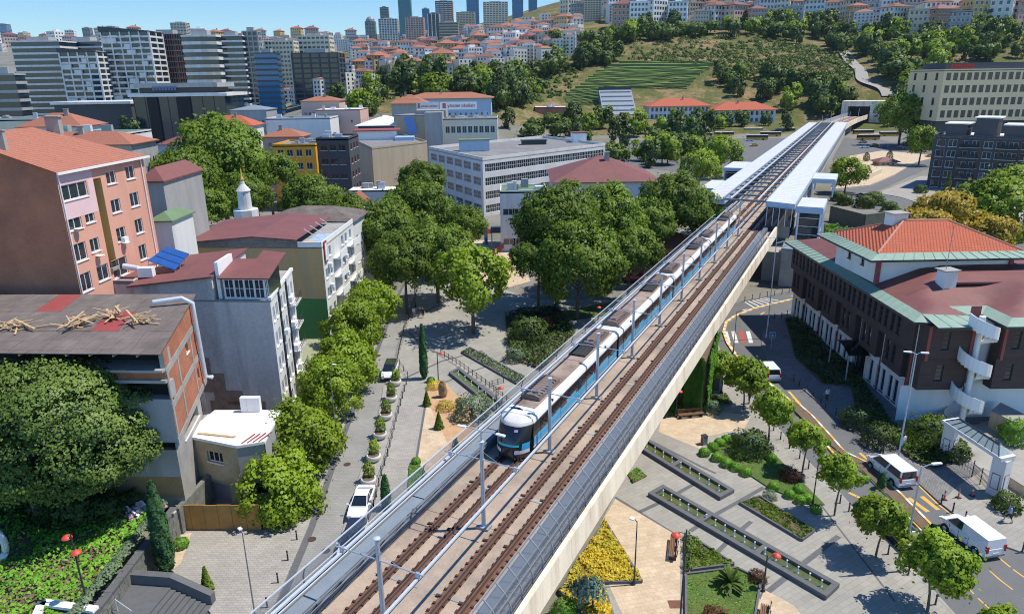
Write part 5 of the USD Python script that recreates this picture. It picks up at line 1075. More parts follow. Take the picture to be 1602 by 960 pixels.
    for x in(-1,1):
        q=MB();q.box((x*(Wd+.004)-.012,-Ln*.23,.24),(x*(Wd+.004)+.012,Ln*.23,.36));q.put('sill',M['dark_metal'],t)
        q=MB();[q.box((x*(Wd*.985)-.012,y-.012,.4),(x*(Wd*.985)+.018,y+.012,1.0))for y in(-.75,.22,1.15)];q.box((x*(Wd+.01)-.02,-.6,.84),(x*(Wd+.01)+.02,-.45,.88));q.put('door_seams',M['dark_metal'],t)
        for y in(-Ln*.31,Ln*.31):q=MB();q.poly([(x*(Wd+.006),y+.41*math.cos(a),.36+.41*math.sin(a))for a in np.linspace(-.1,math.pi+.1,12)]);q.put('wheel_arch',M['rubber'],t)
    q=MB();q.box((-low[1][3]*.9,low[0][0]-.035,.38),(low[1][3]*.9,low[0][0]+.05,.56));q.put('bumper',M['steel_grey'],t)
    q=MB();q.box((-.5,low[-1][0]-.03,.42),(.5,low[-1][0]+.015,.56));q.put('grille',M['dark_metal'],t)
    q=MB();q.box((-.26,low[0][0]-.02,.62),(.26,low[0][0]+.02,.74));q.put('number_plate',M['white_paint'],t)
    return t
def heading(a,b):  # turn about z so that local +y points from a to b
    d=np.asarray(b)-np.asarray(a);return math.atan2(d[1],d[0])-math.pi/2
hd=heading(G(1521,866),G(1476,831));hl=heading((0,0),(-.02,-1))
c=(G(1525,869)+G(1480,834))/2+np.array([.9,.35]);car('white_van','white panel van without rear windows, nearest vehicle on the right road','van',c,hd,M['car_white'],cat='van')
c=(G(1394,758)+G(1368,737))/2+np.array([.8,.35]);car('white_minivan','white minivan with dark windows beside the gate on the right road','van',c,heading(G(1394,758),G(1368,737)),M['car_white'],two=M['car_white'],cat='van')
c=G(1216,598)+np.array([-.5,2.0]);car('white_minivan','small white minivan driving away in the building shade before the crosswalk','mini',c,heading(G(1257,640),G(1200,575)),M['car_white'],two=M['car_white'],cat='van')
car('dark_car','black car in the left lane half hidden by the kerbside tree','sedan',G(1416,852),heading(G(1360,800),G(1420,862)),M['car_black'])
car('white_suv','white car with dark glass roof parked beside the first planter','suv',G(611,587),hl+.03,M['car_white'],two=M['car_black'])
car('white_sedan','white saloon car parked at the end of the planter row','sedan',G(566,797)+np.array([0,.3]),hl,M['car_white'])
car('dark_topped_car','white car with black roof half hidden behind the viaduct fence','suv',G(546,868)+np.array([0.2,.9]),hl,M['car_white'],two=M['car_black'])
car('grey_car','dark grey car alone on the far road right of the station','sedan',G(1349,309),heading(G(1390,318),G(1310,300)),M['steel_grey'])

def limb(m,a,b,r0,r1):m.tube([a,(np.array(a)+b)/2,b],[r0,(r0+r1)/2*1.03,r1],7)
def person(label,p,ang,top,legs,stride=.22,arm=.15,hair=(0.05,.035,.025),bare=True):
    t=thing('person',label,'person',(p[0],p[1],.13),ang)
    skin=mat('skin',(.5,.3,.2),.6,.05);hm=mat('hair_%d'%int(hair[0]*1000),hair,.7,.1)
    import trimesh,manifold3d as mf
    def hull(pts):return mf.Manifold.batch_hull([mf.Manifold.sphere(r,14).translate(tuple(map(float,c)))for c,r in pts])
    J={'hip':(0,0,.92),'ch':(0,.02,1.3),'nk':(0,.02,1.47)}
    parts=[hull([((-.1,0,.95),.11),((.1,0,.95),.11),((-.12,.01,1.2),.1),((.12,.01,1.2),.1)]),hull([((-.13,.01,1.2),.1),((.13,.01,1.2),.1),((-.17,.01,1.38),.07),((.17,.01,1.38),.07)]),hull([((0,.01,1.4),.07),((0,.02,1.52),.055)]),
             hull([((0,.03,1.62),.098),((0,.05,1.58),.08),((0,.12,1.595),.02)])]
    feet=[]
    for s in(-1,1):
        k=(s*.1,s*stride*.6+.05,.5);a=(s*.1,s*stride,.09)
        parts+=[hull([((s*.1,0,.9),.095),(k,.06)]),hull([(k,.062),(a,.04)]),hull([(a,.045),((a[0],a[1]+.17,.05),.035)])]
        e=(s*.24,-s*arm*.6-.02,1.1);h=(s*.25,-s*arm*1.6+.08,.86)
        parts+=[hull([((s*.19,.01,1.38),.065),(e,.042)]),hull([(e,.042),(h,.03)])]
        for q in range(4):parts.append(hull([((h[0]+s*.005,h[1]+.03-q*.018,h[2]-.02),.011),((h[0]-s*.01,h[1]+.035-q*.018,h[2]-.11+.012*abs(q-1)),.008)]))
        parts.append(hull([((h[0],h[1]+.04,h[2]),.011),((h[0]-s*.02,h[1]+.07,h[2]-.05),.009)]))
    m=mf.Manifold.batch_boolean(parts,mf.OpType.Add).to_mesh();v,f=np.array(m.vert_properties[:,:3]),np.array(m.tri_verts)
    MB().add(v,f).put('body',skin,t,smooth=True)
    def cloth(sel,mt,nm,inf=1.12):
        pp=[q for q in sel];mm=mf.Manifold.batch_boolean(pp,mf.OpType.Add).to_mesh();MB().add(np.array(mm.vert_properties[:,:3]),np.array(mm.tri_verts)).put(nm,mt,t,smooth=True)
    cloth([hull([((-.1,0,.98),.125),((.1,0,.98),.125),((-.12,.01,1.2),.115),((.12,.01,1.2),.115)]),hull([((-.13,.01,1.2),.115),((.13,.01,1.2),.115),((-.17,.01,1.37),.085),((.17,.01,1.37),.085)])]+[hull([((s*.19,.01,1.37),.08),((s*.225,-s*arm*.35,1.22),.066)])for s in(-1,1)],top,'shirt')
    lg=[]
    for s in(-1,1):
        k=(s*.1,s*stride*.6+.05,.5);a=(s*.1,s*stride,.16);lg.append(hull([((s*.09,0,.93),.112),(k,.078)]))
        if not bare:lg.append(hull([(k,.078),(a,.058)]))
    cloth(lg,legs,'shorts' if bare else 'trousers');hr=hull([((0,0.01,1.655),.105),((0,-.03,1.62),.095)]);mm=hr.to_mesh();MB().add(np.array(mm.vert_properties[:,:3]),np.array(mm.tri_verts)).put('hair',hm,t,smooth=True)
    return t
cw,cd,cr_,cb_=mat('cloth_white',(.68,.68,.7),.9,.05),mat('cloth_dark',(.03,.03,.035),.9,.1),mat('cloth_red',(.5,.04,.05),.9,.1),mat('cloth_blue',(.22,.33,.52),.9,.1)
person('person in pale blue top and dark shorts walking at the right edge',G(1577,816,.13),1.1,cb_,cd,.3)
person('person in white shirt and dark trousers walking in the building shade',G(1293,627,.13),.5,cw,cd,.2,bare=False)
person('person in white shirt standing behind the tall lamp by the hedge',G(1411,702,.13),.2,cw,cw,.1,bare=False)
person('person in white shirt and shorts walking by the street railing',G(648,496,.13),0,cw,mat('cloth_grey',(.3,.3,.32),.9),.2)
person('person in dark top and shorts walking towards the street',G(662,497,.13),3.1,cd,cd,.2)
person('person in white top and red skirt walking left of the cypress',G(651,526,.13),1.5,cw,cr_,.15)
person('person in dark clothes standing under the kerbside tree',G(1172,631,.13),.5,cd,cd,.1,bare=False)

# bollards
fb=None;nb_={}
def bollard(p,lab,grp):
    global fb
    nb_[grp]=nb_.get(grp,-1)+1;lab=lab.replace('dark bollard',ORD[nb_[grp]]+' dark bollard')+dict(n='').get(grp,'')
    if fb is None:
        fb=thing('bollard',lab,'bollard',(p[0],p[1],.1),0,grp);q=MB();q.lathe((0,0,0),[(.085,0),(.085,.05),(.065,.08),(.06,.78),(.075,.80),(.075,.84),(.05,.9),(.02,.93)],8);q.put('post',M['dark_metal'],fb,smooth=40)
        q=MB();q.lathe((0,0,.66),[(.064,0),(.064,.06)],8);q.put('band',M['steel_grey'],fb)
    else:dup(fb,(p[0],p[1],.1),0,lab,group=grp)
for x,y in((1239,597),(1248,604),(1257,612),(1270,620),(1282,630),(1289,638),(1305,651),(1317,660),(1330,670),(1345,681),(1362,696),(1379,711),(1424,745),(1470,789),(1488,802),(1507,816),(1555,848),(1597,865)):
    bollard(G(x,y,.1)+[.25,.2],'dark bollard from the crosswalk on the brown building pavement','bollards along the brown building pavement')
for x,y in((1215,674),(1226,688),(1240,702),(1256,718),(1270,734),(1320,788),(1334,801),(1352,817),(1396,868),(1428,900),(1471,947)):
    bollard(G(x,y,.1)-[.3,-.1],'dark bollard from the far end on the tree lined kerb','bollards along the tree lined kerb')
for x,y in((300,742),(378,722),(457,707),(535,692),(610,682),(688,667),(762,652),(838,642),(910,627)):
    bollard(G(1120+x/6.67,360+y/6.67,.1),'dark bollard from the left on the far kerb of the bend','bollards along the bend by the station')
for x,y in((560,940),(610,927),(683,917),(742,892),(800,857)):
    bollard(G(1120+x/6.67,360+y/6.67,.1),'dark bollard from the left on the inner kerb of the bend','bollards inside the road bend')
sl_pts=np.array([G(*p)for p in st_left[1:8]]);seg=np.r_[0,np.cumsum(np.linalg.norm(np.diff(sl_pts,axis=0),axis=1))]
for d in np.arange(.5,seg[-1],2.6):
    p=np.array([np.interp(d,seg,sl_pts[:,k])for k in(0,1)]);bollard(p-[.45,0],'dark bollard from the viaduct end on the left kerb of the street','bollards along the narrow street')
def railing(name,label,pts,h=.9,step=1.9,z=.12,chain=True,mt='dark_metal',cat='railing',balusters=0):
    t=thing(name,label,cat);P=[np.asarray(p,float)for p in pts]
    for a,b in zip(P[:-1],P[1:]):
        L=np.linalg.norm(b-a);n=max(1,int(round(L/step)))
        for k in range(n+1):
            p=a+(b-a)*k/n;q=MB();q.lathe((p[0],p[1],z),[(.06,0),(.05,.1),(.045,h-.08),(.06,h-.06),(.03,h)],6);q.put('post',M[mt],t)
            if k<n:
                p2=a+(b-a)*(k+1)/n
                for hh in(h*.8,h*.42):
                    q=MB()
                    if chain:q.tube([V3(p,z+hh),V3((p+p2)/2,z+hh-.12),V3(p2,z+hh)],.022,4)
                    else:q.beam(V3(p,z+hh),V3(p2,z+hh),.035)
                    q.put('chain' if chain else 'rail',M[mt],t)
                if balusters:
                    q=MB()
                    for i in range(1,balusters):c_=p+(p2-p)*i/balusters;q.beam(V3(c_,z+.1),V3(c_,z+h*.8),.022)
                    q.put('balusters',M[mt],t)
railing('street_railing','black chain railing between the parking strip and the walkway',[G(560,870),G(585,797),G(597,745),G(607,715),G(620,660),G(636,603)])
railing('street_railing','black chain railing along the upper end of the street',[G(622,562),G(632,520),G(645,480),G(656,448)])
railing('street_railing','short black chain railing between the parked car and the cypress',[G(625,572),G(638,592)])

# lamps
def red_lamp(label,p,h,head=(.55,.1),heads=1,z=.12):
    t=thing('red_lamp',label,'street lamp',(p[0],p[1],z))
    q=MB();q.lathe((0,0,0),[(.16,0),(.14,.25),(.07,.3),(.05,h)],8);q.put('post',M['dark_metal'],t,smooth=40)
    for k in range(heads):
        zz=h-.15-k*h*.19;dx,dy=head if k==0 else(.15,-.1)
        q=MB();q.tube([(0,0,zz-.3),(dx*.5,dy*.5,zz+.05),(dx,dy,zz)],.025,5);q.put('arm',M['dark_metal'],t)
        q=MB();q.lathe((dx,dy,zz-.16),[(.02,0),(.33,.0),(.31,.07),(.19,.17),(.05,.22)],14);q.put('shade',M['lamp_red'],t,smooth=40)
    return t
def lamp_at(label,base,top,z=.12,**k):b=G(*base,z);return red_lamp(label,b,max(2.5,ZA(*top,b)-z),z=z,**k)
lamp_at('red hooded lamp beside the rock and cypress on the left square',(686,597),(686,550))
lamp_at('red hooded lamp beside the pool railing left of the train',(777,655),(775,604))
lamp_at('lamp with two red hoods rising from the hillside garden',(136,942),(116,836),z=2.8,heads=2,head=(-.35,.1))
lamp_at('red hooded lamp in front of the green climbing hedge',(1057,652),(1062,609),head=(.3,.1))
lamp_at('red hooded lamp beside the green kiosk under the trees',(1129,615),(1131,582),head=(.0,.1))
lamp_at('tall lamp with red hood beside the wooden bench',(1064,968),(1069,828),head=(-.75,-.2),heads=1)
lamp_at('red hooded lamp in front of the lowest pool basin',(1194,924),(1198,868),head=(.8,.3))
lamp_at('red hooded lamp in the tree shade at the top of the street',(650,480),(648,436),head=(.1,0))
lamp_at('red hooded lamp behind the topmost street tree',(597,470),(594,430),head=(.1,0))
lamp_at('red hooded lamp on the park lawn behind the train',(935,520),(934,478),head=(.1,0))
def pole_lamp(name,label,base,top,arms,mt='galv',r=.09,head=(.6,.22)):
    b=G(*base,.12);h=ZA(*top,b)-.12;t=thing(name,label,'street lamp',V3(b,.12))
    q=MB();q.lathe((0,0,0),[(r*2,0),(r*1.8,.5),(r,.6),(r*.6,h)],8);q.put('post',M[mt],t,smooth=40)
    for dx,dy in arms:
        q=MB();q.tube([(0,0,h-.1),(dx*.6,dy*.6,h+.1),(dx,dy,h+.12)],.035,5);q.put('arm',M[mt],t)
        q=MB();q.beam((dx*.85,dy*.85,h+.13),(dx*(1+head[0]/max(.3,math.hypot(dx,dy))),dy*(1+head[0]/max(.3,math.hypot(dx,dy))),h+.15),head[1],.1);q.put('lamp_head',M['white_paint'],t)
pole_lamp('street_light','tall grey street light in front of the brown building corner',(1404,722),(1431,553),[(-.5,.1),(.4,-.1)])
pole_lamp('street_light','tall grey street light among the median trees by the van',(1411,893),(1452,729),[(.9,.1)])
pole_lamp('street_light','dark street light beside the round topiary balls',(1271,791),(1280,712),[(.45,-.3)],'dark_metal',.06)
pole_lamp('street_light','tall white street light in front of the station lift block',(1199,528),(1214,372),[(-.9,-.2)])
pole_lamp('street_light','dark street light on the median before the crosswalk',(1147,552),(1151,487),[(.9,.1)],'dark_metal',.06)
pole_lamp('street_light','grey lamp post standing on the pavement in front of the hoarding',(401,975),(389,832),[(-.1,.1)],'steel_grey',.06)
pole_lamp('square_light','dark lamp post with square white head beside the yellow flower bed',(992,914),(998,815),[(-.2,.1)],'dark_metal',.06,(.4,.35))
pole_lamp('street_light','thin lamp post among the street trees left of the car',(527,690),(519,572),[(.4,0)],'steel_grey',.05,(.3,.2))
pole_lamp('street_light','grey street light beside the dark flats and amber trees',(1562,310),(1566,275),[(-1.6,0)],'galv',.12)

# parking strip planters
bowl=None
for k,(x,y)in enumerate(((619,602),(612,627),(604,655),(595,685),(585,720),(577,757))):
    p=G(x,y,.12);lab=f'white bowl planter with small shrub, {ORD[k]} from the car with dark glass roof'
    if bowl is None:
        bowl=thing('planter',lab,'planter',V3(p,.12),0,'bowl planters along the street')
        q=MB();q.lathe((0,0,0),[(.38,0),(.62,.18),(.74,.42),(.72,.62),(.64,.68),(.58,.66),(.56,.58)],20);q.put('bowl',M['white_render'],bowl,smooth=50)
        q=MB();q.lathe((0,0,.6),[(.56,0),(.3,.03)],14);q.put('soil',M['soil'],bowl)
    else:dup(bowl,V3(p,.12),k*.7,lab)
# concrete parking strip
struct('parking_strip',MB().sheet(gp([(622,563),(636,600),(619,660),(606,715),(596,745),(584,797),(560,870),(500,958),(536,830),(556,765),(575,705),(590,660),(600,606),(612,583)]),0.124),M['pale_kerb'])

# ------------------------------------------------------------------ median strip with striped kerb
md=[(1237,630),(1262,652),(1290,683),(1313,710),(1348,727),(1400,776),(1458,836)]
mp=[G(*p)for p in md]
m_l=[p+np.array([-.62,-.25])for p in mp];m_r=[p+np.array([.62,.25])for p in mp]
struct('median',MB().prism(m_l+m_r[::-1],-.1,.14),M['soil'])
def striped(pts,name,w=.22,h=.18,step=.9):
    m1,m2=MB(),MB();k=0
    for a,b in zip(pts[:-1],pts[1:]):
        L=np.linalg.norm(b-a);n=max(1,int(L/step))
        for i in range(n):
            p,q=a+(b-a)*i/n,a+(b-a)*(i+1)/n;k+=1;t_=unit(q-p);nn=np.array([t_[1],-t_[0]])*w/2
            (m1 if k%2 else m2).hexa([V3(p-nn,-.05),V3(p+nn,-.05),V3(q+nn,-.05),V3(q-nn,-.05)],[V3(p-nn,h),V3(p+nn,h),V3(q+nn,h),V3(q-nn,h)])
    struct(name,m1,M['yellow_paint']);struct(name,m2,M['road_white'])
striped(m_l,'striped_kerb');striped(m_r,'striped_kerb')
striped([G(*p)for p in((1237,630),(1215,610),(1180,583),(1150,555),(1138,537),(1132,520),(1136,505),(1148,496),(1175,485),(1205,477),(1235,470),(1262,466))],'striped_kerb',.4,.2,.75)
# traffic cones by the gate, crosswalk sign
cone=None
for k,(x,y)in enumerate(((1477,781),(1499,778),(1521,775))):
    p=G(x,y,.13);lab=f'orange traffic cone post by the gate, {ORD[k]} from the road'
    if cone is None:
        cone=thing('traffic_cone',lab,'traffic cone',V3(p,.13));q=MB();q.lathe((0,0,.04),[(.1,0),(.07,.1),(.05,.85),(.03,.9)],10);q.put('cone',M['cone_red'],cone,smooth=40)
        q=MB();q.box((-.19,-.19,0),(.19,.19,.045));q.put('foot',M['rubber'],cone);q=MB();q.lathe((0,0,.5),[(.068,0),(.062,.16)],10);q.put('reflective_band',M['road_white'],cone)
    else:dup(cone,V3(p,.13),.3*k,lab)
sg=thing('crossing_sign','blue pedestrian crossing sign with lime border on a thin pole','road sign',V3(G(1206,545,.12),.12))
zz=ZA(1204,525,G(1206,545,.12));q=MB();q.tube([(0,0,0),(0,0,zz)],.04,6);q.put('pole',M['galv'],sg)
q=MB();q.box((-.42,-.08,zz-.42),(.42,-.05,zz+.42));q.put('border',mat('sign_lime',(.45,.62,.05),.5),sg);q=MB();q.box((-.34,-.09,zz-.34),(.34,-.082,zz+.34));q.put('panel',mat('sign_blue',(.02,.12,.5),.5),sg)
q=MB();q.poly([(-.22,-.095,zz-.22),(.22,-.095,zz-.22),(0,-.095,zz+.24)]);q.put('triangle',M['road_white'],sg)
q=MB();q.ball((0,-.1,zz+.1),.035);q.beam((0,-.1,zz+.06),(0,-.1,zz-.06),.05,.01);q.beam((0,-.1,zz-.06),(.06,-.1,zz-.18),.03,.01);q.beam((0,-.1,zz-.06),(-.06,-.1,zz-.18),.03,.01);q.put('walking_figure',M['dark_metal'],sg)
# manhole covers in the street
for k,(x,y)in enumerate(((543,726),(488,843),(510,861),(592,556))):
    p=G(x,y);q=MB();q.lathe((p[0],p[1],.008),[(.36,0),(.36,.006)],16);s_=q.put('manhole_cover',M['rust_dark'],None);tag(s_,f'rusty round manhole cover in the narrow street, {ORD[k]} listed from the middle'.replace(' listed from the middle',' going up from the white saloon car')if False else('rusty manhole cover in the street left of the fourth planter','rusty manhole cover nearest the viaduct fence in the street','rusty manhole cover beside the car with black roof','rusty manhole cover in the street above the parked white car')[k],'manhole cover')
# ------------------------------------------------------------------ brown and white building with maroon roof
M['brown_clad']=mat_bricks('brown_clad',(0.075,0.048,0.04),(0.085,0.055,0.045),(0.04,0.026,0.022),1.0,9.0,.16,.008,True,0,.15)
M['copper_green']=mat('copper_green',(0.26,0.36,0.285),0.7,0.10,0.8,8,dirt=(0.17,0.28,0.21),dirt_amt=0.5)
M['trim_red']=mat('trim_red',(0.26,0.06,0.05),0.7,0.08)
M['wall_white']=mat('wall_white',(0.72,0.71,0.68),0.85,0.05,0.5,6,dirt=(0.52,0.50,0.47),dirt_amt=0.4,streak=True)
M['glass_dark']=mat_glass('glass_dark',(0.02,0.02,0.022),.08,.4)
P0,P3=G(1402,655),G(1250,496);xw=(P0[0]+P3[0])/2;P0,P3=np.array([xw-.2,P0[1]]),np.array([xw+.5,P3[1]+1.0])
ZE=ZA(1452,502,P0+[.9,-.5]);ZG=ZE*.36;ZF=ZE*.68
t=thing('brown_building','brown clad and white building with maroon and terracotta roofs and green eaves','building')
Lw=np.linalg.norm(P3-P0);tl=unit(P0-P3);nl=np.array([tl[1],-tl[0]]);f=lambda u,z,o=0.0:V3(P3+tl*u+nl*o,z)  # u from the far end, o outwards
gw=[(u,u+.75,.5,ZG-.9,.2,M['glass_dark'],M['dark_metal'],(1,3))for k in range(11)for u in(1.0+k*2.95,2.25+k*2.95)if u<Lw-1.2 and not 21<u<25]
gw.append((21.4,24.6,0.02,3.2,.6,M['glass_dark'],M['dark_metal'],(3,1)))
face(t,P3,P0,-.1,ZG,gw,M['wall_white'])
# upper storeys: first floor in projecting bays, second floor continuous and further out
o1,o2=.55,.9
def block(u0,u1,z0,z1,o,wins,first=0.0):
    a,b=P3+tl*u0+nl*o,P3+tl*u1+nl*o
    face(t,a,b,z0,z1,wins,M['brown_clad'],M['dark_metal'],M['glass_dark'],.14,(1,3))
    q=MB();q.quad(f(u0,z0,0),f(u0,z0,o),f(u0,z1,o),f(u0,z1,0));q.quad(f(u1,z0,o),f(u1,z0,0),f(u1,z1,0),f(u1,z1,o));q.quad(f(u0,z0,0),f(u1,z0,0),f(u1,z0,o),f(u0,z0,o));q.put('bay_side',M['brown_clad'],t)
nb=6;bw=(Lw-.8)/nb
face(t,P3,P0,ZG+.002,ZF,[],M['brown_clad'])
for k in range(nb):
    u0=.5+bw*k;block(u0,u0+bw*.72,ZG+.05,ZF-.02,o1,[(.55,1.25,.0+ZG+.95,ZF-.5),(1.9,2.6,ZG+.95,ZF-.5)])
    q=MB();q.hexa([f(u0+bw*.86-.1,ZG,.12),f(u0+bw*.86+.1,ZG,.12),f(u0+bw*.86+.1,ZG,0),f(u0+bw*.86-.1,ZG,0)],[f(u0+bw*.86-.1,ZF,.12),f(u0+bw*.86+.1,ZF,.12),f(u0+bw*.86+.1,ZF,0),f(u0+bw*.86-.1,ZF,0)]);q.put('white_pilaster',M['wall_white'],t)
    q=MB();q.tube([f(u0+bw*.80,0,.1),f(u0+bw*.80,ZG,.1)],.07,5);q.put('downpipe',M['trim_red'],t)
block(.2,Lw+.1,ZF,ZE,o2,[(k*2.72+s,k*2.72+s+.7,ZF+.9,ZE-.7)for k in range(12)for s in(.5,1.75)if k*2.72+s<Lw-1.2])
for u in(Lw-.25,Lw+.35):q=MB();q.hexa([f(u-.18,0,.6),f(u+.18,0,.6),f(u+.18,0,.1),f(u-.18,0,.1)],[f(u-.18,ZE-.4,.6),f(u+.18,ZE-.4,.6),f(u+.18,ZE-.4,.1),f(u-.18,ZE-.4,.1)]);q.put('corner_trim',M['trim_red']if u<Lw else M['wall_white'],t)
# front: first wing, stair recess, second wing
F0=P0+np.array([.4,-.4]);XE=70.0
fy=F0[1];wx=lambda px,py:float(AT(px,py,fy-1.5)[0])
wingA=(wx(1448,540),wx(1527,520));wingB=(wx(1566,540),wx(1566,540)+22)
q=MB();q.quad(V3(P0,-.1),(XE,P0[1],-.1),(XE,P0[1],ZE),V3(P0,ZE));q.put('front_wall',M['wall_white'],t)
face(t,(wingA[0]-1.0,fy-.1),(wingA[1],fy-.1),-.1,ZG+.1,[],M['wall_white'],name='plinth')
for a,b,wn in((wingA[0],wingA[1],(2.0,6.0)),(wingB[0],wingB[1],(1.5,5.5))):
    for z0,z1,pr in((ZG+.1,ZF,1.3),(ZF,ZE,1.5)):
        A_,B_=np.array([a,fy-pr]),np.array([b,fy-pr]);sc_=(b-a)/7.7 if a==wingA[0]else 1
        face(t,A_,B_,z0,z1,[(u,u+.75,z0+1.0,z1-.75)for u in(wn[0]-.3,wn[1]-.3)],M['brown_clad'],M['dark_metal'],M['glass_dark'],.14,(1,4))
        q=MB();q.quad((a,fy,z0),(a,fy-pr,z0),(a,fy-pr,z1),(a,fy,z1));q.quad((b,fy-pr,z0),(b,fy,z0),(b,fy,z1),(b,fy-pr,z1));q.quad((a,fy,z0),(b,fy,z0),(b,fy-pr,z0),(a,fy-pr,z0));q.put('bay_side',M['brown_clad'],t)
    for x in(a+.25,b-.25):q=MB();q.box((x-.15,fy-1.62,ZF-.2),(x+.15,fy-1.5,ZE-.1));q.put('corner_trim',M['trim_red'],t)
for k in range(3):q=MB();q.box((wingA[1]+.3,P0[1]-.06,.2+3.75*k+3),(wingA[1]+1.4,P0[1]-.02,2.4+3.75*k+3));q.put('stair_door',M['trim_red'],t)
# roofs: maroon hips with copper green eaves
EV=1.35;zr=ZE+.15
outl=[P0+[-o2-.9,-1.2],np.array([F0[0]+.6,fy-1.3]),np.array([wingA[0]+.3,fy-2.6]),np.array([wingA[1]+.8,fy-2.6]),np.array([wingA[1]+.8,P0[1]+1.0])]
OUT=[P3+nl*(o2+.9)+np.array([0,1.0])]+outl+[np.array([wingB[0]-.6,P0[1]+1.0]),np.array([wingB[0]-.6,fy-2.6]),np.array([XE,fy-2.6]),np.array([XE,P3[1]+1])]
def inset(P,d):
    import shapely.geometry as sg
    r=sg.Polygon([tuple(p)for p in P]).buffer(-d,join_style=2);r=r if r.geom_type=='Polygon' else max(r.geoms,key=lambda g:g.area);return[np.array(c)for c in r.exterior.coords[:-1]]
IN=inset(OUT,EV)
def sloped(m,O,I,z0,z1):
    for a,b in zip(O,O[1:]+O[:1]):
        near=lambda p:min(I,key=lambda q:np.linalg.norm(q-p));m.quad(V3(a,z0),V3(b,z0),V3(near(b),z1),V3(near(a),z1))
import shapely.geometry as sg
seg=MB();sloped(seg,OUT,IN,zr,zr+.5);
q=MB();q.prism(OUT,zr-.28,zr-.02);q.put('eaves',M['dark_metal'],t)
seg.put('copper_eaves',M['copper_green'],t)
for a,b in zip(OUT[:6],OUT[1:7]):  # standing seams of the copper sheets
    L=np.linalg.norm(b-a);near=lambda p:min(IN,key=lambda q:np.linalg.norm(q-p));ia,ib=near(a),near(b)
    for k in range(1,int(L/1.3)):s=k/int(L/1.3);q=MB();q.beam(V3(a+(b-a)*s,zr+.03),V3(ia+(ib-ia)*s,zr+.53),.05,.05);q.put('copper_seam',M['copper_green'],t)
RI=inset(IN,5.2);q=MB()
lo=IN;hi_z=zr+.5+5.2*.36
from scipy.spatial import Delaunay as _D2
gx=sg.Polygon([tuple(p)for p in IN]);pts_=[]
ring=gx.exterior
grid_=[(x,y)for x in np.arange(IN[0][0]-12,XE+2,.8)for y in np.arange(fy-4,P3[1]+3,.8)if gx.contains(sg.Point(x,y))and ring.distance(sg.Point(x,y))>.35]
bd=[tuple(ring.interpolate(d).coords[0])for d in np.arange(0,ring.length,.8)]+[tuple(p)for p in IN]
al=np.array(grid_+bd);tri=_D2(al).simplices;tri=tri[[gx.buffer(.01).contains(sg.Point(*al[s].mean(0)))for s in tri]]
a_,b_=al[tri[:,1]]-al[tri[:,0]],al[tri[:,2]]-al[tri[:,0]];tri=np.where((a_[:,0]*b_[:,1]-a_[:,1]*b_[:,0]<0)[:,None],tri[:,::-1],tri)
hz=np.array([min(ring.distance(sg.Point(*p)),5.6)*.36 for p in al])
q.add(np.c_[al,zr+.5+hz],tri);mr_=q.put('roof',M['sheet_maroon'],t,smooth=25)
# upper storey with terracotta roof
zt=zr+.5+1.2
a,b,c_=G(1372,430,zt),G(1319,397,zt),G(1572,424,zt);dep=np.linalg.norm(b-a);ux=unit(c_-a);ux=np.array([1.0,0.02]);ux=unit(ux);uy=np.array([-ux[1],ux[0]])
wd=(c_-a)@ux;PU=[a,a+ux*wd,a+ux*wd+uy*dep,a+uy*dep];zu=ZA(1371,402,a)
face(t,PU[3],PU[0],zt-1.5,zu,[(dep*.3,dep*.3+.8,zt+.3,zu-.5,.15,M['glass_dark'],M['dark_metal'],(1,2)),(dep*.62,dep*.62+.8,zt+.3,zu-.5,.15,M['glass_dark'],M['dark_metal'],(1,2))],M['wall_white'],name='upper_wall')
walls(t,PU,zt-1.5,zu,M['wall_white'],skip=(3,),name='upper_wall')
for p in(PU[0],PU[1]):q=MB();q.obox(V3(p+[.0,-.02],zt-1.3),(.45,.45,zu-zt+1.2),0);q.put('corner_trim',M['trim_red'],t)
OU=[PU[0]+[-2.0,-2.0],PU[1]+[2.2,-2.0],PU[2]+[2.2,2.0],PU[3]+[-2.0,2.0]];IU=[OU[0]+[1.4,1.4],OU[1]+[-1.4,1.4],OU[2]+[-1.4,-1.4],OU[3]+[1.4,-1.4]]
q=MB();sloped(q,OU,IU,zu+.1,zu+.6);q.put('copper_eaves',M['copper_green'],t);q=MB();q.prism(OU,zu-.15,zu+.08);q.put('eaves',M['dark_metal'],t)
for i in(0,3):
    p,q2=OU[i],OU[(i+1)%4];ip,iq=IU[i],IU[(i+1)%4]
    for k in range(1,16):s=k/16;q=MB();q.beam(V3(p+(q2-p)*s,zu+.13),V3(ip+(iq-ip)*s,zu+.63),.05,.05);q.put('copper_seam',M['copper_green'],t)
rh=hip(t,IU,zu+.6,2.6,M['tiles_bright'],over=.0,name='tiled_roof')
W2=np.linalg.norm(IU[3]-IU[0])/2;ca,cb2=(IU[0]+IU[3])/2+ux*W2,(IU[1]+IU[2])/2-ux*W2
for p,q2 in((V3(IU[0],zu+.62),V3(ca,zu+3.22)),(V3(IU[1],zu+.62),V3(cb2,zu+3.22)),(V3(ca,zu+3.24),V3(cb2,zu+3.24)),(V3(IU[3],zu+.62),V3(ca,zu+3.22))):q=MB();q.tube([p,q2],.13,6);q.put('ridge_tiles',mat('ridge',(.5,.25,.18),.8,.1),t)
for(px,py),zz,w in(((1420,357),zu+2.2,2.2),):c2=(ca+cb2)/2-ux*3.2+uy*.8;chimney(t,c2,zu+1.8,2.2,2.0,M['wall_white'])
for px,py in((1480,440),):p=G(px,py,zr+2.2);chimney(t,p,zr+1.2,2.3,1.6,M['wall_white'])
p=G(1477,438,zr+2.4);q=MB();q.tube([V3(p,zr+1),V3(p,zr+8.6)],.035,5);q.put('aerial',M['steel_grey'],t)
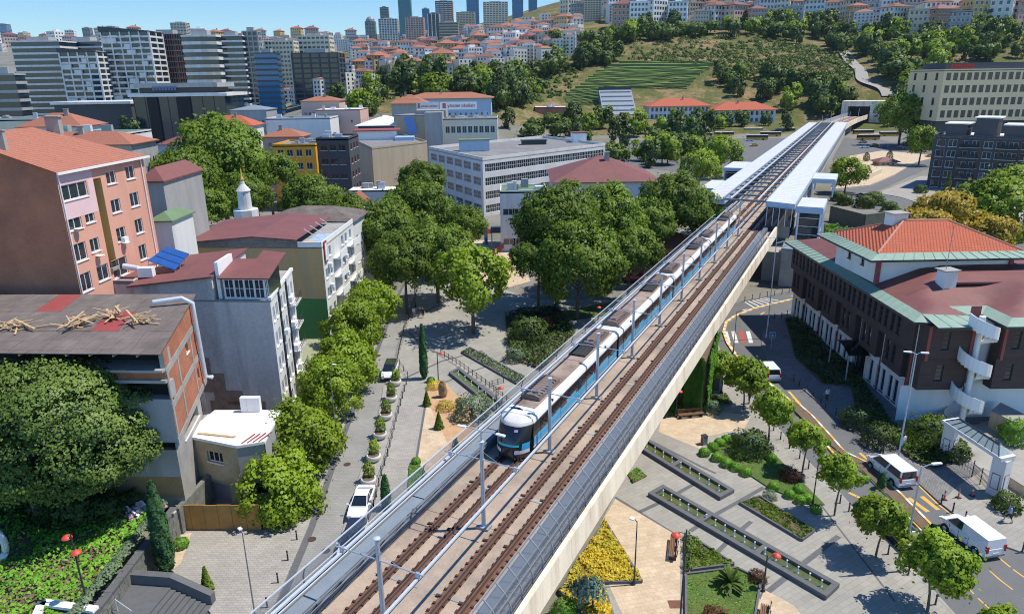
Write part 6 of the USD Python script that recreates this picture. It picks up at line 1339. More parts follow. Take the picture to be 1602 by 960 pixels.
# dormer over the stair head
d0=G(1500,446,zr+1.6);q=MB();q.obox((d0[0]+7,d0[1]+2,zr),(15,4,2.0),0);q.put('dormer_wall',M['wall_white'],t)
q=MB();q.hexa([(d0[0]-1.4,d0[1]-.9,zr+2.0),(d0[0]+15,d0[1]-.9,zr+2.0),(d0[0]+15,d0[1]+4.6,zr+2.5),(d0[0]+.2,d0[1]+4.6,zr+2.5)],[(d0[0]-1.4,d0[1]-.9,zr+2.2),(d0[0]+15,d0[1]-.9,zr+2.2),(d0[0]+15,d0[1]+4.6,zr+2.75),(d0[0]+.2,d0[1]+4.6,zr+2.75)]);q.put('dormer_roof',M['sheet_maroon'],t)
q=MB();q.box((d0[0]+.6,d0[1]-.06,zr+.1),(d0[0]+1.4,d0[1]-.02,zr+1.8));q.put('roof_door',M['trim_red'],t)
# spiral stair in the recess
sc=np.array([(wingA[1]+wingB[0])/2-1.2,fy-1.7]);ss=thing('spiral_stair','white spiral fire stair rising between the two brown wings','stair',V3(sc,0))
q=MB();q.lathe((0,0,0),[(.3,0),(.3,ZE+1)],14);q.put('column',M['wall_white'],ss,smooth=40)
N_,R_o,pit=96,1.7,ZG-.1;q,st_,=MB(),MB();turns=(ZE+.6)/pit;tot=int(turns*24)
th0=-2.9
for k in range(tot):
    th,z=th0+k*2*math.pi/24,(tot-k)*pit/24;th2,z2=th+2*math.pi/24,z-pit/24
    c1,s1,c2,s2=math.cos(th),math.sin(th),math.cos(th2),math.sin(th2)
    q.hexa([(R_o*c1,R_o*s1,z-.25),(R_o*c2,R_o*s2,z2-.25),((R_o-.12)*c2,(R_o-.12)*s2,z2-.25),((R_o-.12)*c1,(R_o-.12)*s1,z-.25)],[(R_o*c1,R_o*s1,z+1.05),(R_o*c2,R_o*s2,z2+1.05),((R_o-.12)*c2,(R_o-.12)*s2,z2+1.05),((R_o-.12)*c1,(R_o-.12)*s1,z+1.05)])
    s_=MB();s_.hexa([(.5*c1,.5*s1,z2-.3),(.5*c2,.5*s2,z2-.3),(R_o*.96*c2,R_o*.96*s2,z2-.3),(R_o*.96*c1,R_o*.96*s1,z2-.3)][::-1],[(.5*c1,.5*s1,z2),(.5*c2,.5*s2,z2),(R_o*.96*c2,R_o*.96*s2,z2),(R_o*.96*c1,R_o*.96*s1,z2)][::-1]);s_.put('step',M['wall_white'],ss)
q.put('balustrade',M['wall_white'],ss)
# entry canopy over the door on the long side
ec=thing('entrance_canopy','dark curved glass canopy over the side entrance in the shade','canopy');q=MB();u0=20.2
q.grid(np.array([[f(u0+5.6*a,3.55+.75*math.sin(math.pi*a),.05+2.6*b)for b in np.linspace(0,1,4)]for a in np.linspace(0,1,13)]));q.put('glass',M['glass_dark'],ec)
for a in(.05,.95):q=MB();q.beam(f(u0+5.6*a,0,2.5),f(u0+5.6*a,3.6,2.5),.12);q.put('post',M['galv'],ec)
# gate with glass roof
zc=4.1;gt=thing('gate_canopy','slanting glazed gate roof on pale stone piers at the courtyard entrance','gate');cs=[G(1474,656,zc),G(1567,717,zc),G(1590,712,zc),G(1499,652,zc)]
q=MB();q.prism(cs,zc-.35,zc-.02);q.put('roof_slab',M['wall_white'],gt);mid=sum(cs)/4;q=MB();ins=[p+(mid-p)*.1 for p in cs];apex=[(ins[0]+ins[3])/2+(mid-(ins[0]+ins[3])/2)*.25,(ins[1]+ins[2])/2+(mid-(ins[1]+ins[2])/2)*.25]
M['glass_roof']=mat('glass_roof',(.27,.33,.32),.15,.1,2,8,spec=.8)
q.quad(V3(ins[0],zc),V3(ins[1],zc),V3(apex[1],zc+.55),V3(apex[0],zc+.55));q.quad(V3(ins[2],zc),V3(ins[3],zc),V3(apex[0],zc+.55),V3(apex[1],zc+.55));q.poly([V3(ins[1],zc),V3(ins[2],zc),V3(apex[1],zc+.55)]);q.poly([V3(ins[3],zc),V3(ins[0],zc),V3(apex[0],zc+.55)]);gr=q.put('glazed_roof',M['glass_roof'],gt)
for k in range(9):s=k/8;q=MB();q.beam(V3(ins[0]+(ins[1]-ins[0])*s,zc+.03),V3(apex[0]+(apex[1]-apex[0])*s,zc+.58),.06);q.put('glazing_bar',M['dark_metal'],gr)
q=MB();q.beam(V3(apex[0],zc+.58),V3(apex[1],zc+.58),.08);q.put('glazing_bar',M['dark_metal'],gr)
for p,w in(((cs[1]+cs[2])/2*.93+(cs[0]+cs[3])/2*.07,1.15),((cs[0]+cs[3])/2*.93+(cs[1]+cs[2])/2*.07,1.05)):
    q=MB();q.obox(V3(p,.1),(w,w,zc-.48),.5);pr=q.put('pier',M['wall_white'],gt)
    q=MB();q.obox(V3(p,.8),(w+.06,w*.6,1.5),.5);q.obox(V3(p,.8),(w*.6,w+.06,1.5),.5);q.put('panel_frame',M['trim_red'],pr);q=MB();q.obox(V3(p,.87),(w+.08,w*.5,1.36),.5);q.obox(V3(p,.87),(w*.5,w+.08,1.36),.5);q.put('pier_panel',M['wall_white'],pr)
railing('gate_leaf','black barred gate standing half open beside the stone pier',[G(1489,726,.12),G(1520,745,.12),G(1546,770,.12)],1.7,1.6,.13,False,cat='gate',balusters=8)
for nm,lb,pts,h in(('courtyard_wall','low stone wall right of the gate pier',[(1572,756),(1640,800),(1648,794),(1580,750)],.9),('courtyard_wall','stone block hut behind the gate below the spiral stair',[(1545,668),(1586,690),(1600,676),(1560,655)],2.0),('courtyard_wall','low stone planter wall left of the gate',[(1462,664),(1482,690),(1490,684),(1470,658)],1.3)):
    w_=thing(nm,lb,'wall');MB().prism([G(x,y,.12)for x,y in pts],.1,h).put('masonry',M['cream_stone'],w_);q=MB();q.prism([G(x,y,.12)for x,y in pts],h,h+.1);q.put('coping',M['pale_kerb'],w_)
# ------------------------------------------------------------------ basins, beds and benches of the squares
M['water_green']=mat('water_green',(0.10,0.115,0.03),0.12,0.35,1.2,9,0.004,spec=.7,dirt=(0.03,0.045,0.025),dirt_amt=0.7)
M['water_white']=mat('water_white',(0.75,0.78,0.78),0.3,0.1)
def basin(name,label,corners,zt=.5,w=.42,splits=(),jets=6,cat='pool',inner='water_green',jh=.45):
    c=[np.asarray(p,float)for p in corners];t=thing(name,label,cat);mid=sum(c)/4;inn=[]
    for i in range(4):
        a,b,d=c[i-1],c[i],c[(i+1)%4];u,v=unit(a-b),unit(d-b);s=w/max(.3,abs(u[0]*v[1]-u[1]*v[0]));inn.append(b+(u+v)*s)
    for i in range(4):
        a,b,ia,ib=c[i],c[(i+1)%4],inn[i],inn[(i+1)%4];q=MB();q.hexa([V3(a,0),V3(b,0),V3(ib,0),V3(ia,0)],[V3(a,zt),V3(b,zt),V3(ib,zt),V3(ia,zt)]);q.put('rim',M['dark_stone'],t)
    MB().sheet(inn,.24).put('water',M[inner],t)
    for s in splits:
        a,b=inn[0]+(inn[1]-inn[0])*s,inn[3]+(inn[2]-inn[3])*s;d=unit(inn[1]-inn[0])*.22;q=MB();q.hexa([V3(a-d,.1),V3(a+d,.1),V3(b+d,.1),V3(b-d,.1)],[V3(a-d,zt+.004),V3(a+d,zt+.004),V3(b+d,zt+.004),V3(b-d,zt+.004)]);q.put('divider',M['dark_stone'],t)
    for k in range(jets):
        s=(k+.5)/jets;p=(inn[0]+(inn[1]-inn[0])*s+inn[3]+(inn[2]-inn[3])*s)/2;q=MB();q.lathe(V3(p,.24),[(.1,0),(.05,.1),(.045,jh),(.08,jh+.1),(.02,jh+.16)],6);q.put('fountain_jet',M['water_white'],t)
    return t
basin('pool_basin','long narrow dark rimmed basin, lower one crossing the right square',[G(1014,770,.5),G(1293,932,.5),G(1314,912,.5),G(1037,757,.5)],splits=(.32,.655),jets=17)
basin('pool_basin','short dark rimmed basin, upper one right beside the viaduct',[G(992,694,.5),G(1127,777,.5),G(1149,765,.5),G(1010,683,.5)],splits=(.45,),jets=9)
basin('pool_channel','dark rimmed channel with grass on the left square beside the train',[G(702,582,.45),G(785,648,.45),G(800,640,.45),G(718,574,.45)],splits=(.55,),jets=7,inner='grass')
railing('pool_railing','dark railing along the channel on the left square',[G(690,556),G(720,575),G(760,604),G(800,636)],.9,1.1,.12,False)
railing('pool_railing','second dark railing across the channel near the train',[G(770,605),G(788,600)],.8,1.1,.12,False)
def bed(name,label,pts,z,mt,kerb=True,cat='flower bed',hgt=.12):
    t=thing(name,label,cat);P=[G(x,y,.13)for x,y in pts];MB().prism(P,.1,.13+hgt).put('soil',M[mt],t)
    if kerb:
        for a,b in zip(P,P[1:]+P[:1]):q=MB();q.beam(V3(a,.16+hgt/2),V3(b,.16+hgt/2),.16,.2+hgt);q.put('kerb',M['dark_stone'],t)
    return t,P
def scatter(P,n,rng,z=0.0):
    import shapely.geometry as sg
    p=sg.Polygon([tuple(q)for q in P]);a,b,c,d=p.bounds;out=[]
    while len(out)<n:
        q=rng.random((n*2,2))*[c-a,d-b]+[a,b];out+=[x for x in q if p.contains(sg.Point(*x))]
    return np.c_[np.array(out[:n]),np.full(n,z)]
def carpet(t,P,n,size,h,mt,seed,name='plants',bumps=1.2):
    rng=np.random.default_rng(seed);p=scatter(P,n,rng);k=meshkit.fbm(p*bumps+seed,3,seed);p[:,2]=.22+h*np.clip((k-.28)*2.2,.05,1.2)*(.5+.5*rng.random(n))
    m,nn=leaf_cloud(p,unit(rng.normal(size=(n,3))*.5+[0,0,1]),size,rng);tag(m.put(name,M[mt],t,normals=nn),kind='stuff')
t,P=bed('yellow_flower_bed','triangular bed of bright yellow shrubs beside the viaduct',[(946,816),(1004,911),(945,913),(875,924)],0,'soil');carpet(t,P,5200,.17,.42,'leaf_yellow',1)
t,P=bed('yellow_flower_bed','lower yellow flower bed around the weeping tree',[(875,925),(944,914),(962,975),(925,975)],0,'soil');carpet(t,P,3600,.16,.4,'leaf_yellow',2)
t,P=bed('shrub_bed','triangular bed of dark green shrubs beside the basins',[(1080,840),(1148,884),(1081,893)],0,'soil');carpet(t,P,1500,.16,.5,'leaf_plane',3)
t,P=bed('shrub_bed','narrow clipped hedge strip left of the triangular shrub bed',[(1070,838),(1079,838),(1080,897),(1070,897)],0,'soil',False);carpet(t,P,1300,.1,.6,'leaf_hill',4,'hedge',6)
t,P=bed('lawn','small lawn around the spiky cycad',[(1073,900),(1152,890),(1190,908),(1178,985),(1073,985)],0,'grass',True,'lawn');carpet(t,P,3000,.12,.06,'leaf_shrub',5,'grass',5)
t,P=bed('shrub_bed','long bed of low mixed plants in the middle of the right square',[(1157,788),(1188,778),(1273,832),(1254,846)],0,'soil');carpet(t,P,1900,.15,.28,'leaf_plane',6)
t,P=bed('lawn','lawn strip with ball shrubs along the round trees',[(1112,700),(1150,684),(1200,700),(1290,790),(1268,790),(1232,776),(1205,765),(1170,742),(1130,722)],0,'grass',False,'lawn');carpet(t,P,5200,.1,.04,'leaf_shrub',7,'grass',3)
t,P=bed('lawn','lawn patch at the foot of the climbing hedge',[(1050,622),(1098,624),(1092,648),(1046,650)],0,'grass',False,'lawn');carpet(t,P,2000,.15,.12,'leaf_shrub',8,'grass',3)
t,P=bed('shrub_bed','dark hedge bed beside the green kiosk',[(1098,626),(1135,618),(1145,632),(1100,642)],0,'soil');carpet(t,P,1300,.18,.6,'leaf_hill',9)
t,P=bed('lawn','small green triangle against the viaduct edge',[(982,742),(996,732),(1012,745),(990,756)],0,'soil',False,'lawn');carpet(t,P,700,.12,.15,'leaf_shrub',10,'grass',3)
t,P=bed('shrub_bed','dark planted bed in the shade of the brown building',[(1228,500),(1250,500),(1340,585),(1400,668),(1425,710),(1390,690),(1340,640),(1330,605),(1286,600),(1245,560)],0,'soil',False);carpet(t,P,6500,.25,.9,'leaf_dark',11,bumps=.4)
t,P=bed('shrub_bed','green verge between the tall lamp and the gate',[(1405,700),(1432,672),(1470,690),(1490,725),(1460,735),(1425,718)],0,'soil',False);carpet(t,P,3000,.22,.9,'leaf_hill',12,bumps=.6)
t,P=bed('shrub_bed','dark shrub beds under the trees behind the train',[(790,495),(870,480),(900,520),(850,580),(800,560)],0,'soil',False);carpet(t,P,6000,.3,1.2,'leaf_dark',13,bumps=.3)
t,P=bed('shrub_bed','long flower border beside the channel on the left square',[(722,552),(735,545),(822,592),(810,602)],0,'soil',True);carpet(t,P,1700,.2,.5,'leaf_olive',14,bumps=.8)
t,P=bed('lawn','narrow lawn strip beside the walkway next to the viaduct',[(640,728),(655,725),(668,742),(648,778),(638,765)],0,'grass',False,'lawn');carpet(t,P,900,.12,.08,'leaf_shrub',15,'grass',5)
t,P=bed('lawn','sunny lawn in front of the park trees',[(800,490),(870,488),(980,470),(960,492),(860,505)],0,'grass',False,'lawn')
t,P=bed('flower_bed','median bed with low shrubs between the striped kerbs',[(1240,632),(1290,682),(1348,727),(1400,776),(1458,835),(1452,838),(1394,780),(1344,732),(1285,686),(1236,636)],0,'soil',False)
# benches, bin, kiosk
def bench(label,a,b,p):
    a,b=np.asarray(a),np.asarray(b);L=np.linalg.norm(b-a);an=math.atan2(*(b-a)[::-1]);t=thing('bench',label,'bench',V3((a+b)/2,.135),an)
    for k in range(4):q=MB();q.box((-L/2,-.28+k*.15,.42),(L/2,-.16+k*.15,.46));q.put('seat_slat',M['wood'],t)
    for k in range(3):q=MB();q.box((-L/2,.33,.56+k*.13),(L/2,.37,.66+k*.13));q.put('back_slat',M['wood'],t)
    for x in(-L*.42,0,L*.42):q=MB();q.box((x-.04,-.25,0),(x+.04,.3,.42));q.beam((x,.32,.3),(x,.40,.95),.06);q.put('leg',M['dark_metal'],t)
    return t
bench('wooden bench at the edge of the cream paving under the trees',G(1061,656),G(1100,652),0)
bench('wooden bench beside the tall lamp and dark hedge strip',G(1054,846),G(1051,880),0)
bench('wooden bench cut by the lower edge on the cream paving',G(1196,955),G(1192,990),0)
t=thing('litter_bin','small dark and red litter bin on the cream paving','litter bin',V3(G(1101,696),.13));q=MB();q.obox((0,0,0),(.5,.5,.95),.3);q.put('body',M['steel_grey'],t);q=MB();q.obox((0,0,.2),(.52,.3,.6),.3);q.put('panel',M['sheet_red'],t);q=MB();q.obox((0,0,.95),(.56,.56,.06),.3);q.put('lid',M['dark_metal'],t)
t=thing('kiosk','narrow grey kiosk with green top beside the climbing hedge','kiosk',V3(G(1114,612),.12));q=MB();q.obox((0,0,0),(1.7,1.5,2.6),.1);q.put('body',M['steel_grey'],t);q=MB();q.obox((0,0,2.6),(1.8,1.6,.4),.1);q.put('top',M['green_paint']if 'green_paint' in M else M['grass'],t);q=MB();q.obox((0,-.76,.3),(1.2,.04,2.0),.1);q.put('door',M['dark_metal'],t)
t=thing('drain_cover','brown square drain cover on the cream paving','drain cover');q=MB();q.obox(V3(G(1057,947),.137),(1.0,.8,.02),0);q.put('plate',M['rust'],t)
# standing rock
t=thing('standing_rock','upright weathered brown rock in the gravel bed','rock',V3(G(693,622),.12));import trimesh
m_=trimesh.creation.icosphere(3);v=np.array(m_.vertices);v*=(1+.5*(meshkit.fbm(v*2.2+3,4,2)-.5))[:,None];v*=[.5,.42,1.25];v+=.16*(meshkit.fbm(v*5+9,3,6)[:,None]-.5);v[:,2]+=.95;MB().add(v,m_.faces).put('rock',mat('rock',(.30,.20,.12),.95,.3,2,9,.02,dirt=(.13,.1,.08)),t,smooth=40)

# ------------------------------------------------------------------ hillside garden, retaining wall, steps, hoarding
w0,w1=G(276,793,2.7),G(150,958,2.7);wd=unit(w1-w0);w2=w1+wd*14;wn=np.array([wd[1],-wd[0]])
if wn[0]<0:wn=-wn
us=np.linspace(0,1,26);gp_=np.array([[V3((w0-[3,-2])+(w2-(w0-[3,-2]))*a-wn*(b*34),2.55+1.5*b+.5*(meshkit.fbm(np.array([a*9,b*9,0.]),3,8)-.5))for b in np.linspace(0.004,1,22)]for a in us])
struct('garden_slope',MB().grid(gp_),M['soil'],smooth=True)
def gz(p):
    b=float(-(np.asarray(p)-w0)@wn)/34;return 2.55+1.5*max(0,b)
t=thing('retaining_wall','rough stone retaining wall with dark coping below the garden','wall');n_=18;rng=random.Random(9)
q=MB();q.hexa([V3(w0,-.1),V3(w2,-.1),V3(w2-wn*.4,-.1),V3(w0-wn*.4,-.1)],[V3(w0,2.6),V3(w2,2.6),V3(w2-wn*.4,2.6),V3(w0-wn*.4,2.6)]);q.put('masonry',M['stone_rough'],t)
Lw_=np.linalg.norm(w2-w0)
for r_ in range(5):
    x=rng.uniform(0,.3)
    while x<Lw_-.3:
        l=min(rng.uniform(.5,1.3),Lw_-x-.05);z=.0+r_*.52;o=rng.uniform(.01,.06);a,b=w0+wd*x,w0+wd*(x+l-.04)
        q=MB();q.hexa([V3(a-wn*.1,z),V3(b-wn*.1,z),V3(b+wn*o,z),V3(a+wn*o,z)][::-1],[V3(a-wn*.1,z+.48),V3(b-wn*.1,z+.48),V3(b+wn*o,z+.48),V3(a+wn*o,z+.48)][::-1]);q.put('stone',M['stone_rough'],t);x+=l
for k in range(n_):
    a,b=w0+wd*(Lw_*k/n_),w0+wd*(Lw_*(k+1)/n_-.03);q=MB();q.hexa([V3(a-wn*.5,2.6),V3(b-wn*.5,2.6),V3(b+wn*.1,2.6),V3(a+wn*.1,2.6)][::-1],[V3(a-wn*.5,2.75),V3(b-wn*.5,2.75),V3(b+wn*.1,2.75),V3(a+wn*.1,2.75)][::-1]);q.put('coping_stone',M['dark_stone'],t)
w00=G(281,790,2.7)+[.2,5.5];q=MB();q.beam(V3(w0,1.3),V3(w0+[.6,6],1.3),.4,2.6);q.put('return_wall',M['stone_rough'],t)
t=thing('stone_steps','dark stone landing and steps with parapet below the retaining wall','steps')
za=1.5;la,lb=G(196,912,za),G(272,912,za);sd=np.array([1.0,-.12]);sd=unit(sd);sn=np.array([sd[1],-sd[0]])
ln_=np.linalg.norm(lb-la);q=MB();P=[la-sd*2,la+sd*ln_,la+sd*ln_+sn*7,la-sd*2+sn*7];q.prism(P,-.1,za);q.put('landing',M['dark_stone'],t)
for k in range(8):q=MB();a=la+sd*(ln_+.36*k);q.prism([a,a+sd*.36,a+sd*.36+sn*7,a+sn*7],-.1,za-(k+1)*.165);q.put('step',M['dark_stone'],t)
q=MB();a,b,c=la-sd*1.2,la+sd*ln_,la+sd*(ln_+2.9);up=-sn*.55
q.hexa([V3(a,-.1),V3(b,-.1),V3(b+up,-.1),V3(a+up,-.1)],[V3(a,za+.8),V3(b,za+.8),V3(b+up,za+.8),V3(a+up,za+.8)]);q.hexa([V3(b,-.1),V3(c,-.1),V3(c+up,-.1),V3(b+up,-.1)],[V3(b,za+.8),V3(c,.95),V3(c+up,.95),V3(b+up,za+.8)]);q.put('parapet',M['dark_stone'],t)
q=MB();q.tube([V3(la+sd*1.2+sn*2.6,za),V3(la+sd*1.2+sn*2.6,za+.9),V3(la+sd*3+sn*3.5,za+.9)],.04,6);q.put('handrail',M['galv_pale'],t)
t=thing('white_wall','low dark wall with white coping at the lower left corner','wall');a,b,c=G(52,975,3.0),G(66,942,3.0),G(150,953,3.0)
for p,r in((a,b),(b,c)):q=MB();q.beam(V3(p,1.9),V3(r,1.9),.4,2.0);q.put('masonry',M['dark_stone'],t);q=MB();q.beam(V3(p,3.0),V3(r,3.0),.55,.2);q.put('coping',M['roof_white'],t)
t=thing('ring_sculpture','pale metal ring cut by the left edge above the garden','sculpture');c_=AT(-30,852,43);th=np.linspace(0,2*math.pi,41);q=MB();q.tube([c_+np.array([1.68*math.cos(a),.25*math.sin(a*0+.3),1.68*math.sin(a)])for a in th],.24,10);q.put('ring',M['galv_pale'],t,smooth=60);q=MB();q.beam(c_-[0,0,1.7],V3(c_[:2],2.0),.4);q.put('foot',M['dark_metal'],t)
h0,h1=G(281,830),G(410,830);t=thing('hoarding','brown site hoarding of boards across the pavement','hoarding')
for k in range(6):a,b=h0+(h1-h0)*k/6,h0+(h1-h0)*((k+1)/6-.004);q=MB();q.hexa([V3(a,.12),V3(b,.12),V3(b+[0,.08],.12),V3(a+[0,.08],.12)],[V3(a,2.5+.03*(k%2)),V3(b,2.5+.03*(k%2)),V3(b+[0,.08],2.5+.03*(k%2)),V3(a+[0,.08],2.5+.03*(k%2))]);q.put('board',mat('hoarding_board',(.42,.215,.055),.8,.12,.6,5,dirt=(.18,.11,.05)),t)
t=thing('rubble_heap','heap of pink and white sheeting and rubble by the derelict wall','rubble heap');rng=random.Random(3);base=G(218,800,2.9)
for k in range(90):q=MB();p=base+np.array([rng.gauss(0,1.0),rng.gauss(0,.55)]);h_=gz(p)+max(0,.9-np.linalg.norm(p-base)*.6)*rng.random();a_=V3(p,h_);q.beam(a_,a_+np.array([rng.uniform(-.5,.5),rng.uniform(-.4,.4),rng.uniform(-.1,.3)]),rng.uniform(.12,.4),rng.uniform(.08,.3));q.put('rubble_piece',mat('sheeting_pink',(.55,.28,.33),.8,.2)if k%3==0 else M['roof_white']if k%3==1 else mat('rubble_stone',(.45,.40,.34),.9,.2),t)
struct('gravel_strip',MB().sheet(gp([(276,838),(300,832),(283,880),(262,896),(258,880)],.13),0.128),M['cream_stone'])
# ------------------------------------------------------------------ trees and shrubs
def make_tree(name,label,cat,group,loc,scale,seed,R,cz,leaves,size,mt,clumps=60,cr=.3,trunk_r=.18,bark='bark',limbs=5,low=-.35,flat=1.0,shell=.72,rz=0.0,soft=.75):
    rng=np.random.default_rng(seed);t=thing(name,label,cat,loc,rz,group,scale)
    trunk_mesh(cz-R[2]*.45,trunk_r,rng,limbs,R[0]*.6,cz+R[2]*.15).put('trunk',M[bark],t,smooth=50)
    p,n=crown_points(leaves,R,(0,0,cz),clumps,cr*min(R),rng,low,flat,shell)
    m,nn=leaf_cloud(p,n,size,rng,soft);m.put('crown',M[mt],t,normals=nn);return t
tree_protos={}
def plant_tree(kind,name,label,group,loc,scale,rz):
    """First of a kind is built, the others refer to it."""
    K={'plane_a':dict(R=(9,9,8),cz=11,leaves=19000,size=.55,mt='leaf_plane',clumps=150,cr=.24,trunk_r=.42,limbs=6,low=-.6,seed=11),'plane_b':dict(R=(8.5,9.5,9),cz=11,leaves=19000,size=.55,mt='leaf_plane',clumps=130,cr=.25,trunk_r=.4,limbs=6,low=-.75,seed=12),
         'plane_c':dict(R=(9.5,8.5,7),cz=11,leaves=17000,size=.55,mt='leaf_plane',clumps=110,cr=.26,trunk_r=.4,limbs=6,low=-.5,seed=13),
         'street_a':dict(R=(2.0,2.0,1.75),cz=3.6,leaves=6500,size=.24,mt='leaf_street',clumps=80,cr=.30,trunk_r=.09,limbs=5,low=-.5,seed=21),'street_b':dict(R=(2.1,1.9,1.9),cz=3.7,leaves=6500,size=.24,mt='leaf_street',clumps=70,cr=.32,trunk_r=.09,limbs=5,low=-.5,seed=22),
         'row_a':dict(R=(2.9,2.9,2.9),cz=4.4,leaves=8500,size=.24,mt='leaf_street',clumps=110,cr=.25,trunk_r=.12,limbs=6,low=-.7,seed=23),'row_b':dict(R=(2.8,3.0,3.1),cz=4.4,leaves=8500,size=.24,mt='leaf_street',clumps=100,cr=.26,trunk_r=.12,limbs=6,low=-.7,seed=24),
         'hill_a':dict(R=(4,4,4),cz=4.6,leaves=1000,size=.95,mt='leaf_hill',clumps=22,cr=.42,trunk_r=.25,limbs=3,low=-.7,seed=31),'hill_b':dict(R=(4.5,4,3.4),cz=4.0,leaves=1000,size=.95,mt='leaf_hill',clumps=18,cr=.45,trunk_r=.25,limbs=3,low=-.7,seed=32),
         'hill_c':dict(R=(3.2,3.2,4.6),cz=5.2,leaves=900,size=.85,mt='leaf_dark',clumps=22,cr=.42,trunk_r=.25,limbs=3,low=-.8,seed=33),'hill_d':dict(R=(4,4,3.6),cz=4.6,leaves=1000,size=.9,mt='leaf_street',clumps=20,cr=.42,trunk_r=.22,limbs=3,low=-.7,seed=34),
         'amber':dict(R=(5.5,5,4.2),cz=6.5,leaves=5200,size=.5,mt='leaf_amber',clumps=48,cr=.34,trunk_r=.25,limbs=5,low=-.5,seed=35),'mixed':dict(R=(5,5,4.6),cz=6.5,leaves=5200,size=.5,mt='leaf_street',clumps=48,cr=.34,trunk_r=.25,limbs=5,low=-.6,seed=36)}[kind]
    if kind not in tree_protos:tree_protos[kind]=make_tree(name,label,'tree',group,loc,scale,rz=rz,**K);return tree_protos[kind]
    return dup(tree_protos[kind],loc,rz,label,scale,group,name)
CZ={'plane_a':(11,10.4),'plane_b':(11,10.4),'plane_c':(11,10.4),'street_a':(3.6,2.45),'street_b':(3.7,2.45),'row_a':(4.4,2.9),'row_b':(4.4,2.9),'amber':(6.5,5.2),'mixed':(6.5,5),'hill_a':(4.6,4),'hill_b':(4,4.2),'hill_c':(5.2,3.2),'hill_d':(4.6,4)}
def tree_px(kind,label,px,py,rpx,Y,group=None,rz=None,name='tree',z0=.1):
    c=AT(px,py,Y);dist=math.hypot(Y,0)*math.cos(CP)+(CH-c[2])*math.sin(CP);r=rpx*dist/CF;cz,R=CZ[kind]
    plant_tree(kind,name,label,group,(c[0],c[1],c[2]-cz*r/R),r/R,rz if rz is not None else(px*.37+py)%6.28)
# big plane trees of the park
for k,(px,py,r,Y,kd,lb)in enumerate(((872,352,68,112,'plane_b','tall ivy hung plane tree left of the red roofed hall'),(948,345,62,121,'plane_a','large plane tree in front of the red roofed hall'),(905,412,70,104,'plane_b','ivy draped plane tree nearest the middle of the train'),(842,405,48,106,'plane_c','dark plane tree beside the sunny square and red barriers'),
        (985,395,52,112,'plane_c','plane tree overhanging the orange building behind the train'),(1052,325,58,136,'plane_a','broad plane tree beside the near end of the left canopy'),(1010,350,50,126,'plane_c','plane tree between the hall and the train'),(1090,330,40,140,'plane_b','smaller plane tree touching the station canopy edge'),
        (655,338,62,134,'plane_a','big plane tree in front of the grey school corner'),(600,365,58,122,'plane_b','plane tree at the head of the narrow street'),(682,392,62,113,'plane_c','plane tree at the middle of the park front'),(632,412,56,108,'plane_a','plane tree beside the white balconies at the street end'),(728,352,33,128,'plane_b','yellowish plane tree beside the white van street'),
        (660,282,40,160,'plane_c','plane tree standing against the blank beige wall'),(345,262,84,172,'plane_a','broad plane tree left of the minaret'),(290,285,55,150,'plane_b','plane tree behind the salmon apartment block'),(420,270,46,182,'plane_c','plane tree in front of the yellow building'),(310,330,50,132,'plane_c','dark plane tree over the little green roof'),
        (490,322,52,150,'plane_b','plane tree below the dark grey facade with red frames'),(540,345,45,138,'plane_a','dark plane tree behind the ochre apartment house'),(355,212,38,210,'plane_c','rear plane tree behind the broad one left of the minaret'),(380,310,40,150,'plane_b','plane tree directly left of the minaret foot'))):
    tree_px(kd,lb,px,py,r,Y,'big plane trees of the park')
tree_px('mixed','bright green young tree with bare trunk on the sunny square',738,440,50,98,None)
# street trees on the right
for px,py,r,b,kd,lb in((1380,812,43,(1366,871),'street_a','round street tree in front of the white minivan'),(1315,740,33,(1303,806),'street_b','round street tree beside the dark lamp and ball shrubs'),(1262,686,31,(1252,738),'street_a','yellowish round street tree beside the median shrubs'),(1208,638,33,(1204,690),'street_b','round street tree in front of the small white minivan'),
        (1168,592,36,(1160,640),'street_a','round street tree right of the red lamp and kiosk'),(1128,572,24,(1134,610),'street_b','dull olive street tree nearest the viaduct'),(1466,882,53,(1442,955),'street_b','large round street tree in front of the white panel van'),(1562,985,42,(1548,1040),'street_a','round street tree cut by the lower right edge')):
    g_=G(*b,.13);tree_px(kd,lb,px,py,r,g_[1],'round street trees on the right square',z0=.12)
# trees along the narrow street
for px,py,r,Y,kd,lb in((583,478,36,98,'row_a','topmost tree of the row along the narrow street'),(552,520,40,88,'row_b','second tree from the top of the narrow street row'),(540,568,44,79,'row_a','middle tree of the narrow street row beside the green wall'),(516,612,44,71.5,'row_b','duller tree of the row beside the thin lamp post'),(467,690,58,60.5,'row_a','large tree of the row beside the white annex roof'),(438,775,56,53.5,'row_b','nearest tree of the row beside the hoarding')):
    tree_px(kd,lb,px,py,r,Y,'tree row along the narrow street',z0=.12)
# amber and green trees right of the station
for px,py,r,Y,kd,lb in((1475,348,50,150,'amber','amber yellow tree behind the terracotta roof'),(1440,362,36,142,'amber','smaller amber tree beside the chimney of the brown building'),(1555,335,52,160,'mixed','green tree beside the dark flats'),(1585,300,38,175,'mixed','green tree at the right edge below the dark flats'),(1540,375,40,145,'amber','amber tree at the parking space behind the roof'),
        (1325,272,24,222,'mixed','green tree beside the open stair head of the station'),(1413,180,30,375,'mixed','large tree below the tunnel wing wall'),(1443,222,22,290,'mixed','yellow green tree left of the dark flats'),(1130,240,26,262,'mixed','olive tree left of the station canopy'),(1095,262,26,235,'mixed','green tree behind the left stair towers')):
    tree_px(kd,lb,px,py,r,Y)
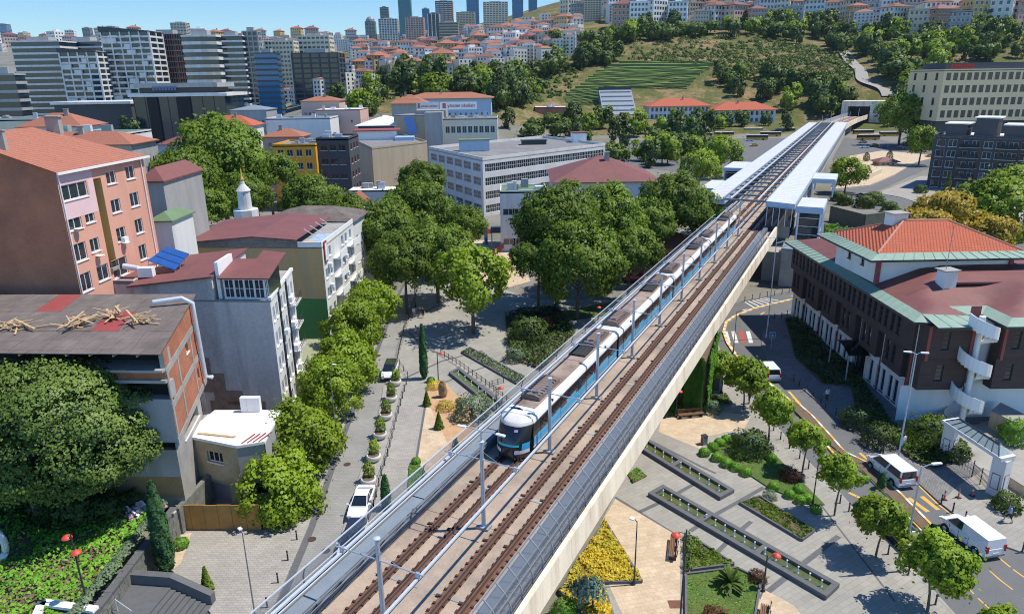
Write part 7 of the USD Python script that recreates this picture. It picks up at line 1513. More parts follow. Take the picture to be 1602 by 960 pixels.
# cypresses, cones, balls
def cypress(name,label,base,top,wpx,z0=.12,mt='leaf_cypress',n=2600,cone=False,cat='tree'):
    b=G(*base,z0);h=ZA(*top,b)-z0;dist=b[1]*math.cos(CP)+34*math.sin(CP);w=wpx*dist/CF;rng=np.random.default_rng(int(base[0]));t=thing(name,label,cat,V3(b,z0))
    q=MB();q.tube([(0,0,-.1),(0,0,h*.5)],[.09,.05],6);q.put('trunk',M['bark_dark'],t)
    z=rng.random(n);a=rng.random(n)*2*math.pi;pr=(1-z)if cone else np.minimum(1,z/.12)**.6*(1-z**3.2)**.8;r=w*pr*(.84+.22*rng.random(n)+.1*np.sin(a*5+z*20))+.02
    p=np.c_[r*np.cos(a),r*np.sin(a),.08+z*(h-.1)];nn=unit(np.c_[np.cos(a),np.sin(a),np.full(n,.45)]);m,n2=leaf_cloud(p,nn,.2 if not cone else .13,rng,long=1.7);m.put('foliage',M[mt],t,normals=n2)
    return t
cypress('cypress','tall narrow cypress on the left square',(664,592),(663,507),5.5)
cypress('cypress','leaning tall cypress beside the retaining wall',(262,895),(238,752),13,n=3600)
cypress('cypress','slim cypress in front of the white annex',(298,795),(285,700),9,.12)
cypress('cypress','small cypress behind the viaduct fence near the white saloon car',(605,795),(603,743),6)
cypress('topiary_cone','clipped cone shrub by the walkway edge',(668,634),(668,612),6.5,cone=True,cat='shrub',n=1200,mt='leaf_plane')
cypress('topiary_cone','clipped cone shrub in the gravel bed',(687,670),(687,644),7.5,cone=True,cat='shrub',n=1200,mt='leaf_plane')
cypress('topiary_cone','clipped cone shrub nearest the viaduct fence',(714,703),(713,684),5,cone=True,cat='shrub',n=900,mt='leaf_plane')
cypress('topiary_cone','leaning cone shrub beside the stone steps',(325,922),(320,886),9,cone=True,cat='shrub',n=1300,mt='leaf_plane')
for k,(x,y,h)in enumerate(((1362,742,22),(1432,825,22),(1442,815,14))):cypress('median_cypress','small cypress on the median, %s'%('nearest the minivan','beside the tall lamp','behind the tall lamp')[k],(x+16,y+20),(x+16,y+20-h),5,.14,n=700)
balls={}
def shrub(name,label,px,py,rpx,mt='leaf_shrub',z0=.13,n=900,size=.1,sq=.85,group=None,rough=.12):
    key=(name,mt);b=G(px,py,z0+.3);dist=b[1]*math.cos(CP)+34*math.sin(CP);r=rpx*dist/CF
    if key not in balls:
        rng=np.random.default_rng(len(balls)+50);t=thing(name,label,'shrub',V3(b,z0),0,group,r);d=sphere_pts(n*2,rng);d=d[d[:,2]>-.55][:n];rr=1+rough*(meshkit.fbm(d*2.5+7,3,3)-.5)*4+.06*rng.normal(size=len(d));p=d*rr[:,None]*[1,1,sq]+[0,0,.6*sq]
        q=MB();q.tube([(0,0,-.1),(0,0,.5)],[.1,.05],5);q.put('stem',M['bark_dark'],t)
        m,nn=leaf_cloud(p,d,size/r,rng);m.put('foliage',M[mt],t,normals=nn);balls[key]=t;return t
    return dup(balls[key],V3(b,z0),(px*.7)%6.28,label,r,group)
bl=((1102,707),(1115,699),(1126,692),(1137,687),(1121,715),(1136,724),(1151,730),(1167,738),(1210,760),(1235,772),(1250,765),(1252,781),(1264,779),(1277,795),(1207,716))
for k,(x,y)in enumerate(bl):shrub('ball_shrub',f'clipped green ball shrub on the lawn strip, {ORD[k]} from the litter bin',x,y,8.2,group='ball shrubs of the lawn strip')
for x,y,r,lb in((674,594,6,'clipped green ball at the foot of the tall cypress'),(651,720,7,'clipped green ball beside the viaduct fence'),(283,850,11,'clipped green ball on the gravel by the hoarding'),(1400,684,8,'clipped green ball left of the tall lamp'),(1421,697,8,'clipped green ball right of the tall lamp'),(1294,690,6,'yellow green ball on the median beside the yellowish tree'),(1355,747,6,'yellow green ball on the median beside the minivan')):shrub('ball_shrub',lb,x,y,r)
for x,y,r,lb in((679,603,11,'yellow bush between cypress and rock'),(697,635,13,'low yellow bush in the gravel bed'),(722,625,8,'small yellow green bush beside the olive bush')):shrub('yellow_bush',lb,x,y,r,'leaf_yellow',sq=.55,rough=.3)
for x,y,r,mt,lb in((738,648,25,'leaf_olive','round grey green olive bush in the gravel bed'),(1172,705,26,'leaf_dark','dark evergreen bush on the lawn strip'),(1450,690,32,'leaf_plane','big bush between the tall lamp and the gate'),(1592,685,24,'leaf_shrub','bright bush at the right edge below the stair'),(1340,660,20,'leaf_dark','dark conifer bush in the shade of the brown building'),(1375,690,22,'leaf_dark','dark bush at the corner trim of the brown building'),
        (1490,710,20,'leaf_hill','bush behind the gate leaf'),(825,530,26,'leaf_dark','dark round bush in the tree shade left of the train'),(846,515,16,'leaf_red','dark red bush in the tree shade'),(805,560,14,'leaf_olive','pale bush beside the flower border'),(1118,975,22,'leaf_red','reddish bush at the lower end of the small lawn'),(1186,903,12,'leaf_red','brown bush at the corner of the small lawn'),
        (884,955,18,'leaf_shrub','green bush at the lower edge beside the viaduct'),(1112,640,14,'leaf_olive','pale agave like bush at the hedge foot'),(1205,775,9,'leaf_olive','small grey bush in the stone vase on the square'),(1236,745,14,'leaf_red','reddish shrub beside the dark lamp'),(1575,790,18,'leaf_hill','trailing hedge on the courtyard wall')):shrub('bush',lb,x,y,r,mt,n=2600,size=.16,rough=.35)
for k,(x,y)in enumerate(((619,602),(612,627),(604,655),(595,685),(585,720),(577,757))):p=G(x,y,.12);shrub('planter_shrub',f'small shrub growing in the bowl planter, {ORD[k]} from the parked car',x,y-13-k,5.6+k*.4,'leaf_street',z0=.72,n=700,size=.13,sq=1.7,rough=.4,group='shrubs in the bowl planters')
# cycad, weeping tree, climbing hedge
t=thing('cycad','spiky dark green cycad on the small lawn','plant',V3(G(1141,920),.2));rng=np.random.default_rng(5)
for k in range(64):
    a=rng.random()*6.28;el=rng.uniform(.15,1.35);L_=rng.uniform(1.0,1.45);pts=[(0,0,.3)];d=np.array([math.cos(a)*math.cos(el),math.sin(a)*math.cos(el),math.sin(el)]);p=np.array([0,0,.3])
    side_=np.array([-math.sin(a),math.cos(a),0]);q=MB();rows_=[]
    for i in range(6):w=.13*math.sin(math.pi*(i+.6)/6.6);rows_.append([p-side_*w,p+side_*w]);p=p+d*L_/5;d=unit(d-np.array([0,0,.16]))
    q.grid(np.array(rows_));q.put('frond',M['leaf_hill'],t)
q=MB();q.lathe((0,0,0),[(.22,0),(.2,.35)],8);q.put('trunk',M['bark'],t)
t=thing('weeping_tree','small weeping blue green cedar over the yellow bed','tree',V3(G(921,955),.2));rng=np.random.default_rng(6)
q=MB();q.tube([(.25,0,0),(.3,.05,1.2),(.1,0,2.3),(-.5,0,2.6)],[.09,.07,.06,.03],7);q.put('trunk',M['bark_dark'],t);pp,dd=[],[]
for k in range(90):
    a=rng.random()*6.28;r=rng.uniform(.15,1.15);x0,y0=-.15+r*math.cos(a)*1.15,r*math.sin(a)*.7;zt_=2.55-.35*r;L_=rng.uniform(.5,1.5)
    n=26;s=rng.random(n);pp.append(np.c_[x0*(1+.12*s),y0*(1+.12*s),zt_-s*L_]+rng.normal(size=(n,3))*.05);dd.append(np.tile([math.cos(a),math.sin(a),.4],(n,1)))
m,nn=leaf_cloud(np.vstack(pp),unit(np.vstack(dd)),.11,rng,long=1.8);m.put('foliage',mat_leaf('leaf_blue',(.04,.07,.06),(.085,.125,.11),(.15,.2,.18),.2),t,normals=nn)
t=thing('climbing_hedge','tall climbing hedge covering the pier beside the cream square','hedge');rng=np.random.default_rng(7);hb_=[G(1075,612),G(1108,628),G(1113,585),G(1085,570)];hb_=[G(1072,640),G(1098,648),G(1112,600),G(1090,590)]
MB().prism(hb_,0,6.4).put('pier_core',M['soil'],t);pp,dd=[],[]
for a,b in zip(hb_,hb_[1:]+hb_[:1]):
    n=3000;s=rng.random(n);z=rng.random(n)**.9*6.8;d=unit(b-a);nr=np.array([d[1],-d[0]]);bul=.25+.45*meshkit.fbm(np.c_[s*9,z*.9,s*0],3,4)
    pp.append(np.c_[(a+(b-a)*s[:,None])+nr*bul[:,None],z]);dd.append(np.tile([nr[0],nr[1],.5],(n,1)))
m,nn=leaf_cloud(np.vstack(pp),unit(np.vstack(dd)),.3,rng);m.put('foliage',M['leaf_ivy'],t,normals=nn)
# the great spreading tree at the left
t=thing('spreading_tree','great spreading tree with layered dark foliage in the hillside garden','tree');rng=np.random.default_rng(8)
cb=AT(55,790,48.5)[:2];zg_=gz(cb);q=MB();q.tube([V3(cb,zg_-.3),V3(cb+[.2,.1],zg_+2.2),V3(cb+[.6,.3],zg_+5),V3(cb+[1,.5],zg_+8)],[.5,.4,.3,.12],9)
for k in range(7):a=k*.9;q.tube([V3(cb+[.2,.1],zg_+2.4+.4*k),V3(cb+np.array([math.cos(a),math.sin(a)])*2.4,zg_+4+.5*k),V3(cb+np.array([math.cos(a),math.sin(a)])*5,zg_+5+.5*k)],[.2,.14,.05],6)
q.put('trunk',M['bark'],t,smooth=50);pp,dd=[],[]
dc,dr=AT(78,682,48.0),np.array([6.8,4.8,5.8])
for k in range(250):
    u_=sphere_pts(1,rng)[0];u_[2]=abs(u_[2])**.7*(1 if rng.random()>.36 else-.75);sh=.80+.2*rng.random();c=dc+u_*dr*sh;cr_2=rng.uniform(.85,1.5);n=330;d=sphere_pts(n,rng);d[:,2]=np.abs(d[:,2])-.3;d=unit(d)
    pp.append(c+d*cr_2*np.array([1.15,1.15,.8])*(.7+.4*rng.random((n,1))));dd.append(unit(d*[.7,.7,1.0]+u_*.5+[0,0,.25]))
m,nn=leaf_cloud(np.vstack(pp),np.vstack(dd),.19,rng,.8);m.put('crown',M['leaf_cedar'],t,normals=nn)
# undergrowth on the garden slope
t=thing('garden_shrubs','bright green ground cover shrubs filling the hillside garden','shrubs');tag(t,kind='stuff');rng=np.random.default_rng(9)
n=30000;a=rng.random(n);b=rng.random(n)**1.1;xy=w0+(w2-w0)*a[:,None]-wn*(b*33+.9)[:,None];k=meshkit.fbm(np.c_[xy*.55,a*0],3,12);p=np.c_[xy,2.6+1.5*b+np.clip((k-.3)*2.2,.05,.9)*(.5+.5*rng.random(n))]
m,nn=leaf_cloud(p,unit(rng.normal(size=(n,3))*.45+[.2,-.2,1]),.21,rng);tag(m.put('foliage',M['leaf_shrub'],t,normals=nn),kind='stuff')
t=thing('wall_hedge','soft grey green hedge along the top of the retaining wall','hedge');n=5200;a=rng.random(n);o=rng.normal(size=n)*.22;p=np.c_[w0+(w2-w0)*a[:,None]-wn*(1.0+o)[:,None],2.7+.75*np.sqrt(np.clip(1-(o/.6)**2,.02,1))*(.8+.3*rng.random(n))]
m,nn=leaf_cloud(p,unit(np.c_[np.outer(-o,wn)*2,np.ones(n)]),.13,rng,long=1.8);m.put('foliage',M['leaf_olive'],t,normals=nn)

for k,(x,y,h)in enumerate(((1355,252,14),(1391,250,15),(1480,305,34))):cypress('small_cypress',('small cypress left of the beige kiosk','small cypress behind the beige kiosk','dark conifer in front of the dark flats')[k],(x,y),(x,y-h),5,mt='leaf_dark',n=900)
for k,(x,y,r)in enumerate(((1310,312,9),(1322,318,10),(1352,322,12),(1366,318,13),(1392,330,11),(1402,338,9),(1440,300,8))):shrub('bush',f'roadside bush above the embankment wall, {ORD[k]} from the station',x,y,r,'leaf_hill',n=1500,size=.16,rough=.35)
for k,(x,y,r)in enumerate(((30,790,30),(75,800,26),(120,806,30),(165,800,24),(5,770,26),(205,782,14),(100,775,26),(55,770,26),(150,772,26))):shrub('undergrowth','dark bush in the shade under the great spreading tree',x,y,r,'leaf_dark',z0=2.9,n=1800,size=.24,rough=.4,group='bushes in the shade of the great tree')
# ------------------------------------------------------------------ middle distance
RF,RH,RM=('flat',M['roof_grey'],.5),('hip',M['tiles_orange_b'],2.2,.5),('hip',M['sheet_maroon'],2.2,.5)
M['school_wall']=mat('school_wall',(.62,.615,.59),.85,.06,.5,6,dirt=(.36,.35,.34),dirt_amt=.4,streak=True)
M['yellow_wall']=mat('yellow_wall',(.66,.30,.025),.85,.06,.5,6);M['dark_wall']=mat('dark_wall',(.06,.06,.064),.8,.1);M['beige_wall']=mat('beige_wall',(.40,.33,.23),.9,.14,.3,4,dirt=(.26,.23,.18),dirt_amt=.7,streak=True)
M['peach']=mat('peach',(.58,.38,.30),.85,.08);M['tan']=mat('tan',(.52,.42,.28),.85,.08);M['blue_wall']=mat('blue_wall',(.36,.45,.55),.85,.08);M['orange_brick']=mat_bricks('orange_brick',(.5,.22,.11),(.55,.27,.15),(.4,.25,.17),1,.5,.25,.02)
SL,SC,SR=(G(x,y,15.2)for x,y in((671,233),(755,251),(947,228)))
t=bld('grey_school','long grey four storey school block with flat roof',[SL,SC,SR,SR+(SL-SC)],-.1,15.2,M['school_wall'],{0:dict(floors=4,cols=6,w=4.9,h=2.15,fh=3.7,sill=.95,mull=(6,2)),1:dict(floors=4,cols=13,w=3.9,h=2.15,fh=3.7,sill=.95,mull=(5,2))},('flat',M['roof_grey'],.8,M['white_render']),sill=False)
for lb,x,y,w,d,h,wl,rf in(('white',905,222,4.5,5,3,'white_paint','sheet_maroon'),('blue',742,236,9,4,3.2,'blue_wall','roof_green'),('dark',835,226,8,3,1.2,'dark_metal','dark_metal')):
    p=G(x,y,15.2);q=MB();q.obox(V3(p,15.2),(w,d,h),.1);q.put('roof_house',M[wl],t);q=MB();q.obox(V3(p,15.2+h),(w+.5,d+.5,.3),.1);q.put('roof_house_top',M[rf],t)
bb=G(587,306);zb_=ZA(585,233,bb);BL,BR=G(545,216,zb_),G(668,223,zb_)
t=bld('blank_house','tall house with blank beige plaster walls and cluttered roof terrace',[BL,bb,BR,BR+BL-bb],-.1,zb_,M['beige_wall'],{},('flat',M['roof_grey'],.6))
q=MB();c_=(BL+BR)/2;q.obox(V3(c_+[-4,6],zb_),(14,9,3.2),.1);q.put('roof_room',M['white_paint'],t);q=MB();q.obox(V3(c_+[-4,6],zb_+3.2),(17,11,.35),.1);q.put('roof',M['sheet_red'],t);q=MB();q.obox(V3(c_+[7,0],zb_),(7,7,1.2),.1);q.put('terrace_shade',M['pool_blue'],t)
for nm,lb,x0,x1,yt,Y,dp,wl,rf,fl,co,kw in(
    ('yellow_house','bright yellow house with four rows of windows',426,493,228,205,16,'yellow_wall',RF,5,4,dict(w=1.7,h=1.9)),
    ('tile_roof_house','house with orange tile roof right behind the yellow house',410,472,214,224,10,'peach',RH,5,4,{}),('dark_house','dark grey house with red framed windows beside the yellow house',494,545,218,207,14,'dark_wall',RF,5,3,dict(w=2.0,h=1.7,frame=M['sheet_red'],pane=M['glass'])),
    ('red_hall','low hall with wide maroon roof behind the park trees',868,1030,284,158,22,'white_render',('hip',M['sheet_maroon'],4.6,.8),2,12,{}),('green_roof_hall','low white building with flat green roof in front of the school',782,856,300,150,9,'white_render',('flat',M['roof_green'],.3),2,4,dict(w=2.6)),
    ('small_tile_house','small house with bright orange roof behind the plane trees',548,566,318,150,6,'white_render',RH,1,1,{}),('white_roof_shed','long low shed with white roof under the blank wall',545,625,298,172,6,'white_render',('flat',M['roof_white'],.1),1,0,{}),
    ('orange_building','old orange brick building with arched windows behind the train',968,1100,388,131,9,'orange_brick',RH,1,9,dict(w=1.3,h=3.0)),('orange_hip_house','house with bright orange hip roof above the plane trees',318,394,197,300,14,'white_render',('hip',M['tiles_bright'],4,.8),3,5,{}),
    ('maroon_roof_house','pale blue house with maroon roof above the plane trees',246,292,226,225,12,'blue_wall',RM,4,3,{}),('long_tile_house','long low house with orange tile roof left of the dark glass block',28,126,198,190,12,'white_render',('hip',M['tiles_orange'],3.2,.6),3,6,{}),('green_flat_house','wide low building with flat green roof behind the salmon block',-20,192,212,170,14,'white_render',('flat',M['roof_green'],.3),4,12,{}),
    ('tile_strip_house','low wide tiled house directly behind the salmon block roof',-20,205,227,140,10,'grey_render',('hip',M['tiles_orange'],2.2,.6),3,10,{}),('cream_house','cream house at the left edge',-30,58,188,215,12,'cream_render',RF,4,4,{}),('long_tile_block','long tiled block behind the striped facade',470,530,158,360,14,'peach',RH,3,8,{}),
    ('pink_block','pink walled block with pale flat roof',492,563,172,335,20,'peach',('flat',M['roof_white'],.2),3,3,{}),('striped_block','grey block with vertical white and brown facade strips',415,516,186,315,16,'white_render',RF,1,14,dict(w=2.2,h=6.5,frame=M['tan'],pane=M['glass'])),('shed_block','grey metal roofed block left of the striped facade',360,416,172,340,16,'grey_render',('hip',M['tray'],2,.4),3,7,{}),
    ('fan_roof_hall','low hall with white fan shaped roof',560,632,196,290,20,'dark_wall',('hip',M['roof_white'],3.4,1.2),1,8,{}),('red_roof_complex','long blue walled complex with red tile roofs',630,768,154,400,22,'blue_wall',('hip',M['tiles_orange_b'],3,1.5),2,16,{}),('red_pavilion','pavilion with red tile roof left of the rooftop sign',612,664,162,350,14,'grey_render',('hip',M['tiles_orange_b'],4,1.4),2,4,{}),
    ('mansion','large white mansion with orange roof by the park',1016,1112,166,515,24,'white_render',('hip',M['tiles_bright'],5,1.4),2,14,dict(w=1.7,h=4)),('mansion_lower','white mansion with orange roof and dark balcony',1117,1214,172,500,22,'white_render',('hip',M['tiles_bright'],5,1.4),2,12,dict(w=1.8,h=4)),
    ('brick_block','plain red brick block beside the hillside terraces',837,888,168,500,18,'brown_wall',('flat',M['roof_white'],.2),1,0,{}),('gate_house','small beige kiosk with red hip roof by the far road',1376,1404,253,290,5.5,'tan',('hip',M['sheet_maroon'],1.6,1.0),1,3,dict(h=1.8))):
    hb(nm,lb,x0,x1,yt,Y,dp,M[wl],rf,fl,co,each=Y<240,side_cols=3 if co else 0,**kw)
# school with the rooftop sign
YS=285;t=hb('cream_school','cream two storey school carrying a rooftop name sign',692,778,186,YS,18,M['cream_render'],('flat',M['roof_grey'],.4),3,9,w=1.7,h=2.6,each=False)
q=MB();a,b=AT(616,182,YS+4),AT(668,182,YS);P=rect(a[:2],b[:2],16);face(t,P[0],P[1],-.2,a[2],rows(np.linalg.norm(P[1]-P[0]),3,5,1.5,2.4,-.2,4.2),M['beige_wall'],each=False,name='wing_wall');walls(t,P,-.2,a[2],M['cream_render'],(0,));MB().prism(P,a[2],a[2]+.4).put('wing_roof',M['roof_grey'],t)
a,b=AT(664,176,YS-1),AT(692,176,YS-1);q.box((a[0],YS-2,-.2),(b[0],YS+8,a[2]));q.put('stair_block',M['grey_render'],t);a,b=AT(650,164,YS+8),AT(690,172,YS+8);q=MB();q.box((a[0],YS+6,b[2]-3),(b[0]+2,YS+16,b[2]));q.put('plant_room',M['grey_render'],t)
sgn=thing('rooftop_sign','white rooftop sign with red lettering and orange emblem','sign')
for x0,x1,sh,nm in((651,686.5,0,'panel'),(688,746,0,'panel')):
    a,b=AT(x0,160,YS+5),AT(x1,171,YS+5);q=MB();q.box((a[0],YS+5,b[2]),(b[0],YS+5.4,a[2]));q.put(nm,M['white_paint']if x0>670 else M['school_wall'],sgn);w=b[0]-a[0]
    tm=meshkit.text_mesh('yönder okulları',1.0,.1,True);v=np.array(tm.vertices);v=v*(w*.74/np.ptp(v[:,0]));MB().add(np.c_[a[0]+w*.2+v[:,0],YS+4.95-v[:,2]*.2,(a[2]+b[2])/2-.5+v[:,1]],tm.faces).put('lettering',M['cone_red']if x0>670 else M['tail_red'],sgn)
    q=MB();q.box((a[0]+w*.07,YS+4.9,b[2]+.5),(a[0]+w*.16,YS+5,a[2]-.4));q.put('emblem',M['cone_red'],sgn)
q=MB();a,b=AT(632,183,YS-1),AT(653,210,YS-1);q.hexa([(a[0]+1.2,YS-.5,b[2]),(b[0],YS-.5,b[2]),(b[0],YS-.4,b[2]),(a[0]+1.2,YS-.4,b[2])],[(a[0],YS-.5,a[2]),(b[0]-1.6,YS-.5,a[2]),(b[0]-1.6,YS-.4,a[2]),(a[0],YS-.4,a[2])]);q=q.put('banner',mat('banner_blue',(.12,.22,.5),.7,.1),t)
# minaret, barriers, canopy on the sunny square
mp_=AT(386,340,128);t=thing('minaret','short grey minaret with white balcony and gilded finial','minaret',(mp_[0],mp_[1],0));zt=lambda y:ZA(386,y,(0,128))
q=MB();q.lathe((0,0,0),[(1.5,0),(1.4,zt(350)),(2.3,zt(341)),(2.3,zt(327)),(2.1,zt(327))],8);q.put('balcony',M['white_render'],t);q=MB();q.lathe((0,0,0),[(1.25,zt(340)),(1.1,zt(300)),(1.3,zt(298)),(.45,zt(288)),(.35,zt(284))],14);q.put('shaft',M['school_wall'],t);q=MB();q.lathe((0,0,0),[(.3,zt(284)),(.35,zt(280)),(.15,zt(276)),(.12,zt(268)),(.02,zt(262))],8);q.put('finial',M['yellow_paint'],t)
struct('sunny_square',MB().sheet(gp([(715,372),(800,380),(830,440),(690,480),(690,420)]),.01),M['cream_stone'])
for k in range(9):x,y=764+k*3.0,412-k*2.6;tt_=thing('pennant',f'red pennant on the sunny square, {ORD[k]} from the left','pennant',V3(G(x,y),0));q=MB();q.tube([(0,0,0),(0,0,2.0)],.04,5);q.put('pole',M['dark_metal'],tt_);q=MB();q.box((.03,-.02,.7),(.45,.02,1.9));q.put('cloth',M['sheet_red'],tt_)
for k in range(10):x=722+k*6.3;tt_=thing('barrier',f'{"red" if k % 2 else "white"} road barrier behind the sunny square, {ORD[k]} from the left','barrier',V3(G(x,372-k),0));q=MB();q.hexa([(-.5,-.25,0),(.5,-.25,0),(.5,.25,0),(-.5,.25,0)],[(-.5,-.1,1.1),(.5,-.1,1.1),(.5,.1,1.1),(-.5,.1,1.1)]);q.put('block',M['cone_red']if k%2 else M['white_paint'],tt_)
t=thing('tent','dark canopy tent with blue post on the sunny square','tent');c_=G(785,388);q=MB();q.obox(V3(c_+[1,4],3.2),(7,6,.4),0);q.put('roof',M['dark_wall'],t)
for dx,dy in((-2.3,1.2),(4.2,1.2),(-2.3,6.8),(4.2,6.8)):q=MB();q.beam(V3(c_+[dx,dy],0),V3(c_+[dx,dy],3.2),.15);q.put('post',M['galv'],t)
q=MB();q.beam(V3(c_+[-3.6,4],0),V3(c_+[-3.6,4],4),.8);q.put('blue_post',M['car_blue'],t)
car('red_truck','red truck parked under the plane trees behind the train','van',V3(G(985,440),.1),1.4,M['car_red'],two=M['car_red'],cat='truck')
# dark flats and hotel on the right
a,b=AT(1464,201,232),AT(1640,232,212);P=rect(a[:2],b[:2],22)
t=bld('dark_flats','dark grey apartment block with brick panels and stepped terraces',P,-.2,16.5,M['dark_wall'],{0:dict(floors=5,cols=9,w=2.4,h=2.1,fh=3.25,m=.6,sill=.6),3:dict(floors=5,cols=4,w=2,h=2,fh=3.25)},('flat',M['roof_white'],.5),each=True)
u=unit(P[1]-P[0]);n=np.array([u[1],-u[0]])
for k in range(6):q=MB();p=P[0]+u*(2.2+5.2*k)+n*.06;q.hexa([V3(p,.5),V3(p+u*.8,.5),V3(p+u*.8-n*.05,.5),V3(p-n*.05,.5)],[V3(p,16),V3(p+u*.8,16),V3(p+u*.8-n*.05,16),V3(p-n*.05,16)]);q.put('brick_panel',mat('dark_brick',(.11,.06,.045),.85,.15),t)
for f_ in range(1,5):
    for a_ in(7.6,18,28.4):q=MB();p=P[0]+u*a_;z=.3+3.25*f_;q.hexa([V3(p+n*1.5,z),V3(p+u*5+n*1.5,z),V3(p+u*5,z),V3(p,z)],[V3(p+n*1.5,z+.2),V3(p+u*5+n*1.5,z+.2),V3(p+u*5,z+.2),V3(p,z+.2)]);bq=q.put('balcony',M['grey_render'],t);q=MB();q.hexa([V3(p+n*1.5,z+.2),V3(p+u*5+n*1.5,z+.2),V3(p+u*5+n*1.44,z+.2),V3(p+n*1.44,z+.2)],[V3(p+n*1.5,z+1.2),V3(p+u*5+n*1.5,z+1.2),V3(p+u*5+n*1.44,z+1.2),V3(p+n*1.44,z+1.2)]);q.put('glass_balustrade',M['glass'],bq)
for k in range(4):q=MB();p=P[0]+u*(5+8*k)-n*9;q.obox(V3(p,16.5),(6,8,3.6+2*(k%2)),math.atan2(u[1],u[0]));q.put('roof_storey',M['dark_wall'],t);q=MB();q.obox(V3(p,20.1+2*(k%2)),(7,9,.35),math.atan2(u[1],u[0]));q.put('roof_slab',M['roof_white'],t)
t=hb('hotel','beige stone hotel block with red rooftop lettering',1478,1700,109,350,30,mat('hotel_stone',(.66,.50,.29),.85,.06),('flat',M['roof_white'],.6),4,20,z0=13.5,w=2.2,h=3.4,each=True,pane=M['glass'],frame=M['dark_metal'],sill=False)
a,b=AT(1482,104,350),AT(1700,104,352);q=MB();q.box((a[0]+1,353,a[2]-1.5),(b[0],372,a[2]+1.6));q.put('attic',M['dark_wall'],t);q=MB();q.box((a[0],352,-1),(b[0],375,13.4));q.put('base',M['dark_wall'],t)
for k in range(8):q=MB();x=AT(1490+k*4.6,104,349)[0];q.box((x,349.6,a[2]-.9),(x+.9,349.9,a[2]+1.0));q.box((x+.9,349.6,a[2]+.3),(x+1.15,349.9,a[2]+.9));q.put('sign_letter',M['tail_red'],t)
# far road, forecourt, retaining wall, bus ground
struct('far_road',MB().sheet(gp([(1280,318),(1350,322),(1450,352),(1560,400),(1700,440),(1700,400),(1560,350),(1480,330),(1400,308),(1370,300),(1440,268),(1480,252),(1440,250),(1400,275),(1360,292),(1310,296),(1280,300)]),.004),M['asphalt'])
struct('far_pavement',MB().prism(gp([(1300,296),(1360,290),(1400,273),(1430,255),(1470,244),(1380,236),(1330,244),(1318,268)]),-.1,.1),M['cream_stone']);struct('far_pavement',MB().prism(gp([(1372,302),(1405,308),(1480,330),(1600,360),(1600,310),(1480,275),(1440,276)]),-.1,.1),M['walk_stone'])
struct('bus_ground',MB().sheet(gp([(900,238),(1060,208),(1200,202),(1300,200),(1460,208),(1470,240),(1330,242),(1260,262),(1130,275),(1000,262)]),.006),M['asphalt'])
struct('park_lawn',MB().sheet(gp([(800,195),(860,184),(1000,184),(1120,190),(1190,200),(1050,206),(900,225),(810,222)]),.02),M['grass'])
for pts,w in(([(820,185),(880,196),(935,190),(985,180)],5),([(935,190),(950,198),(1000,200),(1060,204)],4),([(880,200),(930,193)],3)):m_=MB();dashes(m_,pts,w,.05,60,0);struct('park_path',m_,M['walk_stone'])
t=thing('embankment_wall','dark stone wall below the far road right of the station','wall')
for(x0,y0),(x1,y1)in(((1298,345),(1350,360)),((1350,360),(1412,352))):q=MB();q.beam(V3(G(x0,y0),1.9),V3(G(x1,y1),1.9),.6,3.9);q.put('masonry',M['stone_rough'],t)
t=thing('slope_garden','planted slope in front of the embankment wall','plants');P=gp([(1290,352),(1350,365),(1420,356),(1420,376),(1350,385),(1290,372)]);MB().prism(P,-.1,.3).put('soil',M['soil'],t);carpet(t,P,2500,.5,1.2,'leaf_ivy',31,bumps=.3)
t=thing('low_wall','curved pale wall with arch beside the beige kiosk','wall');q=MB();[q.beam(V3(G(*a),.9),V3(G(*b),.9),.5,1.8)for a,b in(((1345,274),(1358,281)),((1358,281),(1378,271)),((1345,274),(1360,262)))];q.put('masonry',M['cream_render'],t)
bus=None
for k,(x,y,r)in enumerate(((1132,214,.1),(1178,208,0),(1184,219,-.25),(1205,214,-.15),(1098,216,.1),(1358,219,-.05),(1392,214,-.1),(1350,211,0),(1072,224,.2),(1228,208,0))):
    p=V3(G(x,y),.02);lab=f'yellow and black city bus at the terminal, '+('beside the pink pennant','rearmost left of the station','showing its yellow rear','half behind the station roof','behind the olive trees','nearest right of the station','beside the tunnel trees','mostly behind another bus','leftmost','at the canopy edge')[k]
    if bus is None:
        bus=thing('city_bus',lab,'bus',p,r,'buses at the terminal');q=MB();q.box((-6,-1.25,.35),(6,1.25,1.35));q.put('lower_body',M['car_yellow'],bus);q=MB();q.box((-6,-1.24,1.35),(6,1.24,2.75));q.put('window_band',M['car_glass'],bus);q=MB();q.box((-6,-1.22,2.75),(6,1.22,3.1));q.put('roof',M['white_paint'],bus)
        for x_ in(-3.6,3.4):q=MB();q.tube([(x_,-1.28,.5),(x_,1.28,.5)],.48,12);q.put('wheel',M['rubber'],bus)
    else:dup(bus,p,r,lab)
for k,(x,y,cl,lb)in enumerate(((1349,224,'car_silver','silver car beside the nearest bus'),(1367,229,'car_yellow','yellow taxi in the middle of the bus ground'),(1383,231,'car_blue','dark blue car behind the small cypress'),(1411,232,'car_red','red car on the bus ground'),(1415,226,'car_yellow','yellow taxi beside the red car'),(1417,219,'car_white','white car at the end of the bus row'),(1456,246,'car_yellow','yellow taxi at the corner of the dark flats'),(1179,229,'car_yellow','yellow taxi left of the station canopy'),(1172,221,'car_white','white car left of the station canopy'),(1565,362,'car_white','white car parked at the right edge'),(1110,268,'car_blue','blue car in front of the left stair tower'),(1352,232,'car_white','white car on the bus ground'))):
    car('parked_car',lb,'sedan',V3(G(x,y),.02),1.5+.3*math.sin(k*2),M[cl])
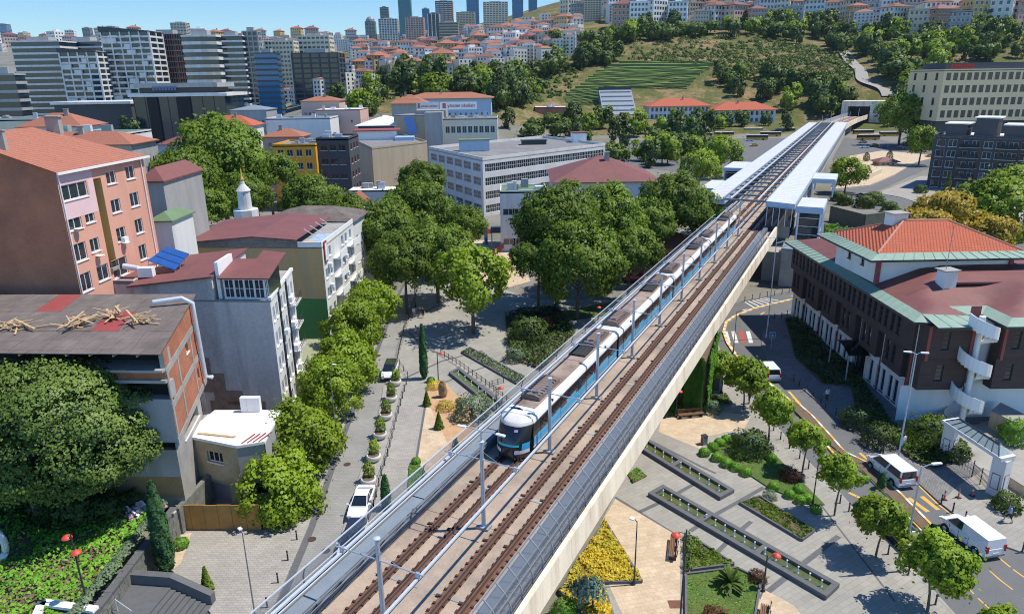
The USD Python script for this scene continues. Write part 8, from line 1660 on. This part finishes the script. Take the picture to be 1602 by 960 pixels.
# ------------------------------------------------------------------ offices, towers, the town on its hills
def tower(label,x0,x1,yt,Y,floors,body='glass_office',slab='white_render',fins=0,rot=0.0,dep=None,gap=.33,slant=0,name='office_block',curve=False,jit=0,fin_mat=None,top=None,fw=.5,cat='building'):
    a,b=AT(x0,yt,Y),AT(x1,yt,Y);w=b[0]-a[0];dep=dep or w*.6;c=np.array([(a[0]+b[0])/2,Y+dep/2]);z1=(a[2]+b[2])/2;z0=float(TZ(*c))-2;fh=(z1-z0)/floors;rng=random.Random(int(x0*7))
    t=thing(name,label,cat,(c[0],c[1],z0),rot);H=z1-z0
    def plan(o):return[(-w/2-o,-dep/2-o),*([(w*s,-dep/2-o-(.25-s*s)*w*.5)for s in(-.3,-.1,.1,.3)]if curve else[]),(w/2+o,-dep/2-o),(w/2+o,dep/2+o),(-w/2-o,dep/2+o)]
    MB().prism(plan(0),0,H).put('glass_body',M[body],t)
    for k in range(floors+1):
        q=MB();q.prism(plan(.5),k*fh,k*fh+fh*gap*(1 if k<floors else .6));q.put('floor_slab',M[slab],t)
    for k in range(fins):
        x=-w/2+w*k/max(1,fins-1);q=MB();q.box((x-fw,-dep/2-.62,0),(x+fw,-dep/2+.1,H));q.put('fin',M[fin_mat or slab],t)
        if k<max(3,fins//2):y=-dep/2+dep*k/max(2,fins//2-1);q=MB();q.box((w/2-.1,y-fw,0),(w/2+.62,y+fw,H));q.put('fin',M[fin_mat or slab],t)
    for k in range(jit):f_,x=rng.randrange(1,floors),rng.uniform(-w/2,w/2-3);q=MB();q.box((x,-dep/2-rng.uniform(.8,1.8),f_*fh),(x+rng.uniform(2.5,7),-dep/2,f_*fh+fh*rng.choice((.4,.9))));q.put('balcony',M[slab],t)
    if slant:q=MB();q.hexa([(-w/2-1,-dep/2-1,H),(w/2+1,-dep/2-1,H),(w/2+1,dep/2+1,H),(-w/2-1,dep/2+1,H)],[(-w/2-1,-dep/2-1,H+slant),(w/2+1,-dep/2-1,H+.5),(w/2+1,dep/2+1,H+.5),(-w/2-1,dep/2+1,H+slant)]);q.put('slanted_roof',M['dark_wall'],t)
    elif not top:q=MB();q.box((-w*.25,-dep*.25,H),(w*.2,dep*.25,H+fh*.9));q.put('roof_plant',M['grey_render'],t)
    if top:q=MB();q.lathe((0,0,H),[(w*.5,0),(w*.45,w*.25),(w*.25,w*.45),(.2,w*.52)],12);q.put('dome',M[top],t)
    return t
M['teal_glass']=mat('teal_glass',(.02,.13,.15),.15,.15,.05,1,spec=.8);M['blue_glass']=mat('blue_glass',(.02,.12,.24),.15,.15,.05,1,spec=.8)
T_=[('striped office block with white floor bands at the far left',16,92,66,575,13,{}),('white topped office block behind the jagged one',90,156,66,600,13,dict(gap=.3)),('low jagged white and glass office block',92,150,82,545,13,dict(jit=34,fins=5,slant=3)),('tall jagged white and glass office tower with slanting roof',157,232,50,560,16,dict(jit=48,fins=6,slant=4)),
      ('brown office block with fine mesh facade',226,284,54,590,15,dict(fins=16,gap=.15,slab='grey_render',fin_mat='brown_wall',fw=.3)),('curved office block with white floor bands',284,337,58,560,11,dict(curve=True,gap=.4)),('slim white banded office block',340,378,57,570,14,{}),('grey concrete office tower',379,402,50,575,16,dict(slab='grey_render',fins=4)),
      ('beige gridded apartment slab',414,458,66,590,14,dict(slab='cream_render',fins=9,gap=.5)),('dark glass tower with blue side',398,432,84,520,12,dict(body='blue_glass',slab='dark_wall',gap=.3)),('wide dark glass office block with red and white panel',456,528,84,530,10,dict(slab='dark_wall',gap=.3,fins=6)),('beige flats with square windows on the skyline',466,514,58,620,12,dict(slab='cream_render',fins=8,gap=.55)),
      ('slanted white commercial block at the left edge',-20,22,118,480,7,dict(slab='grey_render')),('round blue tower at the far left skyline',-10,9,38,2000,20,dict(body='blue_glass',gap=.15)),('two grey towers on the left skyline',160,180,42,2000,16,dict(slab='peach',fins=6)),('pale tower right on the left skyline',266,290,36,1900,16,dict(slab='cream_render',fins=6)),('small tower left of the slanting roof',128,140,44,2000,14,dict(slab='grey_render',fins=4)),
      ('tall teal glass skyscraper cut by the top edge',621,641,-22,1300,34,dict(body='teal_glass',slab='teal_glass',gap=.1)),('blue glass skyscraper cut by the top edge',729,748,-20,1250,34,dict(body='blue_glass',slab='blue_glass',gap=.1)),('blue glass tower at the top edge beside the cream tower',801,818,-25,1250,30,dict(body='blue_glass',slab='blue_glass',gap=.1)),('small blue tower at the top edge',827,840,-8,1400,24,dict(body='blue_glass',slab='blue_glass',gap=.1)),
      ('slim dark tower above the domed tower',594,607,12,1400,22,dict(slab='grey_render',gap=.3)),('rounded top tower on the skyline',571,586,34,1300,18,dict(slab='grey_render',fins=4,top='steel_grey')),('white gridded glass tower',592,621,30,1050,20,dict(fins=8,gap=.25)),('brown gridded tower below the teal skyscraper',634,662,28,1050,18,dict(slab='peach',fins=8)),('blue tower behind the brown one',660,671,14,1300,24,dict(body='blue_glass',slab='blue_glass',gap=.15)),
      ('dark tower with white stripe',669,687,22,950,20,dict(slab='dark_wall',fins=4,fin_mat='white_render')),('tall brown and white tower',681,707,2,1100,22,dict(slab='white_render',fins=5,fin_mat='brown_wall')),('plain beige tower on the skyline',714,742,20,1100,16,dict(slab='tan',fins=7,gap=.6)),('cream tower with rows of square windows',756,794,4,980,18,dict(slab='cream_render',fins=9,gap=.55)),('striped flats left of the beige tower',687,716,36,930,10,dict(slab='tan')),
      ('brown tower on the ridge behind the houses',915,941,-14,900,14,dict(slab='tan',fins=7,gap=.5)),('white slab tower at the top right of the ridge',1150,1166,-18,900,16,dict(slab='white_render',fins=4,gap=.5))]
for lb,x0,x1,yt,Y,fl,kw in T_:tower(lb,x0,x1,yt,Y,fl,**kw)
# dark glass block with thick black piers
YD=430;a,b=AT(208,152,YD),AT(357,190,YD);t=thing('dark_glass_block','low dark glass block with black piers and grey roof storey','building');g0,g1=a[0],b[0];zs=a[2]
q=MB();q.box((g0,YD,-1),(g1,YD+30,zs));q.put('glass_wall',M['glass_office'],t);q=MB();q.box((g0-2,YD-2,zs),(g1+2,YD+32,zs+1.8));q.put('white_slab',M['white_render'],t);q=MB();q.box((g0+3,YD+3,zs+1.8),(g1-8,YD+28,zs+5));q.put('recessed_storey',M['dark_wall'],t);q=MB();z6=AT(280,130,YD)[2];q.box((g0+1,YD+1,zs+5),(AT(338,130,YD)[0],YD+28,z6));q.put('roof_storey',M['grey_render'],t)
for x0,x1 in((230,246),(276,297)):q=MB();q.box((AT(x0,150,YD)[0],YD-1.2,-1),(AT(x1,150,YD)[0],YD+.1,zs));q.put('black_pier',M['dark_void'],t)
for k in range(9):q=MB();x=g0+(g1-g0)*k/8;q.box((x-.15,YD-.25,-1),(x+.15,YD,zs));q.put('mullion',M['dark_metal'],t)
for k in range(8):q=MB();x=AT(236+k*4.8,130,YD)[0];q.box((x,YD+.6,z6-4),(x+1.2,YD+.9,z6-1.8));q.put('sign_letter',M['car_blue'],t)
t=thing('shop_podium','low white shop podium with red shop fronts and planted roof','building');a,b=AT(84,164,455),AT(207,178,455);q=MB();q.box((a[0],455,-1),(b[0],490,a[2]));q.put('body',M['dark_wall'],t);q=MB();q.box((a[0]-1,453,a[2]),(b[0]+1,490,a[2]+1.5));q.put('roof_slab',M['white_render'],t)
for k in range(12):q=MB();x=a[0]+(b[0]-a[0])*k/12;q.box((x+.8,454.4,1),(x+3.2,455.1,5));q.put('shop_front',M['sheet_red']if k%2 else M['white_paint'],t)
# stepped dark theatre, terraces of vines
t=thing('stepped_theatre','dark stepped open air theatre building at the foot of the terraces','building');Yt=520;a,b=AT(947,140,Yt),AT(1000,172,Yt);q=MB();q.hexa([(a[0],Yt,-1),(b[0],Yt,-1),(b[0],Yt+40,-1),(a[0],Yt+40,-1)],[(a[0],Yt,6),(b[0],Yt,6),(b[0],Yt+40,a[2]),(a[0],Yt+40,a[2])]);q.put('stand',M['tray'],t)
for k in range(7):q=MB();s=k/7;q.box((a[0]+1,Yt+40*s,6+(a[2]-6)*s),(b[0]-1,Yt+40*s+1.2,6+(a[2]-6)*s+1.0));q.put('tier',M['grey_render'],t)
q=MB();q.box((a[0],Yt+38,a[2]-6),(b[0],Yt+40,a[2]+1));q.put('back_panel',M['dark_wall'],t)
vx=[(lo,hi,y)for y,lo,hi in((98,968,1130),(103,950,1120),(108,945,1110),(113,932,1100),(118,928,1095),(123,920,1088),(128,915,1085),(133,908,1080),(138,900,1075),(143,892,945),(148,885,945),(153,882,945),(158,885,945),(163,890,940))]
gr_=np.array([[T(lo+(hi-lo)*s,y)+[0,0,.35]for s in np.linspace(0,1,16)]for lo,hi,y in vx[:9]]);struct('terrace_lawn',MB().grid(gr_[::-1]),mat('terrace_green',(.115,.165,.035),.95,.2,.12,1.5),smooth=True)
gr_=np.array([[T(lo+(hi-lo)*s,y)+[0,0,.35]for s in np.linspace(0,1,8)]for lo,hi,y in vx[8:]]);gr_[0]=[T(900+45*s,138)+[0,0,.35]for s in np.linspace(0,1,8)];struct('terrace_lawn',MB().grid(gr_[::-1]),M['grass'],smooth=True)
t=thing('vine_rows','rows of vines on the green terraces of the hill','vines');tag(t,kind='stuff');q=MB()
for lo,hi,y in vx:
    for dy in(0,2.5):pts=[T(lo+(hi-lo)*s,y+dy)for s in np.linspace(0,1,9)];[q.beam(a+[0,0,.7],b+[0,0,.7],.45,.8)for a,b in zip(pts[:-1],pts[1:])]
tag(q.put('rows',mat('vine_green',(.11,.145,.04),.95,.3,.3,3),t),kind='stuff')
# house prototypes of the town
M['tiles_brown']=mat_tiles('tiles_brown',(.27,.125,.085),0.0)
HC=[('white','white_render','brown tile roof','tiles_brown'),('cream','cream_render','orange tile roof','tiles_orange'),('peach','peach','dull red roof','sheet_maroon'),('ochre','ochre_wall','orange tile roof','tiles_orange_b'),('grey','grey_render','flat grey roof','roof_grey'),('tan','tan','flat grey roof','roof_grey'),('white','wall_white','flat pale roof','roof_white'),('red brick','orange_brick','dull red roof','sheet_maroon'),('grey white','school_wall','brown tile roof','tiles_brown')]
protos={}
def town_house(k,p,w,rz,region):
    col,wl,rn,rm=HC[k];fl=4 if k%3 else 5;H=fl*3.0;lab=f'{col} house with {rn} {region}';gr=f'{col} houses, {rn}, {region}'
    if k in protos:return dup(protos[k],p,rz,lab,(w/12,w/12,w/12),gr)
    t=protos[k]=thing('town_house',lab,'house',p,rz,gr,w/12);P=[np.array(c)for c in((-6.,-5.),(6.,-5.),(6.,5.),(-6.,5.))]
    for i in range(4):L=12 if i%2==0 else 10;face(t,P[i],P[(i+1)%4],-6,H,rows(L,fl,5 if L==12 else 3,1.55,1.85,0,3.0,.7,.5),M[wl],pane=M['glass_far'],mull=(1,1),each=False,sill=False,fw=.14)
    if 'flat' in rn:flat(t,P,H,M[rm],.7,M[wl]);q=MB();q.box((-2,0,H),(2,4,H+2.4));q.put('roof_room',M[wl],t)
    else:hip(t,P,H,2.4,M[rm],.7);chimney(t,np.array([2.,1.]),H+1,2.2,.9)
    return t
rng=np.random.default_rng(77);count=0
def town(poly,sx,sy,region,w0_,far=4200.,skipf=0.1,lo=300.):
    import shapely.geometry as sg
    pg=sg.Polygon(poly);x0,y0,x1,y1=pg.bounds;y=y0
    while y<y1:
        x=x0+rng.random()*sx
        while x<x1:
            if pg.contains(sg.Point(x,y))and rng.random()>skipf:
                p=T(x,y,lo,far);town_house(int(rng.integers(len(HC))),p-[0,0,.5],max(10,w0_*(.8+.45*rng.random())),float(rng.normal()*.35),region)
            x+=sx*(.75+.5*rng.random())
        y+=sy
town([(545,78),(640,70),(760,66),(905,50),(900,75),(850,100),(800,112),(700,128),(640,126),(560,130)],26,9.5,'on the slope in the middle of the town',15)
town([(870,28),(960,46),(1060,54),(1200,45),(1330,42),(1340,52),(1440,62),(1640,40),(1640,2),(1200,0),(870,8)],30,11,'on the ridge above the green hill',20,1600)
town([(-10,61),(200,56),(390,58),(560,58),(560,74),(390,76),(-10,78)],26,10,'on the distant ridge left',26)
town([(-10,140),(60,150),(60,170),(-10,180)],26,14,'at the foot of the office blocks',13,900);town([(530,120),(620,128),(760,130),(790,108),(720,132),(640,138),(530,140)],23,9,'just above the hillside trees',14,1200)
# beyond the houses one can tell apart: the town as one mass
wl,rf_,fl_,pn_=MB(),MB(),MB(),MB();r3=np.random.default_rng(41)
def mass(poly,n,w0_,w1_,lo=350.,far=4200.):
    import shapely.geometry as sg
    pg=sg.Polygon(poly);x0,y0,x1,y1=pg.bounds;k=0
    while k<n:
        x,y=x0+r3.random()*(x1-x0),y0+r3.random()*(y1-y0)
        if not pg.contains(sg.Point(x,y)):continue
        k+=1;p=T(x,y,lo,far);w,d,h=r3.uniform(w0_,w1_),r3.uniform(w0_,w1_)*.8,r3.uniform(9,19);a=r3.normal()*.4;R=rot2(a);C=[p[:2]+R@np.array(c)for c in((-w/2,-d/2),(w/2,-d/2),(w/2,d/2),(-w/2,d/2))];z0,z1=p[2]-6,p[2]+h
        b=wl.n;wl.add([V3(c,z0)for c in C]+[V3(c,z1)for c in C],[[0,1,5,4],[1,2,6,5],[2,3,7,6],[3,0,4,7],[4,5,6,7]])
        if r3.random()<.62:
            m1,m2=(C[0]+C[3])/2,(C[1]+C[2])/2;e=[V3(c+(c-p[:2])*.06,z1+.05)for c in C];t1,t2=V3(m1+(m2-m1)*.25,z1+2.2),V3(m2+(m1-m2)*.25,z1+2.2);rf_.add(e+[t1,t2],[[0,1,5,4],[2,3,4,5]]);rf_.poly([e[1],e[2],t2]);rf_.poly([e[3],e[0],t1])
        for q_ in range(2):
            A_,B_=(C[0],C[1])if q_==0 else(C[1],C[2]);tt_=unit(B_-A_);nn2=np.array([tt_[1],-tt_[0]]);L=np.linalg.norm(B_-A_);nc=max(2,int(L/3.2))
            for f_ in range(int(h/3)):
                for c in range(nc):u=L*(c+.5)/nc;P_1=A_+tt_*(u-.75)+nn2*.06;P_2=A_+tt_*(u+.75)+nn2*.06;z=p[2]+.9+3*f_;pn_.quad(V3(P_1,z),V3(P_2,z),V3(P_2,z+1.7),V3(P_1,z+1.7))
mass([(545,72),(620,66),(760,58),(905,44),(900,80),(850,104),(800,114),(700,132),(640,130),(560,134)],230,9,14);mass([(870,20),(960,36),(1060,44),(1200,36),(1330,30),(1340,50),(1440,56),(1640,34),(1640,0),(1200,-4),(870,0)],150,12,22,far=1800.);mass([(-10,58),(390,56),(560,56),(560,80),(390,84),(-10,84)],130,14,26);mass([(-10,120),(40,130),(60,172),(-10,182)],24,10,14);mass([(340,140),(560,140),(540,170),(340,168)],26,9,16)
N={'g':('geometry',{}),'r':('rgb_ramp',{'interpolate':False,'ramp':[(0,(.60,.57,.52)),(.18,(.52,.45,.35)),(.34,(.36,.34,.33)),(.5,(.50,.36,.31)),(.62,(.66,.65,.63)),(.76,(.40,.28,.22)),(.84,(.42,.45,.50)),(.92,(.55,.47,.30))]}),'p':('principled_bsdf',{'roughness':.85})}
M['town_wall']=usdkit.material(stage,'/World/Looks/town_wall',N,[('g.random_per_island','r.fac'),('r.color','p.base_color')],surface='p.BSDF')
M['town_roof']=usdkit.material(stage,'/World/Looks/town_roof',{**N,'r':('rgb_ramp',{'interpolate':False,'ramp':[(0,(.30,.13,.085)),(.3,(.24,.10,.075)),(.5,(.36,.16,.10)),(.7,(.19,.085,.07)),(.85,(.22,.2,.18))]})},[('g.random_per_island','r.fac'),('r.color','p.base_color')],surface='p.BSDF')
t=thing('distant_town','packed mass of small town houses covering the far slopes','houses');tag(t,kind='stuff')
for m_,nm,mt in((wl,'walls','town_wall'),(rf_,'roofs','town_roof'),(pn_,'windows','glass_far')):tag(m_.put(nm,M[mt],t),kind='stuff')
# trees of the hills, parks and streets beyond
kinds=['hill_a','hill_b','hill_c','hill_d']
def wood(poly,n,r0,r1,label,group,lo=200.,kk=kinds,nm='hill_tree'):
    import shapely.geometry as sg
    pg=sg.Polygon(poly);x0,y0,x1,y1=pg.bounds;k=0
    while k<n:
        x,y=x0+rng.random()*(x1-x0),y0+rng.random()*(y1-y0)
        if not pg.contains(sg.Point(x,y)):continue
        p=T(x,y,lo,1500.);s=rng.uniform(r0,r1)/4;ki=kk[int(rng.integers(len(kk)))];plant_tree(ki,nm,{'hill_a':'round ','hill_b':'broad ','hill_c':'tall dark ','hill_d':'bright green '}[ki]+('large ' if s*8>r0+r1 else 'small ')+label,group,p-[0,0,.3],(s,s,s*rng.uniform(.85,1.15)),rng.random()*6.28);k+=1
wood([(950,60),(1100,44),(1290,34),(1335,60),(1325,84),(1200,60),(1060,62),(985,82)],70,5,8.5,'tree on the crest of the green hill','trees on the crest of the green hill');wood([(880,70),(960,62),(970,100),(930,108),(880,125),(850,140),(830,165),(790,175),(780,140),(840,105)],46,4.5,9,'tree on the left flank of the green hill','trees on the left flank of the green hill')
wood([(560,138),(640,132),(800,128),(830,150),(800,178),(720,160),(600,150)],40,5,9,'tree on the slope below the middle town','trees below the middle town');wood([(1345,60),(1600,40),(1600,92),(1480,96),(1470,150),(1425,160),(1395,125),(1350,92)],62,5,9,'tree on the slope above the tunnel portal','trees above the tunnel portal')
wood([(1090,120),(1180,118),(1300,140),(1330,165),(1290,190),(1210,182),(1150,150)],32,4.5,7.5,'tree on the lower slope behind the mansions','trees behind the mansions');wood([(790,195),(960,200),(1100,212),(1100,240),(1020,268),(950,262),(945,235),(800,212)],38,4,6.5,'tree of the park between school and bus terminal','trees of the park by the terminal',nm='park_tree')
wood([(1040,192),(1200,196),(1230,205),(1060,206)],12,3,5,'tree in front of the mansions','small trees before the mansions',nm='park_tree');wood([(110,180),(215,176),(222,240),(250,262),(170,200)],18,4,6.5,'street tree left of the dark glass block','trees left of the dark glass block',nm='park_tree');wood([(0,168),(90,165),(90,182),(0,188)],10,4,7,'tree beside the shop podium','trees beside the shop podium',nm='park_tree')
wood([(440,150),(560,140),(620,160),(560,190),(520,190)],12,4,7,'tree among the low roofs of the middle distance','trees among the low roofs',nm='park_tree');wood([(1405,150),(1462,160),(1462,195),(1400,200)],7,5,7.5,'tree below the wing wall of the tunnel','trees below the tunnel wing wall',kk=['hill_a','hill_b'])
wood([(1500,40),(1610,40),(1610,96),(1490,96)],22,4.5,8,'tree on the slope behind the hotel','trees behind the hotel')
# scrub on the slopes: uncountable
pm,nn_=[],[];r2=np.random.default_rng(5)
for poly,n in(([(985,85),(1200,62),(1330,88),(1340,120),(1300,150),(1150,125),(1120,98),(985,96)],750),([(985,62),(1180,56),(1330,84),(1335,124),(1150,112),(985,92)],330),([(1340,70),(1480,95),(1470,150),(1390,130)],120),([(830,120),(905,100),(900,140),(840,165)],110),([(560,138),(780,132),(800,165),(600,155)],120)):
    import shapely.geometry as sg
    pg=sg.Polygon(poly);x0,y0,x1,y1=pg.bounds;k=0
    while k<n:
        x,y=x0+r2.random()*(x1-x0),y0+r2.random()*(y1-y0)
        if pg.contains(sg.Point(x,y)):p=T(x,y,300.,1200.);d=sphere_pts(34,r2);d[:,2]=abs(d[:,2]);R_=r2.uniform(1.0,2.4 if n!=330 else 4.2);pm.append(p+d*R_*(.7+.4*r2.random((34,1))));nn_.append(d);k+=1
t=thing('hill_scrub','low scrub bushes dotted over the dry slopes of the hills','scrub');tag(t,kind='stuff');m,nv=leaf_cloud(np.vstack(pm),np.vstack(nn_),1.0,r2);tag(m.put('bushes',M['leaf_hill'],t,normals=nv),kind='stuff')
for pts,w in(([(1305,62),(1318,78),(1330,100),(1350,112),(1345,130),(1385,140),(1390,152)],9),([(800,100),(850,88),(905,72)],6)):
    pts=np.array(pts,float);s_=np.linspace(0,len(pts)-1,40);P=np.array([T(np.interp(v,range(len(pts)),pts[:,0]),np.interp(v,range(len(pts)),pts[:,1]))for v in s_]);q=MB();L_,R2_=[],[]
    for _ in range(12):P[1:-1]=(P[:-2]+P[1:-1]*2+P[2:])/4
    for i,p in enumerate(P):d=P[min(i+1,len(P)-1)]-P[max(i-1,0)];s=unit(np.array([d[1],-d[0],0]))*w/2;L_.append(p-s+[0,0,.8]);R2_.append(p+s+[0,0,.8])
    q.grid(np.array([L_,R2_]).transpose(1,0,2));struct('hill_road',q,M['pale_kerb'])
q=MB();w_=thing('ridge_wall','long pale blue retaining wall below the ridge houses','wall');a,b=T(1366,62),T(1480,62);q.beam(a+[0,0,2],b+[0,0,3],1,9);q.put('wall',M['blue_wall'],w_)
# ------------------------------------------------------------------ the air over the valley
usdkit.material(stage,'/World/Looks/haze',{'v':('principled_volume',{'color':(.62,.78,.95),'density':.000028,'anisotropy':.2})},volume='v.volume')
tag(MB().box((-7000,-400,-1.5),(7000,4700,420)).put('haze',UsdShade.Material.Get(stage,'/World/Looks/haze')),kind='stuff')
